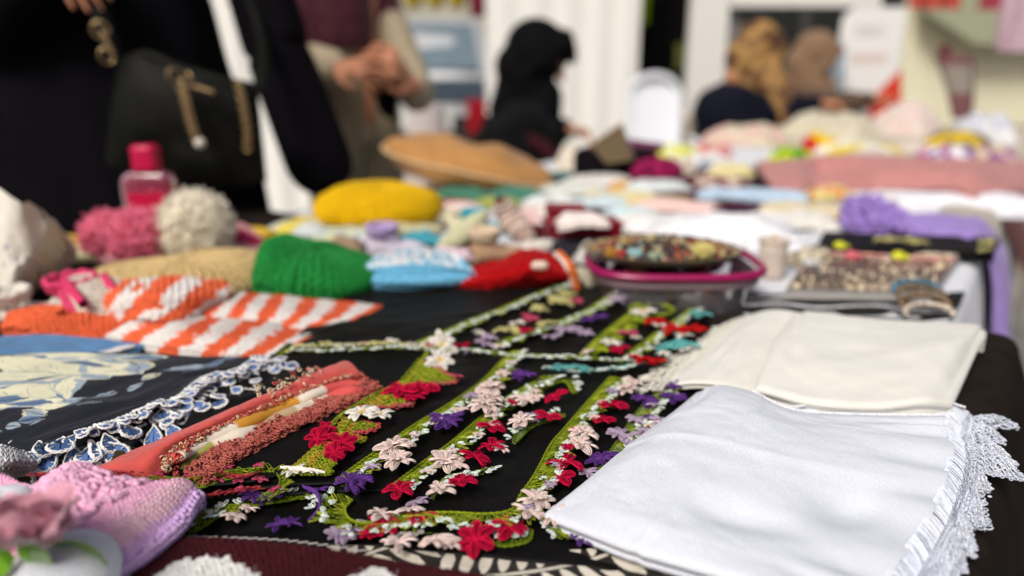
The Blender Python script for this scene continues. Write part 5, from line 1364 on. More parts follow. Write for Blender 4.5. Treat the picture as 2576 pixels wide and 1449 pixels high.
# maroon boxes
def gift(px, py, w, d, h, ang, label, band):
    c = P(px, py, 0); a = R(ang); ux = arr((math.cos(a), math.sin(a), 0)); uy = arr((-math.sin(a), math.cos(a), 0))
    t = thing('gift_box', label, 'box', c)
    mb = MB(); mb.box(c+ZW*h/2, ux*w/2, uy*d/2, ZW*h/2); o = mb.build('box_body', mat('maroon_card', (.20, .004, .014), rough=.5, bump=.1, sheen=0), t, flat=True)
    mb = MB(); mb.box(c+ZW*(h+.004), ux*(w/2+.003), uy*(d/2+.003), ZW*.004); mb.build('lid', mat('maroon_card'), t, flat=True)
    mb = MB(); mb.box(c+ZW*h*.35-uy*(d/2+.001), ux*w/2.02, uy*.0012, ZW*h*.14); mb.build('paper_band', mat('mauve_band', band, rough=.6, bump=0), t, flat=True)
gift(1462,618,.13,.07,.040,9, 'maroon box with a mauve band across its front', (.40, .18, .22))
gift(1420,592,.07,.06,.050,-4, 'smaller maroon box with a white band left of the larger one', (.66, .56, .54))
fold_cloth(1465,570,.08,.05,0,.012,(.72,.64,.60), 'small white folded handkerchief lying on the maroon boxes', 'handkerchief', 'handkerchief', seed=89, h0=.05)
# white cloths
def loose(px, py, w, d, ang, h, col, label, seed, **k): return fold_cloth(px, py, w, d, ang, h, col, label, seed=seed, **k)
loose(1800,605,.28,.14,-8,.030,(.72,.72,.74), 'big loosely folded white cloth behind the bead tray', 91, wr=.008, thick=.02)
loose(1640,580,.16,.10,6,.022,(.72,.71,.68), 'smaller white cloth behind the maroon box', 92, wr=.006)
loose(1705,535,.20,.08,-14,.016,(.70,.50,.45), 'pale pink folded cloth beside the dark purple one', 93)
loose(1858,550,.13,.045,-3,.014,(.042,.010,.036), 'dark purple folded cloth strip among the white cloths', 94)
loose(2032,545,.26,.09,2,.020,(.58,.50,.33), 'beige folded cloth left of the purple crocheted scarf', 95, wr=.006)
loose(1895,505,.25,.09,-5,.018,(.40,.52,.64), 'light blue ruffled cloth at the edge of the pink drape', 96, wr=.007)
loose(2090,500,.10,.06,0,.016,(.5,.4,.2), 'yellow and orange patterned small cloth on the light blue one', 97, h0=.012, colfn=lambda u, v, G: np.where((vn(u*7, v*7, 3) > .15)[..., None], arr((.60, .22, .08)), arr((.62, .54, .22))))
loose(1590,548,.11,.07,0,.010,(.50,.62,.64), 'pale aqua crochet square behind the maroon boxes', 98)
loose(1660,520,.15,.07,-8,.012,(.62,.52,.26), 'pale yellow crochet square', 99)
loose(1500,520,.14,.08,10,.010,(.52,.62,.64), 'light blue crochet doily near the tan hat', 100)
loose(1440,488,.17,.09,0,.012,(.56,.58,.52), 'grey white crochet doily right of the tan hat', 101)
loose(1590,480,.12,.06,-10,.012,(.54,.30,.10), 'orange brown crochet doily', 102)
loose(1650,482,.16,.08,12,.016,(.58,.63,.62), 'pale mint crochet doily beside the dark red runner', 103)
quad_runner = None

# ---- tub with pink lid and the bead tray standing on it
tc_ = P(1715,796,0)+arr((0, .076, 0)); r1 = .125
tub = thing('plastic_tub', 'clear plastic tub with a magenta rim holding small goods', 'tub', tc_)
CLR = mat('clear_plastic', (.75, .72, .78), rough=.12, bump=0, var=0, sheen=0, trans=.92, spec=.5)
mb = MB(); zs = np.linspace(0, .052, 8)
def ringG(c, rx, ry, z, m=60, expo=3.2):
    ph = np.arange(m)*2*math.pi/m; cx = np.sign(np.cos(ph))*np.abs(np.cos(ph))**(2/expo); sy = np.sign(np.sin(ph))*np.abs(np.sin(ph))**(2/expo)
    return c+np.stack((cx*rx, sy*ry, np.full(m, z)), -1)
mb.grid(np.stack([ringG(tc_, (.098+.2*z), (.070+.2*z), z) for z in zs]), wrap_u=True); mb.grid(np.stack([ringG(tc_, (.096+.2*z), (.068+.2*z), z+.001) for z in zs]), wrap_u=True, flip=True)
mb.grid(np.stack([ringG(tc_, .098*f, .070*f, .001) for f in (1, .5, .01)]), wrap_u=True); mb.build('tub_wall', CLR, tub)
MAG = mat('magenta_plastic', (.27, .004, .075), rough=.3, bump=0, var=.04, sheen=0, spec=.5)
mb = MB(); ring = [ringG(tc_, .117+.006*math.cos(a), .085+.006*math.cos(a), .055+.0055*math.sin(a)) for a in np.linspace(0, 2*math.pi, 12)]; mb.grid(np.stack(ring), wrap_u=True, flip=True); mb.build('rim', MAG, tub)
mb = MB(); ring = [ringG(tc_, .1115+.003*math.cos(a), .0805+.003*math.cos(a), .043+.006*math.sin(a)) for a in np.linspace(0, 2*math.pi, 10)]; mb.grid(np.stack(ring), wrap_u=True, flip=True); mb.build('rim_skirt', mat('frosted_plastic', (.38, .26, .30), rough=.4, bump=0, sheen=0, trans=.3), tub)
rs = np.random.default_rng(12); mb = MB()
for k in range(90):
    q = tc_+arr((rs.uniform(-.085, .085), rs.uniform(-.06, .06), rs.uniform(.008, .042))); cc = random.choice([(.03, .02, .03), (.10, .01, .02), (.30, .14, .05), (.06, .06, .08), (.05, .03, .02), (.20, .10, .12)])
    a = unit(rs.normal(size=3)); b = unit(np.cross(a, (0, .3, 1))); d = np.cross(a, b); s_ = rs.uniform(.006, .016)
    mb.blobs([q], [a*s_*1.5], [b*s_], [d*s_*.7], c=cc)
mb.build('small_goods', ATTR, tub, kind='stuff')
ty = tc_+arr((-.014, .012, .060))
tray = thing('bead_tray', 'shallow straw coloured tray full of beads standing on the tub', 'tray', ty)
mb = MB(); ph = np.arange(64)*2*math.pi/64
prof = [(.001, 0), (.088, 0), (.102, .004), (.109, .011), (.112, .012), (.108, .012), (.100, .006), (.088, .003), (.001, .003)]
mb.grid(np.stack([ty+np.stack((np.cos(ph)*r, np.sin(ph)*r*.68, np.full(64, z+.006*math.sin(0))), -1) for r, z in prof]), wrap_u=True, flip=False)
mb.build('tray_dish', mat('straw_weave', (.22, .17, .09), rough=.6, bump=.5, scale=250, var=.25), tray)
n = 800; rs = np.random.default_rng(15); r = np.sqrt(rs.uniform(0, 1, n))*.095; a = rs.uniform(0, 2*math.pi, n)
cols = arr([(.16, .02, .02), (.30, .14, .03), (.10, .14, .15), (.03, .02, .02), (.40, .34, .20), (.07, .03, .02), (.03, .02, .03), (.24, .05, .03), (.42, .36, .16)])
for k in range(n):
    pass
cen = ty+np.stack((np.cos(a)*r, np.sin(a)*r*.68, .006+.016*np.clip(1-(r/.115)**2, 0, 1)*rs.uniform(.5, 1.3, n)), -1); sz = rs.uniform(.0026, .0050, n)[:, None]
mb = MB(); mb.blobs(cen, XW[None]*sz, YW[None]*sz, ZW[None]*sz, c=cols[((a*3).astype(int)+rs.integers(0, 3, n)) % len(cols)]); mb.build('beads', mat('glazed_beads', attr=True, rough=.25, bump=0, var=.1, sheen=0, spec=.5), tray, kind='stuff')
for q, cc, s_ in ((arr((.045, -.055, .022)), (.58, .50, .18), .013), (arr((-.045, -.045, .014)), (.28, .46, .50), .010), (arr((-.02, -.055, .012)), (.34, .42, .30), .009), (arr((-.075, -.035, .013)), (.42, .20, .03), .009), (arr((-.062, -.045, .013)), (.36, .05, .04), .008), (arr((.01, -.055, .011)), (.36, .12, .05), .009)):
    mb = MB(); d = unit(np.random.default_rng(int(s_*1e4)).normal(size=(160, 3))); mb.blobs(ty+q+d*s_*.75*arr((1.2, 1, .8)), d*s_*.30, unit(np.cross(d, ZW+.01))*s_*.16, np.cross(d, unit(np.cross(d, ZW+.01)))*s_*.16, c=cc); mb.ball(ty+q, s_*.75, c=arr(cc)*.8); mb.build('brooch', YARN, tray)
# small cream candle jar
cj = P(1955,712,0)+arr((0, .03, 0)); jar = thing('candle_jar', 'small cream candle jar beside the magenta rimmed tub', 'jar', cj)
mb = MB(); zs = np.linspace(0, .06, 6); mb.loft(cj+ZW[None]*zs[:, None], XW[None]*(.019+.05*zs)[:, None], YW[None]*(.019+.05*zs)[:, None], m=24); mb.build('jar_body', mat('cream_wax', (.60, .50, .42), rough=.5, bump=.1), jar)
mb = MB(); mb.limb([cj+ZW*.06, cj+ZW*.068], [.004, .001], m=8); mb.build('wick_tip', mat('wick', (.5, .28, .12)), jar)
mb = MB(); mb.tubes(np.stack((cj+np.stack((np.cos(th_ := np.linspace(0, 2*math.pi, 30))*.0225, np.sin(th_)*.0225, np.full(30, .060)), -1),)), .0025, 6); mb.build('jar_lip', mat('cream_wax'), jar)

# ---- bead strands on a pale tray, zebra cloth, flowered black band
def quad_sheet(name, pts, h, material, label, cat, thick=.004, colfn=None, nu=60, nv=30, wr=.001, seed=0, parent=None, layers=1):
    a, b, c, d = pts            # top-left, top-right, bottom-right, bottom-left
    q = lambda l: [(x, y, h) for x, y in l]
    mid = lambda p, r: ((p[0]+r[0])/2, (p[1]+r[1])/2)
    G = coons(q([a, mid(a, b), b]), q([d, mid(d, c), c]), q([a, mid(a, d), d]), q([b, mid(b, c), c]), nu, nv)
    G = wrinkle(G, wr, 5, 3, seed)
    sheet(name, G, material, thick=thick, layers=layers, colfn=colfn, label=label, cat=cat, parent=parent, seed=seed)
    return Surf(G)
quad_sheet('runner', [(1370,438), (1900,420), (2150,560), (1300,640)], .005, cloth('runner_red', (.060, .003, .008), sheen=0, spec=.1), 'dark red runner spread under the doilies and white cloths', 'runner', thick=.004, wr=.001)
zebra = lambda u, v, G: np.where(((np.sin(v*19+4*vn(u*5, v*6, 3)) > .50+.3*vn(u*9, v*4, 6)) & (u > .06))[..., None], arr((.60, .60, .60)), arr((.006, .006, .006)))
quad_sheet('cloth', [(1830,738), (2425,735), (2385,815), (1840,815)], .006, ATTR, 'black and white zebra striped cloth under the bead strands', 'cloth', colfn=zebra, nu=120, nv=70)
bt_ = P(2200,700,0)
bs = thing('bead_display', 'pale tray with rows of brown and coral bead necklaces', 'jewellery', bt_)
TR = mat('grey_tray', (.30, .29, .27), rough=.5, bump=.05, sheen=0)
S = quad_sheet('tray_board', [(2050,625), (2410,645), (2335,750), (1975,740)], .011, TR, None, None, thick=.008, parent=bs)
rs = np.random.default_rng(21)
rowcols = [((.50, .40, .32), (.6, .55, .40)), ((.62, .30, .22), (.60, .24, .26)), ((.30, .14, .11), (.12, .07, .06)), ((.10, .06, .05), (.22, .12, .09)), ((.14, .08, .07), (.20, .10, .09)), ((.12, .07, .06), (.07, .06, .06)), ((.10, .07, .06), (.16, .10, .08)), ((.20, .14, .10), (.06, .05, .04)), ((.10, .07, .05), (.30, .22, .15)), ((.34, .26, .19), (.12, .08, .06))]
for j, rc in enumerate(rowcols):
    n = 60; u = (np.arange(n)+.5)/n; v = np.full(n, .05+.92*j/len(rowcols)) + .012*np.sin(u*9+j)
    sz = rs.uniform(.0026, .0044, n)[:, None]*(1.2 if j % 3 == 0 else 1)
    mb = MB(); p = S.p(u, v)+ZW*.004; mb.blobs(p, XW[None]*sz, YW[None]*sz, ZW[None]*sz, c=np.where(rs.uniform(size=(n, 1)) < .22, arr((.60, .50, .34)), arr(rc)[rs.integers(0, 2, n)])*rs.uniform(.7, 1.3, (n, 1))); mb.build('bead_strand', mat('glazed_beads'), bs)
for u_, v_, cc in ((.18, .06, (.62, .62, .02)), (.62, .22, (.62, .62, .02)), (.30, .26, (.60, .12, .14)), (.02, .2, (.55, .52, .3)), (.05, .45, (.5, .5, .48))):
    mb = MB(); p = S.p(np.array([u_]), np.array([v_]))[0]+ZW*.010; mb.ball(p, .011, .011, .009, c=cc); mb.ball(p+arr((.012, 0, -.002)), .006, c=cc); mb.build('bead_charm', mat('glazed_beads'), bs)
quad_sheet('scarf', [(2080,582), (2505,598), (2492,634), (2062,620)], .022, BLACK, 'black band with yellow crochet flowers in front of the purple scarf', 'scarf', thick=.018, layers=2)
bandS = bpy.context.scene.objects[[o.name for o in COL.objects if o.get('label', '').startswith('black band')][0]]
for x, y, k_, w in ((2225,606,'y',56), (2268,608,'y',66), (2310,612,'y',52), (2482,610,'y',44), (2478,630,'y',36)): flower(bandS, x, y, k_, w, .028, tilt=14)
# bracelet with blue stones
c0 = P(2335,798,.012); brc = thing('bracelet', 'brown beaded bracelet with a blue stone row on the zebra cloth', 'bracelet', c0)
for j, (dy, z, cc, nn) in enumerate(((0, .006, (.50, .42, .34), 22), (.012, .014, (.16, .10, .05), 22), (.024, .022, (.14, .10, .06), 22), (.036, .026, (.06, .16, .24), 14))):
    a = np.linspace(-.2, math.pi+.2, nn); mb = MB(); q = c0+np.stack((np.cos(a)*.030, np.sin(a)*.012+dy, z+np.sin(a)*.008), -1); s_ = np.full((nn, 1), .0042)
    mb.blobs(q, XW[None]*s_, YW[None]*s_, ZW[None]*s_, c=arr(cc)*np.random.default_rng(j).uniform(.7, 1.3, (nn, 1))); mb.build('bead_row', mat('glazed_beads'), brc)

# ---- purple scarf, white cloth, pink drape over the table edge
PUR = cloth('lavender_knit', (.29, .20, .50), bump=.6, scale=300, var=.14, sheen=.15)
def over_edge(rows, hang, nu, nv, out=.045):
    """rows of (px,py,h) on the table, each continued over the aisle edge and down by the lengths in hang"""
    K = []
    for r, (drop, shift) in zip(rows, hang):
        pts = [P(*q) for q in r]; e = pts[-1]; a_e = e @ AX; n_e = min(.055, e @ NX - .012)
        pts.append(T(a_e+shift*.2, n_e, min(.014, e[2]-TZ-.004))); pts.append(T(a_e+shift*.5, n_e+.01-out*.9, -.03)); pts.append(T(a_e+shift*.8, n_e-.005-out, -.03-drop*.5)); pts.append(T(a_e+shift, n_e-.015-out, -.03-drop)); K.append(pts)
    K = arr(K); A = cr_matrix(K.shape[0], nv); B = cr_matrix(K.shape[1], nu)
    return np.einsum('vr,rck,uc->vuk', A, K, B)
G = over_edge([[(2120,500,.02), (2190,492,.045), (2260,530,.03), (2360,540,.026), (2450,545,.026)], [(2118,545,.03), (2190,530,.05), (2260,562,.036), (2360,572,.03), (2445,578,.030)], [(2130,575,.015), (2195,585,.02), (2260,592,.016), (2360,598,.018), (2430,606,.018)]],
              [(.17, .02), (.18, .0), (.16, -.03)], 100, 40)
u, v = uvgrid(G); G[..., 2] += .010*vn(u*14, v*7, 3)*(1-sstep(.2, .45, u)) + .003*np.sin(v*14)
G += (sstep(.6, .9, u)*.010*np.sin(v*11))[..., None]*(-NX)
G = wrinkle(G, .004, 12, 5, 77)
sheet('scarf', G, PUR, thick=.008, label='lavender crocheted scarf hanging over the table edge on the right', cat='scarf')
pur = COL.objects[[o.name for o in COL.objects if o.get('label', '').startswith('lavender')][0]]
rs = np.random.default_rng(30); n = 240; S = Surf(G); uu = rs.uniform(0, .26, n); vv = rs.uniform(0, 1, n); p = S.p(uu, vv); d = unit(rs.normal(size=(n, 3))+ZW); e = unit(np.cross(d, XW+.1)); f = np.cross(d, e)
mb = MB(); mb.blobs(p+d*.006, d*.012, e*.007, f*.004, c=arr((.29, .19, .50))*rs.uniform(.7, 1.3, (n, 1))); mb.build('crochet_ruffle', YARN, pur, kind='stuff')
loose(2390,525,.40,.16,-14,.020,(.72,.72,.76), 'smooth white folded cloth under the pink drape', 105, wr=.004, thick=.018)
DUSK = cloth('dusty_pink', (.44, .195, .18), bump=.3, scale=200, var=.10, sheen=.15, rough=.75)
G = patch([[(1912,404,.050), (1990,400,.060), (2090,388,.072), (2250,392,.078), (2400,398,.078), (2520,404,.072), (2640,420,.050), (2740,500,-.10)],
           [(1925,425,.045), (2005,420,.055), (2075,432,.035), (2230,422,.068), (2390,430,.070), (2500,446,.062), (2610,478,.020), (2690,570,-.16)],
           [(1945,458,.028), (2015,465,.034), (2070,470,.020), (2220,458,.050), (2380,470,.052), (2480,488,.040), (2580,532,-.030), (2640,630,-.20)],
           [(1965,492,.006), (2015,494,.008), (2080,484,.010), (2230,490,.016), (2370,504,.016), (2460,524,.012), (2545,572,-.075), (2590,680,-.25)]], 120, 70)
u, v = uvgrid(G); G[..., 2] += .018*np.sin(v*13+u*5+2*vn(u*5, v*4, 3))*sstep(.10, .35, u)*np.sin(math.pi*v)*(1-sstep(.6, .75, u))
G += (sstep(.8, 1, u)*.012*np.sin(v*16))[..., None]*(-NX)
sheet('drape', G, DUSK, thick=.020, label='long dusty pink fabric draped across the tables to the right edge', cat='fabric')
G = over_edge([[(2380,508,.022), (2430,516,.022), (2470,524,.020)], [(2370,522,.020), (2420,532,.020), (2460,542,.018)], [(2360,540,.016), (2410,552,.016), (2450,562,.014)]], [(.30, .0), (.32, .0), (.30, -.02)], 40, 24, out=.035)
sheet('cloth', G, cloth('greige', (.42, .38, .30)), thick=.006, label='greige cloth hanging between the pink drape and the lavender scarf', cat='cloth')

# ---- further folded pieces that fill the middle table
pat = lambda a, b, sd, th=.1, f=8: (lambda u, v, G: np.where((vn(u*f, v*f, sd) > th)[..., None], arr(a), arr(b)))
for px, py, w, d, ang, h, col, lab, sd, cf in (
    (1350,560,.12,.07,5,.016,(.66,.60,.54), 'white and rose crochet piece right of the ringed sock', 121, pat((.62,.40,.38), (.68,.63,.58), 1)),
    (1560,640,.13,.07,-6,.010,(.010,.010,.016), 'black cloth between the red knit and the bead tray', 122, None),
    (1430,640,.16,.06,0,.010,(.012,.012,.020), 'dark navy cloth strip behind the red knit', 123, None),
    (1500,655,.06,.05,0,.014,(.58,.55,.50), 'small off white doily left of the bead tray', 124, None),
    (1960,640,.09,.08,12,.012,(.70,.70,.72), 'white napkin behind the candle jar', 125, None),
    (2040,668,.07,.07,20,.014,(.5,.46,.36), 'beige bead heap at the left end of the bead tray', 126, pat((.20,.15,.10), (.56,.50,.38), 2, .0, 14)),
    (1975,575,.22,.07,-4,.020,(.66,.64,.58), 'ivory folded cloth under the beige one', 127, None),
    (2200,530,.12,.07,0,.022,(.68,.66,.62), 'white fringed cloth beside the lavender ruffle', 128, None),
    (1560,505,.16,.06,-4,.012,(.58,.50,.30), 'straw yellow crochet piece behind the doilies', 129, None),
    (1380,520,.12,.06,8,.012,(.60,.62,.60), 'pale grey crochet piece in front of the tan hat', 130, None),
    (1300,500,.14,.05,-10,.014,(.05,.17,.12), 'second bottle green cloth edge below the tan hat', 131, None),
    (1800,470,.16,.07,6,.014,(.5,.1,.15), 'dark red and cream patterned cloth behind the light blue one', 132, pat((.12,.006,.015), (.50,.40,.34), 3)),
    (1500,468,.18,.07,3,.014,(.60,.58,.54), 'off white crochet cloth below the seated person', 134, None),
    (1620,455,.14,.05,0,.010,(.50,.55,.52), 'pale green cloth edge in front of the black fabric bag', 135, None),
    (2130,478,.22,.07,-6,.016,(.55,.50,.44), 'sand coloured cloth under the dusty pink drape', 136, None),
    (1400,455,.10,.06,10,.014,(.03,.12,.12), 'dark teal cloth at the feet of the seated person', 137, None),
    (1690,470,.10,.05,-8,.012,(.05,.004,.02), 'plum cloth beside the black fabric bag', 138, None),
    (960,628,.07,.05,10,.016,(.30,.22,.40), 'purple and white knitted square left of the lilac bootie', 139, pat((.30,.20,.42), (.66,.62,.66), 5, 0, 12)),
    (1120,570,.09,.06,-10,.020,(.62,.58,.40), 'pale cream ruffled knit under the green slipper', 140, pat((.62,.57,.38), (.20,.17,.15), 6, -.25)),
    (1010,560,.08,.05,0,.014,(.10,.08,.09), 'charcoal and cream striped knit in front of the yellow beret', 141, pat((.10,.08,.09), (.58,.52,.38), 7, .1, 10)),
    (1200,625,.07,.05,5,.014,(.55,.22,.12), 'rust orange knit scrap beside the brown bootie', 142, None),
    (1310,650,.08,.05,-5,.016,(.66,.60,.54), 'white knit scrap with brown flecks above the red knit', 143, pat((.30,.17,.10), (.66,.60,.54), 8, .3, 12)),
    (1060,622,.06,.04,0,.012,(.05,.30,.38), 'small teal knit scrap under the white sock', 144, None)):
    fold_cloth(px, py, w, d, ang, h, col, lab, seed=sd, colfn=cf, wr=.009)
# ================================================================== goods heaped on the far tables
def heap(px, py, wpx, hpx, dm, col, label, seed, name='garment', cat='garment', colfn=None, rough=.35, lean=0):
    """crumpled garment: wpx, hpx its picture width and height, dm its depth in metres"""
    c = P(px, py, 0); k = ppm(px, py); w = wpx/k; h = hpx/k*.62; rough = rough*.7
    s = np.linspace(-1, 1, 44); X, Y = np.meshgrid(s, -s)
    r = np.hypot(X, Y); f = np.clip(1-r**3, 0, 1)**.55
    f = f*(1+rough*vn(X*2.3+seed, Y*2.3, seed)+rough*.5*vn(X*5+seed, Y*5, seed+1)+.15*vn(X*11, Y*11, seed+2))
    edge = 1+.18*vn(np.arctan2(Y, X)*1.6+seed, r*0, seed+3)
    sq = np.maximum(np.abs(X), np.abs(Y))/np.maximum(r, 1e-6); sq = np.where(r < 1e-6, 1, sq)
    G = np.stack((c[0]+X*sq*w/2*edge + lean*f*w, c[1]+dm/2+Y*sq*dm/2*edge, TZ+.004+np.maximum(f, 0)*h), -1)
    m = ATTR if colfn is not None else cloth('goods_%d_%d_%d' % tuple(int(q*255) for q in col), col, bump=.4, scale=300, var=.12, sheen=.1)
    return sheet(name, G, m, thick=.004, colfn=colfn, label=label, cat=cat)
two = lambda a, b, s, th=.1, f=7: (lambda u, v, G: np.where((vn(u*f, v*f, s) > th)[..., None], arr(a), arr(b)))
bk = P(1590,470,0)+arr((0, .12, 0))
gb = thing('fabric_bag', 'black fabric bag with a fuchsia crochet rose, seen behind the doilies', 'bag', bk)
mb = MB(); rbox(mb, bk+arr((-.03, 0, 0)), .24, .14, .092, top=.03, expo=4); mb.build('bag_body', cloth('black_felt', (.006, .005, .007), bump=.3, sheen=0, spec=.05), gb)
mb = MB(); mb.ball(bk+arr((.075, -.07, .035)), .070, .03, .034, c=(.20, .008, .055)); rs = np.random.default_rng(3); d = unit(rs.normal(size=(220, 3))*arr((1, 1, .6))); e = unit(np.cross(d, ZW+.01))
mb.blobs(bk+arr((.075, -.07, .035))+d*arr((.066, .034, .034)), d*.008, e*.012, np.cross(d, e)*.010, c=arr((.30, .012, .085))*rs.uniform(.4, 1.3, (220, 1))); mb.build('crochet_rose', YARN, gb)
mb = MB(); mb.limb([bk+arr((-.10, -.02, .095)), bk+arr((0, -.02, .102)), bk+arr((.09, -.02, .095))], [.012, .016, .012], c=(.15, .04, .09)); mb.build('rolled_top', ATTR, gb)
heap(1452,436,95,80,.16,(.60,.54,.44), 'cream crumpled cloth between the seated person and the black fabric bag', 20)
heap(1530,452,80,26,.10,(.58,.52,.42), 'small cream cloth at the left of the black fabric bag', 1)
heap(1725,400,100,38,.20,(.60,.62,.06), 'lime yellow crumpled garment behind the black fabric bag', 2, colfn=two((.62, .62, .05), (.58, .62, .40), 3))
heap(1718,448,80,60,.16,(.60,.53,.44), 'off white crochet pile in front of the lime garment', 3)
heap(1800,395,110,32,.18,(.58,.12,.10), 'red and pink crumpled garment on the far table', 4, colfn=two((.55, .06, .06), (.60, .42, .38), 5))
heap(1905,368,200,62,.32,(.52,.44,.36), 'pale beige and pink clothes heap in front of the headscarfed woman', 5, colfn=two((.55, .48, .36), (.60, .40, .36), 6, 0))
heap(1795,432,120,46,.20,(.66,.63,.60), 'white and grey crumpled garment on the far table', 6, colfn=two((.68, .66, .64), (.20, .25, .30), 7, -.3))
heap(1855,455,120,40,.16,(.64,.56,.28), 'pale yellow folded knit in front of the white garment', 7)
heap(1880,470,150,18,.12,(.010,.008,.010), 'flat black cloth under the pale yellow knit', 8)
heap(2015,412,110,44,.16,(.25,.42,.02), 'grass green and lime knitted garment', 9, colfn=two((.42, .50, .02), (.06, .26, .01), 8))
heap(2085,386,90,62,.18,(.62,.42,.005), 'round yellow knit with a red edge', 10, colfn=lambda u, v, G: np.where((u < .22)[..., None], arr((.45, .02, .02)), arr((.64, .44, .004))))
heap(2190,396,230,48,.20,(.64,.60,.48), 'white scarf with a yellow border curving across the far table', 11, colfn=lambda u, v, G: np.where((np.abs(v-.72-.12*np.sin(u*6)) < .10)[..., None], arr((.56, .45, .04)), arr((.66, .64, .58))))
heap(2130,352,240,84,.35,(.50,.46,.35), 'large greenish cream clothes heap in front of the white signboard', 12)
heap(2330,345,190,104,.36,(.56,.52,.48), 'large off white clothes heap right of the signboard', 13, colfn=two((.58, .54, .47), (.60, .48, .44), 9, .2))
heap(2240,412,170,34,.20,(.50,.42,.36), 'taupe crumpled garment below the yellow bordered scarf', 14)
heap(2450,372,170,56,.22,(.42,.26,.03), 'brown and yellow patterned garment at the far right', 15, colfn=two((.55, .38, .02), (.16, .13, .08), 10, .0))
heap(2530,362,150,90,.34,(.55,.55,.58), 'grey white garment heap at the right edge', 16, colfn=two((.62, .62, .64), (.46, .48, .55), 11))
heap(2420,412,150,46,.18,(.45,.2,.4), 'white garment with magenta and purple patches', 17, colfn=lambda u, v, G: np.where((vn(u*6, v*6, 5) > .25)[..., None], arr((.38, .05, .20)), np.where((vn(u*7, v*7, 8) > .25)[..., None], arr((.16, .10, .28)), arr((.66, .64, .66)))))
heap(2540,415,120,50,.20,(.5,.4,.3), 'beige and plum folded garment at the right edge', 18, colfn=two((.52, .44, .30), (.26, .10, .24), 12, .1))
heap(2320,385,90,30,.16,(.55,.48,.42), 'small sand coloured garment between the yellow scarf and the brown one', 19)
# knitted display sock standing up
sp = P(2425,330,0)+arr((0, .25, 0)); 
ks = thing('knitted_sock', 'maroon and grey patterned knitted sock standing upright on the far heap', 'sock', sp)
q = [W(2420,300,4.2), W(2418,250,4.2), W(2412,205,4.2), W(2405,165,4.2), W(2400,140,4.2)]
mb = MB(); p = even(q, n=24); t = unit(np.gradient(p, axis=0)); s = np.linspace(0, 1, 24); r = .052+.05*s-.03*np.sin(s*5)*0
C = np.zeros((24, 20, 3)); C[:] = (.20, .09, .10); C[10:20, 8:18] = (.30, .27, .24); C[:, 2:6] = (.10, .012, .02)
mb.loft(p, np.tile(XW, (24, 1))*r[:, None], np.tile(YW, (24, 1))*r[:, None]*.6, m=20, c=C); mb.build('sock_leg', ATTR, ks)
mb = MB(); mb.limb([W(2385,185,4.2), W(2378,150,4.2), W(2376,125,4.2)], [.03, .035, .028], c=(.10, .012, .02)); mb.build('sock_toe', ATTR, ks)

# ================================================================== street behind: wall, car, curtains, frame, sign
def building():
    far = 13.0
    base = arr((1.0, far, 0))
    b = thing('building', 'pale street building with a cream roller shutter and a dark shopfront', 'building', base)
    WALL = mat('plaster_beige', (.42, .40, .31), rough=.9, bump=.3, scale=8, var=.12, vscale=1.5, sheen=0)
    mb = MB(); mb.box((1.0, far+.25, 3.5), XW*13, YW*.2, ZW*3.5); mb.build('wall', WALL, b, flat=True)
    x0, x1 = W(2270, 100, far-.1)[0], W(2760, 100, far-.1)[0]
    SH = mat('shutter_cream', (.78, .745, .54), rough=.6, bump=.05, var=.04, vscale=2, sheen=0)
    n = 24; zs = np.linspace(.05, 2.9, n+1)
    for k in range(n):
        mb = MB(); z0, z1 = zs[k], zs[k+1]-.008; th = np.linspace(0, math.pi, 6)
        pr = [(far-.06-.02*math.sin(a), z0+(z1-z0)*(a/math.pi)) for a in th]
        G = np.stack([np.stack([arr((x, y, z)) for x in (x0, x1)]) for y, z in pr]); mb.grid(G); mb.build('shutter_slat', SH, b)
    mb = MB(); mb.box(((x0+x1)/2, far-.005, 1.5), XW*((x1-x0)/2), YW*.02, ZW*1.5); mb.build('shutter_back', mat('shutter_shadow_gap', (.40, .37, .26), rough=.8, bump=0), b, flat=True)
    # dark shop opening
    dx0, dx1 = W(1560, 100, far)[0], W(2250, 100, far)[0]
    mb = MB(); mb.box(((dx0+dx1)/2, far+.02, 1.6), XW*((dx1-dx0)/2), YW*.05, ZW*1.6); mb.build('shop_glass', mat('dark_glass', (.02, .022, .022), rough=.15, bump=0, sheen=0, spec=.4), b, flat=True)
    for k in range(4):
        mb = MB(); mb.box((dx0+(dx1-dx0)*k/3, far-.05, 1.6), XW*.06, YW*.03, ZW*1.6); mb.build('shop_mullion', mat('dark_frame', (.05, .05, .052), rough=.5, bump=0), b, flat=True)
    # grey-green slab with a sloping lower left edge, in front of the shutter
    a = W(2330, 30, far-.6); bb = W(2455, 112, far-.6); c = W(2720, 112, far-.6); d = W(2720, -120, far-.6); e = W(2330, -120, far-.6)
    mb = MB(); vv = [a, bb, c, d, e]; v2 = [q+arr((0, .25, 0)) for q in vv]; mb.add(vv+v2, t=[(0, 1, 2), (0, 2, 3), (0, 3, 4), (5, 7, 6), (5, 8, 7), (5, 9, 8)], q=[(k, 5+k, 5+(k+1) % 5, (k+1) % 5) for k in range(5)]); mb.build('sloping_slab', mat('slab_greygreen', (.33, .34, .23), rough=.8, bump=.1, scale=20), b, flat=True)
building()

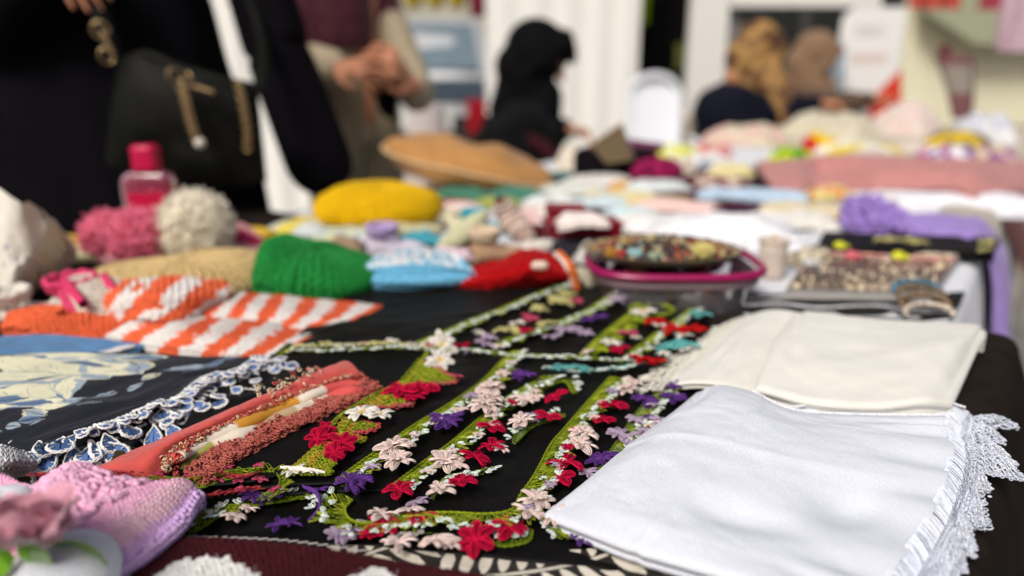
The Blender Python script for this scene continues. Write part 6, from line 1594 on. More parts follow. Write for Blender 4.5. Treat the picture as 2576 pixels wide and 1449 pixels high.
def car():
    d = 7.0; cx = W(1000, 200, d)[0]; hw = .84
    c = thing('parked_car', 'pale silver hatchback parked with its rear towards the stalls', 'car', (cx, d+1.9, 0))
    prof = [(0.02, .30), (0.0, .45), (.02, .62), (.06, .74), (.07, .96), (.10, 1.00), (.30, 1.28), (.46, 1.44), (.62, 1.50), (1.4, 1.53), (2.2, 1.48), (2.9, 1.06), (3.1, .98), (3.7, .86), (3.85, .70), (3.9, .40), (3.8, .28), (1.9, .26), (0.02, .30)]
    pr = arr(prof); xs = arr((-1, -.985, -.93, -.6, 0, .6, .93, .985, 1))
    rows = []
    for y, z in pr:
        top = max(0, (z-.95)/.55); ins = 1-.14*top
        rows.append([arr((cx+x*hw*ins, d+y+(.05*abs(x)**4 if y < .5 else -.05*abs(x)**4 if y > 3 else 0), z-(.02*(abs(x) > .95)))) for x in xs])
    mb = MB(); mb.grid(arr(rows), flip=True)
    for side in (0, -1):
        ring = arr([r[side] for r in rows])[:-1]; cen = arr((ring[0][0], d+1.9, .8)); idx = np.arange(len(ring)); 
        mb.add(np.vstack((ring, cen)), t=[(i, (i+1) % len(ring), len(ring)) if side else ((i+1) % len(ring), i, len(ring)) for i in idx])
    mb.build('body', mat('silver_paint', (.50, .52, .54), rough=.3, bump=0, var=.03, sheen=0, metal=.3, coat=.5), c)
    gl = mat('car_glass', (.12, .17, .20), rough=.08, bump=0, var=.1, vscale=4, sheen=0, spec=.8)
    def panel(name, pts, m, proud=.006):
        p = arr(pts); mb = MB(); off = arr((0, -proud, proud*.3)); G = np.stack((p[:2], p[3:1:-1])); 
        A = cr_matrix(2, 8); GG = np.einsum('vr,rck,uc->vuk', A, G, A)+off; mb.grid(GG); mb.grid(GG+arr((0, .01, 0)), flip=True); return mb.build(name, m, c)
    panel('rear_window', [(cx-.66, d+.46, 1.43), (cx+.66, d+.46, 1.43), (cx+.74, d+.11, 1.02), (cx-.74, d+.11, 1.02)], gl, .015)
    panel('tailgate_band', [(cx-.78, d+.065, .93), (cx+.78, d+.065, .93), (cx+.80, d+.05, .74), (cx-.80, d+.05, .74)], mat('slate_plastic', (.055, .075, .105), rough=.4, bump=0, sheen=0), .02)
    panel('bumper', [(cx-.83, d+.0, .60), (cx+.83, d+.0, .60), (cx+.83, d-.02, .36), (cx-.83, d-.02, .36)], mat('black_plastic', (.03, .03, .032), rough=.5, bump=0, sheen=0), .05)
    panel('licence_plate', [(cx+.02, d+.0, .66), (cx+.50, d+.0, .66), (cx+.50, d-.01, .46), (cx+.02, d-.01, .46)], mat('plate_white', (.68, .68, .64), rough=.4, bump=0, var=.1, vscale=9), .09)
    for s in (-1, 1): panel('tail_lamp', [(cx+s*.73-.10, d+.03, .74), (cx+s*.73+.10, d+.03, .74), (cx+s*.73+.10, d+.0, .44), (cx+s*.73-.10, d+.0, .44)], mat('lamp_red', (.36, .006, .014), rough=.2, bump=0, sheen=0, spec=.5), .075)
    for s in (-1, 1):
        for y in (.75, 3.1):
            mb = MB(); mb.limb([(cx+s*(hw-.18), d+y, .31), (cx+s*(hw-.02), d+y, .31)], [.02, .02], m=8)
            th = np.arange(30)*2*math.pi/30; mb = MB()
            mb.grid(np.stack([np.stack((np.full(30, cx+s*(hw-.2)+s*.2*k), d+y+np.cos(th)*r, .31+np.sin(th)*r), -1) for k, r in ((0, .01), (0, .28), (.1, .31), (.9, .31), (1, .28), (1, .2), (.9, .19), (.9, .01))]), wrap_u=True, flip=s < 0)
            w = mb.build('wheel', mat('tyre_rubber', (.02, .02, .02), rough=.8, bump=.2), c)
            mb = MB(); mb.grid(np.stack([np.stack((np.full(30, cx+s*(hw+.004)), d+y+np.cos(th)*r, .31+np.sin(th)*r), -1) for r in (.19, .1, .01)]), wrap_u=True, flip=s < 0); mb.build('rim', mat('alloy', (.5, .5, .5), rough=.35, metal=1, bump=0, sheen=0), w)
car()

CURT = cloth('tent_white', (.82, .81, .76), bump=.1, scale=60, var=.04, sheen=.1)
def curtain(px0, px1, d, ztop, label, folds=9, seed=0, depth=.035, skew=0.0):
    a, b = W(px0, 160, d), W(px1, 160, d+skew); n = 160; s = np.linspace(0, 1, n); zs = np.linspace(ztop, .06, 40)
    G = np.zeros((40, n, 3))
    for i, z in enumerate(zs):
        f = .5+.5*(i/39); off = depth*f*(np.sin(s*folds*2*math.pi+seed+.5*vn(s*5, s*0+i*.05, seed))+.5*vn(s*folds*1.7, s*0+i*.03, seed+1))
        p = a[None]*(1-s[:, None])+b[None]*s[:, None]; p[:, 2] = z; p[:, 1] += off; G[i] = p
    mb = MB(); mb.grid(G); mb.grid(G+arr((0, .006, 0)), flip=True)
    return mb.build('tent_curtain', CURT, label=label, cat='curtain')
cw1 = curtain(1222, 1606, 5.2, 2.7, 'white tent side wall hanging in folds behind the seated woman', 5, 1, .009)
curtain(340, 835, 4.4, 2.7, 'white tent side wall behind the standing woman in black', 6, 4, .010)
PAINT = mat('white_paint', (.72, .71, .66), rough=.6, bump=.1, scale=30, var=.05, sheen=0)
def stall_frame():
    d = 5.3; x0, x1 = W(1738, 0, d)[0], W(1832, 0, d)[0]; xm = (x0+x1)/2; xr = W(2172, 0, d)[0]; zb = W(1900, 18, d)[2]
    t = thing('stall_frame', 'white painted stall frame with a thick post and crossbar', 'frame', (xm, d, 0))
    mb = MB(); mb.box((xm, d, 1.35), XW*((x1-x0)/2), YW*.05, ZW*1.35); mb.build('post', PAINT, t, flat=True)
    mb = MB(); mb.box(((x1+xr)/2+.03, d, zb+.11), XW*((xr-x1)/2+.02), YW*.045, ZW*.11); mb.build('crossbar', PAINT, t, flat=True)
    mb = MB(); mb.box((xr+.08, d, 1.35), XW*.03, YW*.03, ZW*1.35); mb.build('post', PAINT, t, flat=True)
    mb = MB(); mb.box((x1+.05, d+.07, .7), XW*.05, YW*.02, ZW*.7); mb.build('side_batten', mat('grey_paint', (.32, .32, .31), rough=.6, bump=0), t, flat=True)
stall_frame()
# black hanging clothes between curtain and frame
def hanging(px0, px1, py0, py1, d, col, label, seed, name='hanging_garment', cat='garment', sl=.06):
    a, b = W(px0, py0, d), W(px1, py1, d); n = 36; s = np.linspace(0, 1, n); v = np.linspace(0, 1, 30)
    G = np.zeros((30, n, 3)); wd = 1+.10*np.sin(v*3+seed)
    for i in range(30):
        G[i, :, 0] = (a[0]+b[0])/2+(s-.5)*(b[0]-a[0])*wd[i]; G[i, :, 2] = a[2]*(1-v[i])+b[2]*v[i]; G[i, :, 1] = d-sl*np.sin(math.pi*s)-.02*np.sin(s*15+seed+v[i]*2)*v[i]
    mb = MB(); mb.grid(G); H = G.copy(); H[..., 1] = 2*d-G[..., 1]+.01; mb.grid(H, flip=True)
    E = np.stack((np.concatenate((G[:, 0], G[::-1, -1])), np.concatenate((H[:, 0], H[::-1, -1])))); mb.grid(E)
    return mb.build(name, cloth('hang_%d' % seed, col, bump=.2, sheen=0, spec=.06), label=label, cat=cat)
hanging(1596, 1745, -260, 250, 5.8, (.004, .004, .004), 'long black garment hanging between the tent wall and the white post', 1)
hanging(1592, 1632, -60, 62, 5.6, (.25, .42, .008), 'lime green cloth hanging beside the white tent wall', 2, sl=.03)
hanging(1700, 1738, 110, 175, 5.6, (.10, .11, .03), 'dim olive cloth hanging in the dark gap', 3, sl=.03)
hanging(2310, 2408, -120, 22, 5.5, (.42, .07, .05), 'faded red cloth hanging at the top right of the signboard', 4, sl=.02)
hanging(2492, 2545, -120, 24, 5.5, (.34, .05, .08), 'crimson cloth hanging near the top right corner', 5, sl=.02)
hanging(2572, 2690, -200, 130, 3.9, (.48, .34, .40), 'mauve patterned cloth hanging at the right edge', 6, sl=.05)
hanging(1180, 1222, -120, 42, 5.6, (.20, .02, .04), 'wine red cloth hanging left of the white tent wall', 7, sl=.03)
for k, x in enumerate((985, 1040, 1095, 1150)):
    d = 6.0; c = W(x, -2, d); mb = MB(); mb.ball(c+ZW*.06, .085, .085, .13, c=(.6, .45, .01)); 
    bo = mb.build('paper_lantern', mat('lantern_yellow', (.62, .46, .012), rough=.7, bump=.1, scale=40, var=.2, vscale=9), label=('leftmost yellow lantern hanging above the car', 'second yellow lantern from the left above the car', 'third yellow lantern from the left above the car', 'rightmost yellow lantern beside the wine red cloth')[k], cat='lantern', group='yellow lanterns hanging above the car')
    mb = MB(); mb.limb([c+ZW*.19, c+ZW*.6], [.004, .004], m=6); mb.build('cord', mat('cord_dark', (.1, .09, .07)), bo)
# signboard
def signboard():
    d = 5.0; x0, x1 = W(2112, 100, d)[0], W(2272, 100, d)[0]; zt = W(2200, 18, d)[2]; w = x1-x0; cx = (x0+x1)/2
    t = thing('signboard', 'white standing signboard with a red orange swoosh and faint lettering', 'sign', (cx, d, 0))
    m = 14; r = .10; pts = [(-w/2, .12), (w/2, .12), (w/2, zt-.03)] + [(w/2-.03+.03*math.cos(a), zt-.03+.03*math.sin(a)) for a in np.linspace(0, math.pi/2, 5)[1:]] + [(-w/2+r-r*math.sin(a), zt-r+r*math.cos(a)) for a in np.linspace(0, math.pi/2, 8)]
    F = arr([(cx+x, d, z) for x, z in pts]); B = F+arr((0.03, .05, 0)); n = len(F)
    mb = MB(); cen = F.mean(0); mb.add(np.vstack((F, cen)), t=[(i, (i+1) % n, n) for i in range(n)])
    mb.add(np.vstack((B, cen+arr((.03, .05, 0)))), t=[((i+1) % n, i, n) for i in range(n)])
    mb.build('board', mat('sign_white', (.80, .80, .78), rough=.4, bump=0, var=.02, sheen=0), t, flat=True)
    mb = MB(); mb.grid(np.stack((np.vstack((F, F[:1])), np.vstack((B, B[:1])))), flip=True); mb.build('board_edge', mat('sign_grey', (.34, .34, .33), rough=.5, bump=0, sheen=0), t, flat=True)
    def decal(name, poly, col, k=.003):
        p = arr([W(x, y, d-k) for x, y in poly]); p[:, 1] = d-k; mb = MB(); n = len(p); c0 = p.mean(0); mb.add(np.vstack((p, c0)), t=[(i, n, (i+1) % n) for i in range(n)]); mb.add(np.vstack((p, c0))+arr((0, .001, 0)), t=[(i, (i+1) % n, n) for i in range(n)])
        mb.build(name, mat('ink_'+name+str(int(col[0]*99)), col, rough=.5, bump=0, var=.04, sheen=0), t, flat=True)
    decal('red_swoosh', [(2268,172), (2268,300), (2255,330), (2190,330), (2185,270), (2200,240), (2235,205)], (.66, .055, .03))
    decal('orange_swoosh', [(2112,268), (2150,248), (2185,232), (2180,262), (2140,285), (2112,300)], (.62, .20, .09), .004)
    decal('blue_panel', [(2116,95), (2126,120), (2124,250), (2114,255)], (.28, .46, .60), .004)
    for y, x_0, x_1, col in ((66,2150,2222,(.66,.66,.65)), (76,2150,2228,(.68,.68,.67)), (86,2152,2224,(.70,.70,.69)), (136,2140,2232,(.76,.60,.54)), (146,2138,2236,(.75,.56,.50)), (156,2140,2230,(.76,.60,.54))):
        decal('text_line', [(x_0,y-2.5), (x_1,y-2.5), (x_1,y+2.5), (x_0,y+2.5)], col)
    for s in (-1, 1):
        mb = MB(); mb.box((cx+s*w*.35, d+.02, .06), XW*.03, YW*.16, ZW*.06); mb.build('foot', mat('sign_grey'), t, flat=True)
signboard()
# pale blue bag beside the sign, white chair, plastic bag on the ground side
def chair():
    d = 4.1; c = W(1655, 300, d); c = arr((c[0], d, 0)); t = thing('garden_chair', 'white plastic garden chair beside the white post', 'chair', c)
    PL = mat('white_plastic', (.74, .76, .80), rough=.35, bump=0, var=.02, sheen=0, spec=.5); zt = W(1655, 190, d)[2]; hw = .135
    mb = MB(); uu = np.linspace(-1, 1, 16); G = np.stack([np.stack([c+arr((x*hw, .06+.10*f-.02*x*x, .46+(zt-.02-.10*abs(x)**2.5-.46)*f)) for x in uu]) for f in np.linspace(0, 1, 14)]); mb.grid(G, flip=True); mb.grid(G+arr((0, .012, 0))); mb.build('backrest', PL, t)
    mb = MB(); a = np.linspace(0, math.pi, 20); pth = np.stack((c[0]+np.cos(a)*hw, np.full(20, d+.14), zt-.10+np.sin(a)*.10), -1); mb.limb(pth, [.022]*20, sx=.8); mb.limb([c+arr((hw, .14, zt-.10)), c+arr((hw, .05, .45))], [.02, .02]); mb.limb([c+arr((-hw, .14, zt-.10)), c+arr((-hw, .05, .45))], [.02, .02]); mb.build('back_frame', PL, t)
    mb = MB(); G = np.stack([np.stack([c+arr((x, y, .45-.01*math.cos(x*9))) for x in np.linspace(-.21, .21, 12)]) for y in np.linspace(-.38, .06, 10)]); mb.grid(hem(G, .03, 1, 5, .012)); mb.build('seat', PL, t)
    for sx in (-.19, .19):
        for y in (-.34, .06):
            mb = MB(); mb.limb([c+arr((sx, y, .44)), c+arr((sx*1.12, y*1.1, .01))], [.022, .018]); mb.build('leg', PL, t)
        mb = MB(); mb.limb([c+arr((sx*1.12, -.32, .64)), c+arr((sx*1.12, .10, .68))], [.02, .02], sx=.5); mb.limb([c+arr((sx*1.12, -.32, .64)), c+arr((sx, -.34, .44))], [.018, .018]); mb.build('armrest', PL, t)
chair()
def sack(px, py, wpx, hpx, d, col, label, seed, m=None):
    top = W(px, py-hpx, d); k = FPX/d; w = wpx/k; c = arr((top[0], d, 0)); zt = top[2]
    zs = np.linspace(0, zt, 16); f = np.concatenate((np.linspace(.85, 1, 5), np.linspace(1, .55, 11))); ph = np.arange(28)*2*math.pi/28
    G = np.stack([c+np.stack((np.cos(ph)*w/2*f[i]*(1+.09*vn(ph*2, ph*0+i*.5, seed)), np.sin(ph)*w/3*f[i], np.full(28, zs[i])), -1) for i in range(16)]); mb = MB(); mb.grid(G, wrap_u=True); mb.ball(c+ZW*zt*.985, w*.27, w*.17, .03)
    return mb.build('carrier_bag', m or cloth('sack_%d' % seed, col, bump=.4, scale=30, rough=.6, sheen=0), label=label, cat='bag')
sack(1075, 420, 150, 150, 4.0, (.52, .46, .44), 'pale pinkish carrier bag standing between the car and the hat', 1)
sack(1722, 420, 90, 130, 4.5, (.60, .52, .42), 'cream sack at the foot of the white post', 2)
sack(2098, 320, 60, 190, 5.2, (.26, .44, .58), 'pale blue bag left of the signboard', 3)
# ================================================================== people
SKIN = mat('skin', (.50, .22, .12), rough=.55, bump=.15, scale=300, var=.08, vscale=30, sheen=.05, spec=.3)
def fuse(mb, name, m, parent=None, voxel=.012, smooth=6, **k):
    o = mb.build(name, m, parent, **k)
    r = o.modifiers.new('remesh', 'REMESH'); r.mode = 'VOXEL'; r.voxel_size = voxel; r.use_smooth_shade = True
    s = o.modifiers.new('smooth', 'SMOOTH'); s.factor = .6; s.iterations = smooth
    return o
def hand(mb, wrist, d, up, size=.18, curl=.5, thumb=1):
    """hand leaving the wrist in direction d, back of the hand towards up"""
    wrist, d, up = arr(wrist), unit(arr(d)), unit(arr(up)); side = unit(np.cross(d, up)); up = np.cross(side, d)
    pl = size*.46
    mb.limb([wrist, wrist+d*pl*.5, wrist+d*pl], [size*.14, size*.19, size*.20], m=14, sx=.55, side=up)
    for k, (o, L) in enumerate(((-.28, .40), (-.09, .45), (.10, .42), (.27, .33))):
        b = wrist+d*pl*.95+side*size*o*.9; L *= size; pts = [b]; a = .15
        for j, f in enumerate((.42, .33, .25)):
            a += curl*(.55+.25*j); pts.append(pts[-1]+(d*math.cos(a)-up*math.sin(a))*L*f*1.15)
        mb.limb(pts, [size*.052, size*.048, size*.044, size*.036], m=10)
    b = wrist+d*pl*.25+side*size*.17*thumb*-1; dd = unit(d*.65-side*.75*thumb-up*.3)
    mb.limb([b, b+dd*size*.17, b+dd*size*.17+unit(d*.9-side*.15*thumb-up*.4)*size*.16], [size*.075, size*.06, size*.045], m=10)
def head(mb, c, fwd, size=.225, tilt=0):
    """head with face centred at c, looking along fwd"""
    c, f = arr(c), unit(arr(fwd)); s = unit(np.cross(f, ZW)); u = np.cross(s, f); h = size/2
    M = np.stack((f, s, u), 1)
    mb.ball(c+u*h*.15, h*.86, h*.70, h*.88, M=M); mb.ball(c-u*h*.38+f*h*.20, h*.58, h*.52, h*.62, M=M)
    mb.limb([c+f*h*.80+u*h*.12, c+f*h*.99-u*h*.22], [h*.09, h*.14], m=10)                    # nose
    for q in (-1, 1):
        mb.ball(c+f*h*.70+s*q*h*.32+u*h*.10, h*.13, h*.15, h*.10, M=M)                       # eye lids
        mb.ball(c+f*h*.74+s*q*h*.30+u*h*.25, h*.10, h*.26, h*.06, M=M)                       # brow
        mb.ball(c+s*q*h*.72+u*h*-.02, h*.16, h*.07, h*.24, M=M)                               # ear
    mb.ball(c+f*h*.74-u*h*.50, h*.12, h*.24, h*.06, M=M); mb.ball(c+f*h*.66-u*h*.80, h*.16, h*.22, h*.14, M=M)   # lips, chin
    mb.limb([c-u*h*.6-f*h*.15, c-u*h*1.45-f*h*.30], [h*.50, h*.55], m=14)
def robe(mb, rings, m=72, pleat=.03, n=13, seed=0):
    """garment from rings (x,y,z,rx,ry); vertical pleats grow downwards"""
    k = 60; q = curve(rings, k); ph = np.arange(m)*2*math.pi/m; G = np.zeros((k, m, 3))
    for i in range(k):
        f = i/(k-1); p = 1+pleat*f*(np.sin(ph*n+seed+.6*math.sin(f*4))+.5*np.sin(ph*(n*1.7//1)+2*seed))
        G[i, :, 0] = q[i, 0]+np.cos(ph)*q[i, 3]*p; G[i, :, 1] = q[i, 1]+np.sin(ph)*q[i, 4]*p; G[i, :, 2] = q[i, 2]
    mb.grid(G, wrap_u=True)
    for i in (0, k-1):
        n0 = mb.n; mb.add(np.vstack((G[i], G[i].mean(0))), t=[((j+1) % m, j, m) if i else (j, (j+1) % m, m) for j in range(m)])

# ---- woman in a black abaya on the left, handbag at her hip
A = W(265, 160, 1.95); ax, ay = A[0], A[1]
ABAYA = cloth('abaya_black', (.0035, .003, .0045), bump=.2, scale=200, var=.3, vscale=8, sheen=0, spec=.06)
mb = MB()
mb.limb([(ax-.09, ay, .08), (ax-.09, ay, .5), (ax-.08, ay, .95)], [.045, .06, .09]); mb.limb([(ax+.09, ay, .08), (ax+.09, ay, .5), (ax+.08, ay, .95)], [.045, .06, .09])
for s in (-1, 1): mb.limb([(ax+s*.09, ay+.05, .04), (ax+s*.10, ay-.14, .03)], [.04, .03])
mb.limb([(ax, ay, .9), (ax, ay, 1.15), (ax, ay+.01, 1.42)], [.15, .13, .16], sx=.75)
sh, el, wr = W(590, -230, 1.95), W(700, 130, 1.92), W(796, 388, 1.86)
mb.limb([(ax, ay, 1.38), sh, el, wr], [.10, .06, .045, .028])
hand(mb, wr+(W(838, 500, 1.83)-wr)*.28, W(838, 500, 1.83)-wr, (.6, -.8, 0), .19, .3)
sh2 = W(-40, -230, 1.95); el2 = W(-30, 60, 1.80); wr2 = W(165, -135, 1.66)
mb.limb([(ax, ay, 1.38), sh2, el2, wr2], [.10, .06, .045, .028]); hand(mb, wr2, W(206, -30, 1.62)-wr2, (0, -1, .2), .155, .12)
head(mb, (ax+.03, ay, 1.58), (.8, -.5, -.1), .225)
p1 = fuse(mb, 'person', SKIN, voxel=.006, smooth=4, label='standing person in a long black robe with a handbag, head out of view', cat='person')
mb = MB()
robe(mb, [(ax, ay, 1.46, .10, .08), (ax, ay, 1.38, .20, .12), (ax, ay, 1.25, .27, .17), (ax+.0, ay, 1.07, .305, .19), (ax+.01, ay, .85, .345, .21), (ax+.015, ay, .55, .37, .24), (ax+.02, ay, .03, .41, .28)], pleat=.025, seed=1)
mb.limb([sh, (sh+el)/2, el, (el+wr)/2, wr+(wr-el)*.06], [.085, .085, .088, .090, .092], sx=.8)
mb.limb([(ax+.1, ay, 1.36), sh], [.12, .09])
mb.limb([sh2, el2, wr2*.9+el2*.1], [.09, .085, .07]); mb.limb([(ax-.1, ay, 1.36), sh2], [.12, .09])
fuse(mb, 'robe', ABAYA, p1, voxel=.010, smooth=5)
mb = MB(); mb.ball((ax+.02, ay+.02, 1.60), .125, .135, .15); mb.limb([(ax, ay+.02, 1.50), (ax, ay, 1.40)], [.11, .17], sx=.8); fuse(mb, 'headscarf', ABAYA, p1, voxel=.012)
# handbag
OLIVE = mat('bag_leather', (.0050, .0054, .0038), rough=.6, bump=.5, scale=60, var=.5, vscale=10, sheen=0, spec=.12)
GOLD = mat('brass', (.40, .28, .14), rough=.35, metal=1, bump=0, var=.1, sheen=0)
bd = 1.62
hb = thing('handbag', 'black leather handbag with brass hooks and chain pulls at the hip', 'handbag', W(470, 460, bd))
G = np.zeros((20, 40, 3)); u, v = np.meshgrid(np.linspace(0, 1, 40), np.linspace(0, 1, 20))
mb = MB()
tl, tr, bl_, br_ = W(300, 158, bd), W(648, 222, bd), W(268, 405, bd), W(672, 455, bd)
def bagsurf(sign):
    top = curve([tl, W(360, 142, bd), W(430, 165, bd), W(540, 200, bd), tr], 40); bot = curve([bl_, W(330, 425, bd), W(470, 445, bd), W(600, 462, bd), br_], 40)
    G = top[None]*(1-v[..., None])+bot[None]*v[..., None]
    bul = np.sin(math.pi*np.clip(u, .0, 1))**.5*(.25+.75*np.sin(math.pi*np.clip(v*.86+.06, 0, 1))**.6)
    G[..., 1] += sign*(.075*bul+.008*vn(u*7, v*5, 3)*bul); return G
mb.grid(bagsurf(-1)); mb.grid(bagsurf(1), flip=True); mb.build('bag_body', OLIVE, hb)
mb = MB(); mb.limb([W(300,165,bd), W(370,140,bd-.01), W(450,172,bd-.02), W(560,205,bd-.02), W(652,225,bd)], [.012]*5); mb.build('top_binding', OLIVE, hb)
mb = MB(); mb.limb([W(298,158,bd), W(262,60,bd+.02), W(238,-40,bd+.06), W(150,-300,bd+.2)], [.020]*4, sx=.4); mb.build('strap', OLIVE, hb)
mb = MB(); mb.limb([W(650,222,bd), W(660,100,bd+.18), W(600,-60,bd+.26), W(420,-300,bd+.26)], [.012]*4, sx=.4); mb.build('strap', OLIVE, hb)
def ringm(name, c, r, n, tube=.0028):
    n = unit(arr(n)); a = unit(np.cross(n, ZW+arr((.1, 0, 0)))); b = np.cross(n, a); th = np.linspace(0, 2*math.pi, 24); mb = MB(); mb.tubes(c+a*(np.cos(th)*r)[:, None]+b*(np.sin(th)*r)[:, None], tube, 6); mb.build(name, GOLD, hb)
ringm('ring', W(252,75,bd-.03), .016, (.3, -1, 0)); ringm('ring', W(270,140,bd-.03), .015, (.5, -1, 0))
mb = MB(); mb.limb([W(258,82,bd-.03), W(285,138,bd-.03)], [.005, .006]); mb.build('hook', GOLD, hb)
ringm('ring', W(440,190,bd-.095), .014, (.7, -.7, 0)); ringm('ring', W(470,200,bd-.095), .014, (-.5, -.9, 0))
mb = MB(); mb.limb([W(478,215,bd-.095), W(535,232,bd-.09)], [.005, .005]); mb.build('zip_bar', GOLD, hb)
def chain(pts, n, r):
    p = even(arr(pts), n=n)
    for k in range(n):
        ringm('chain_link', p[k], r, (1, .2, 0) if k % 2 else (.1, 1, 0), .0026)
chain([W(455,215,bd-.095), W(468,260,bd-.11), W(480,310,bd-.115), W(492,345,bd-.115)], 13, .0085)
mb = MB(); mb.ball(W(503,360,bd-.115), .011); mb.build('ball_end', mat('pearl', (.62, .58, .5), rough=.3, bump=0), hb)
chain([W(600,215,bd-.075), W(612,270,bd-.085), W(622,330,bd-.085), W(622,370,bd-.085)], 13, .008)

# ---- person with folded hands: burgundy top, beige coat and trousers
d2 = 2.75; B = W(858, 160, d2); bx, by = B[0], B[1]
mb = MB()
for s in (-1, 1):
    mb.limb([(bx+.04+s*.08, by+s*.06, .08), (bx+.04+s*.075, by-.02+s*.06, .48), (bx+.04+s*.05, by-.02+s*.06, .92)], [.045, .06, .085]); mb.limb([(bx+.04+s*.08, by+s*.06, .05), (bx+.18+s*.08, by-.06+s*.06, .04)], [.045, .035])
mb.limb([(bx, by, .9), (bx, by, 1.2), (bx, by, 1.45)], [.14, .14, .16], sx=.75)
w1, w2 = W(850, 175, 2.45), W(1035, 215, 2.48)
mb.limb([(bx, by, 1.42), (bx-.08, by-.15, 1.42), W(765, 150, 2.58), w1], [.09, .06, .048, .033]); mb.limb([(bx, by, 1.42), (bx+.06, by+.15, 1.42), W(1045, 225, 2.72), w2], [.09, .06, .048, .033])
hand(mb, w1, W(940, 165, 2.40)-w1, (-.2, -.5, .8), .225, .55, -1); hand(mb, w2, W(985, 150, 2.40)-w2, (.3, -.6, .6), .225, .6)
head(mb, (bx+.02, by-.02, 1.64), (.5, -.8, -.35), .23)
p2 = fuse(mb, 'person', SKIN, voxel=.006, smooth=4, label='person in burgundy top and beige coat holding both hands together', cat='person')
BEI = cloth('coat_beige', (.40, .33, .22), bump=.3, scale=120, var=.12, sheen=.1); BURG = mat('burgundy_knit', (.085, .020, .032), rough=.9, bump=.5, scale=140, var=.6, vscale=45, sheen=.1); TRO = cloth('trousers_khaki', (.30, .24, .15), bump=.3, scale=120, var=.15, sheen=.05)
mb = MB(); robe(mb, [(bx, by, 1.50, .08, .09), (bx, by, 1.44, .11, .19), (bx, by, 1.30, .135, .21), (bx, by, 1.12, .135, .19)], pleat=.02, n=7); mb.limb([(bx-.08, by-.15, 1.42), (W(765, 150, 2.58)+arr((bx-.08, by-.15, 1.42)))/2, W(765, 150, 2.58)+ZW*.02], [.085, .08, .07]); mb.limb([(bx+.06, by+.15, 1.42), (W(1045, 225, 2.72)*.45+arr((bx+.06, by+.15, 1.42))*.55)], [.085, .075]); fuse(mb, 'burgundy_top', BURG, p2, voxel=.010)
mb = MB(); mb.limb([W(765, 130, 2.58), W(765, 150, 2.58), w1*.8+W(765, 150, 2.58)*.2], [.06, .065, .06]); mb.limb([(W(1045, 225, 2.72)*.5+arr((bx+.06, by+.15, 1.42))*.5), W(1045, 225, 2.72), w2*.8+W(1045, 225, 2.72)*.2], [.075, .068, .06])
robe(mb, [(bx-.02, by+.03, 1.15, .13, .18), (bx-.02, by+.03, 1.0, .14, .18), (bx-.02, by+.03, .80, .15, .18)], pleat=.02, n=6); fuse(mb, 'beige_coat', BEI, p2, voxel=.010)
mb = MB()
for s in (-1, 1): mb.limb([(bx+.04+s*.05, by-.02+s*.06, .98), (bx+.04+s*.075, by-.02+s*.06, .5), (bx+.04+s*.08, by+s*.06, .06)], [.105, .09, .075])
fuse(mb, 'trousers', TRO, p2, voxel=.012)
mb = MB(); mb.ball((bx, by+.01, 1.68), .10, .115, .11); fuse(mb, 'hair', mat('hair_dark', (.015, .010, .008), rough=.6, bump=.6, scale=80), p2, voxel=.012)
G = np.zeros((14, 12, 3)); q0, q1, q2_, q3 = W(925, 190, 2.42), W(1005, 200, 2.42), W(990, 305, 2.46), W(955, 285, 2.46)
mb = MB(); uu, vv = np.meshgrid(np.linspace(0, 1, 12), np.linspace(0, 1, 14)); G = (q0*(1-uu[..., None])+q1*uu[..., None])*(1-vv[..., None])+(q3*(1-uu[..., None])+q2_*uu[..., None])*vv[..., None]; G[..., 1] += .012*np.sin(uu*9); mb.grid(G); mb.grid(G+arr((0, .02, 0)), flip=True); mb.build('glove', ABAYA, label='black cloth held in the hands of the person in burgundy', cat='cloth')

# ---- seated woman in a black headscarf, in profile, reading something in her hand
d3 = 3.25; H = W(1352, 152, d3); hx, hy, hz = H
fw = unit(arr((.86, -.15, -.48)))
mb = MB(); head(mb, (hx+.012, hy, hz+.005), fw, .235)
tor = W(1300, 330, d3)
mb.limb([(tor[0]-.03, hy, .50), (tor[0], hy, .78), (hx-.05, hy, hz-.25)], [.15, .14, .12], sx=.85)
for s in (-1, 1): mb.limb([(tor[0]-.02, hy+s*.09, .50), (tor[0]+.36, hy+s*.10, .50), (tor[0]+.40, hy+s*.10, .08)], [.085, .065, .045]); mb.limb([(tor[0]+.40, hy+s*.10, .05), (tor[0]+.53, hy+s*.10, .04)], [.04, .03])
wr = W(1425, 432, 3.0); el = W(1352, 470, 3.05)
mb.limb([(hx-.06, hy-.17, hz-.26), el, wr], [.06, .045, .03]); hand(mb, wr, W(1468, 420, 2.96)-wr, (-.3, -.6, .7), .17, .5)
mb.limb([(hx-.06, hy+.17, hz-.26), (hx+.02, hy+.20, .76), (hx+.13, hy+.02, .80)], [.06, .045, .03]); hand(mb, (hx+.13, hy+.02, .80), (1, -.4, -.1), (0, .3, 1), .16, .5)
p3 = fuse(mb, 'person', SKIN, voxel=.006, smooth=3, label='seated person in a black headscarf bowing towards the right', cat='person')
SCARFB = cloth('scarf_black', (.004, .004, .0045), bump=.2, scale=150, var=.3, vscale=12, sheen=0, spec=.08)
mb = MB(); s_ = unit(np.cross(fw, ZW)); u_ = np.cross(s_, fw); M = np.stack((fw, s_, u_), 1); hc = arr((hx, hy, hz))
mb.ball(hc-fw*.022+u_*.035, .138, .118, .128, M=M)
mb.limb([hc+fw*.055+u_*.120, hc+fw*.115+u_*.085, hc+fw*.138+u_*.060], [.05, .028, .010])
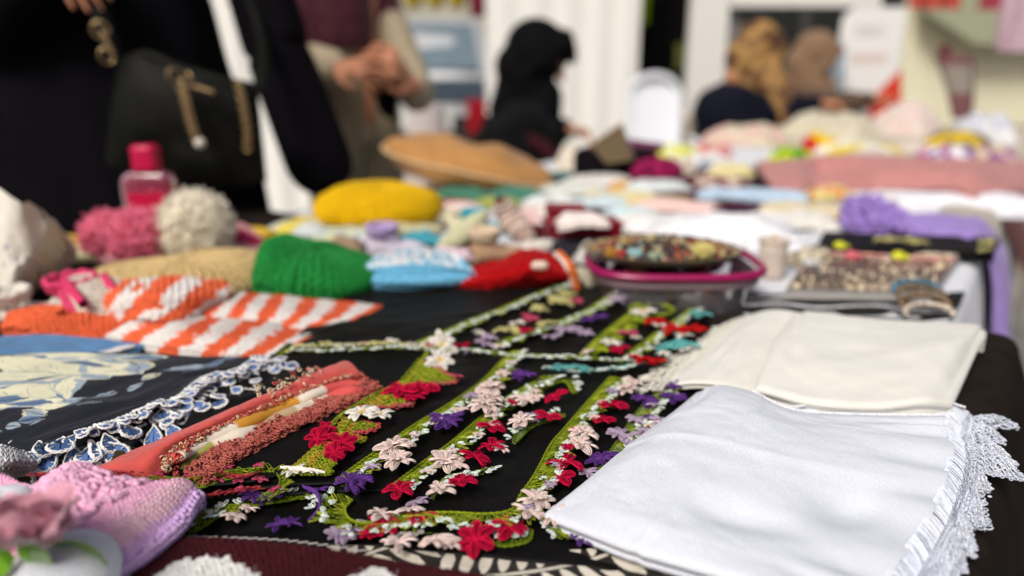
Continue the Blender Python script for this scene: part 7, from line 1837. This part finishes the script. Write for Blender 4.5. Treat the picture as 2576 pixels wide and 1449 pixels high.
for s in (-1, 1): mb.limb([hc+fw*.065+u_*.10+s_*s*.05, hc+fw*.010-u_*.02+s_*s*.090, hc-u_*.135+s_*s*.06-fw*.005], [.030, .028, .030])
mb.limb([hc-u_*.06-fw*.05, hc-ZW*.18-fw*.02, (hx-.05, hy, hz-.30)], [.11, .10, .15]); mb.limb([hc-ZW*.15+arr((.02, 0, 0)), (hx+.0, hy-.05, hz-.38), (hx+.05, hy-.08, hz-.52)], [.09, .10, .07])
mb.limb([hc-fw*.07-u_*.05, (hx-.12, hy, hz-.20), (hx-.17, hy, hz-.36), (hx-.18, hy, hz-.5)], [.07, .085, .11, .10])
fuse(mb, 'headscarf', SCARFB, p3, voxel=.008, smooth=4)
mb = MB(); robe(mb, [(hx-.05, hy, hz-.20, .10, .10), (hx-.07, hy, hz-.26, .17, .21), (hx-.08, hy, hz-.40, .20, .23), (tor[0]-.02, hy, .72, .22, .24), (tor[0], hy, .42, .24, .24)], pleat=.03, n=8); mb.limb([(hx-.06, hy-.17, hz-.26), el, wr*.9+el*.1], [.11, .085, .050]); mb.limb([(hx-.06, hy+.17, hz-.26), (hx+.02, hy+.20, .76), (hx+.11, hy+.04, .795)], [.085, .07, .055])
mb.limb([(tor[0], hy-.1, .50), (tor[0]+.38, hy-.1, .48), (tor[0]+.42, hy-.1, .12)], [.12, .11, .10]); mb.limb([(tor[0], hy+.1, .50), (tor[0]+.38, hy+.1, .48), (tor[0]+.42, hy+.1, .12)], [.12, .11, .10])
fuse(mb, 'coat', cloth('coat_black', (.006, .006, .007), bump=.3, scale=120, var=.4, vscale=10, sheen=.02, spec=.08), p3, voxel=.010, smooth=4)
mb = MB(); mb.limb([W(1345, 352, 3.0), W(1385, 390, 2.98), W(1405, 440, 2.98)], [.05, .055, .05], sx=.5); fuse(mb, 'red_apron', cloth('apron_red', (.035, .003, .006), sheen=0), p3, voxel=.010)
st = thing('stool', 'small stool under the seated person in the black headscarf', 'stool', (tor[0], hy, 0))
mb = MB(); mb.loft([(tor[0], hy, .34), (tor[0], hy, .37), (tor[0], hy, .38)], [XW*.18, XW*.18, XW*.16], [YW*.18, YW*.18, YW*.16]); mb.build('seat', mat('stool_wood', (.25, .15, .07)), st)
for a in (0.8, 2.4, 3.9, 5.5):
    mb = MB(); mb.limb([(tor[0]+.12*math.cos(a), hy+.12*math.sin(a), .34), (tor[0]+.16*math.cos(a), hy+.16*math.sin(a), .01)], [.016, .014], m=8); mb.build('leg', mat('stool_wood'), st)
wl = [W(1490,362,2.075), W(1562,312,2.085), W(1594,396,2.05), W(1528,408,2.05)]
mb = MB(); off = arr((.004, .014, .004)); vv = [q-off for q in wl]+[q+off for q in wl]; mb.add(vv, q=[(0, 3, 2, 1), (4, 5, 6, 7), (0, 1, 5, 4), (1, 2, 6, 5), (2, 3, 7, 6), (3, 0, 4, 7)])
wal = mb.build('wallet', mat('brown_leather', (.10, .065, .025), rough=.5, bump=.2, scale=60), label='brown leather wallet leaning upright against the black fabric bag', cat='wallet', flat=True)
mb = MB(); e = (wl[0]+wl[1])/2; mb.limb([wl[0]-off*1.2, wl[1]-off*1.2], [.003, .003], m=6); mb.build('seam', mat('tan_thread', (.3, .2, .1)), wal)

# ---- two people bending over the far table
def sitter(px, py, d, fwd, label, scarfm, bodym, bodyrings, tail=None, patt=None):
    c = W(px, py, d); f = unit(arr(fwd)); s = unit(np.cross(f, ZW)); u = np.cross(s, f); M = np.stack((f, s, u), 1); bx_, by_ = c[0], c[1]
    mb = MB(); head(mb, c, f, .235); mb.limb([(bx_-.04, by_, .48), (bx_-.04, by_, .8), c-ZW*.25], [.15, .14, .12], sx=.85)
    for q in (-1, 1):
        mb.limb([(bx_-.04, by_+q*.1, .50), (bx_+.34, by_+q*.1, .50), (bx_+.36, by_+q*.1, .08)], [.085, .065, .045]); mb.limb([(bx_+.36, by_+q*.1, .05), (bx_+.48, by_+q*.1, .04)], [.04, .03])
        e = arr((bx_+.08, by_+q*.2, .82)); w = arr((bx_+.30, by_+q*.10-.1, .86)); mb.limb([c-ZW*.26+s*q*.15, e, w], [.06, .045, .03]); hand(mb, w, (1, -.3, 0), (0, .2, 1), .17, .5, q)
    p = fuse(mb, 'person', SKIN, voxel=.007, smooth=3, label=label, cat='person')
    mb = MB(); mb.ball(c-f*.02+u*.035, .145, .125, .14, M=M)
    for q in (-1, 1): mb.limb([c+f*.08+u*.11+s*q*.05, c+f*.05-u*.02+s*q*.10, c-u*.14+s*q*.06+f*.03], [.032, .035, .035])
    mb.limb([c-u*.06-f*.05, c-ZW*.20], [.115, .15])
    if tail: mb.limb([W(x, y, d-dd) for x, y, dd in tail], [.10, .075, .065, .045][:len(tail)], sx=.7)
    fuse(mb, 'headscarf', scarfm, p, voxel=.009, smooth=4)
    mb = MB(); robe(mb, bodyrings(bx_, by_, c[2]), pleat=.02, n=6)
    for q in (-1, 1): e = arr((bx_+.08, by_+q*.2, .82)); w = arr((bx_+.27, by_+q*.11-.08, .855)); mb.limb([c-ZW*.26+s*q*.15, e, w], [.085, .07, .055]); mb.limb([(bx_-.02, by_+q*.1, .50), (bx_+.34, by_+q*.1, .48), (bx_+.38, by_+q*.1, .12)], [.12, .10, .09])
    fuse(mb, 'clothes', bodym, p, voxel=.010, smooth=4)
    st = thing('stool', 'stool under the person ' + label.split(' ', 1)[1].replace('person ', ''), 'stool', (bx_-.04, by_, 0))
    mb = MB(); mb.loft([(bx_-.04, by_, .34), (bx_-.04, by_, .38)], [XW*.18, XW*.17], [YW*.18, YW*.17]); mb.build('seat', mat('stool_wood'), st)
    for a in (0.8, 2.4, 3.9, 5.5): mb = MB(); mb.limb([(bx_-.04+.12*math.cos(a), by_+.12*math.sin(a), .34), (bx_-.04+.15*math.cos(a), by_+.15*math.sin(a), .01)], [.016, .014], m=8); mb.build('leg', mat('stool_wood'), st)
LEO = bpy.data.materials.new('brown_gold_print'); LEO.use_nodes = True
nt = LEO.node_tree; bs_ = nt.nodes['Principled BSDF']; tcn = nt.nodes.new('ShaderNodeTexCoord'); nz = nt.nodes.new('ShaderNodeTexNoise'); nz.inputs['Scale'].default_value = 14; rp = nt.nodes.new('ShaderNodeValToRGB')
rp.color_ramp.elements[0].position = .42; rp.color_ramp.elements[0].color = (.07, .025, .010, 1); rp.color_ramp.elements[1].position = .58; rp.color_ramp.elements[1].color = (.34, .19, .055, 1)
nt.links.new(tcn.outputs['Object'], nz.inputs['Vector']); nt.links.new(nz.outputs[0], rp.inputs[0]); nt.links.new(rp.outputs[0], bs_.inputs['Base Color']); bs_.inputs['Roughness'].default_value = .85
sitter(1905, 135, 4.35, (.80, .25, -.55), 'seated person in navy with a brown and gold patterned headscarf', LEO, cloth('navy_coat', (.006, .007, .014), sheen=0, spec=.08),
       lambda x, y, z: [(x-.08, y, z-.15, .10, .10), (x-.13, y, z-.22, .17, .2), (x-.13, y, z-.34, .21, .22), (x-.10, y, .75, .22, .23), (x-.06, y, .42, .24, .24)], tail=[(1935,190,.12), (1965,250,.2), (1985,320,.24)])
sitter(2052, 150, 4.9, (.86, -.1, -.5), 'seated person in brown with a light brown headscarf', cloth('light_brown_scarf', (.20, .12, .07), bump=.2, scale=100), cloth('brown_coat', (.085, .05, .032), bump=.3, scale=100),
       lambda x, y, z: [(x-.02, y, z-.15, .10, .10), (x-.04, y, z-.22, .16, .2), (x-.06, y, z-.36, .19, .22), (x-.06, y, .75, .20, .23), (x-.04, y, .42, .24, .24)])
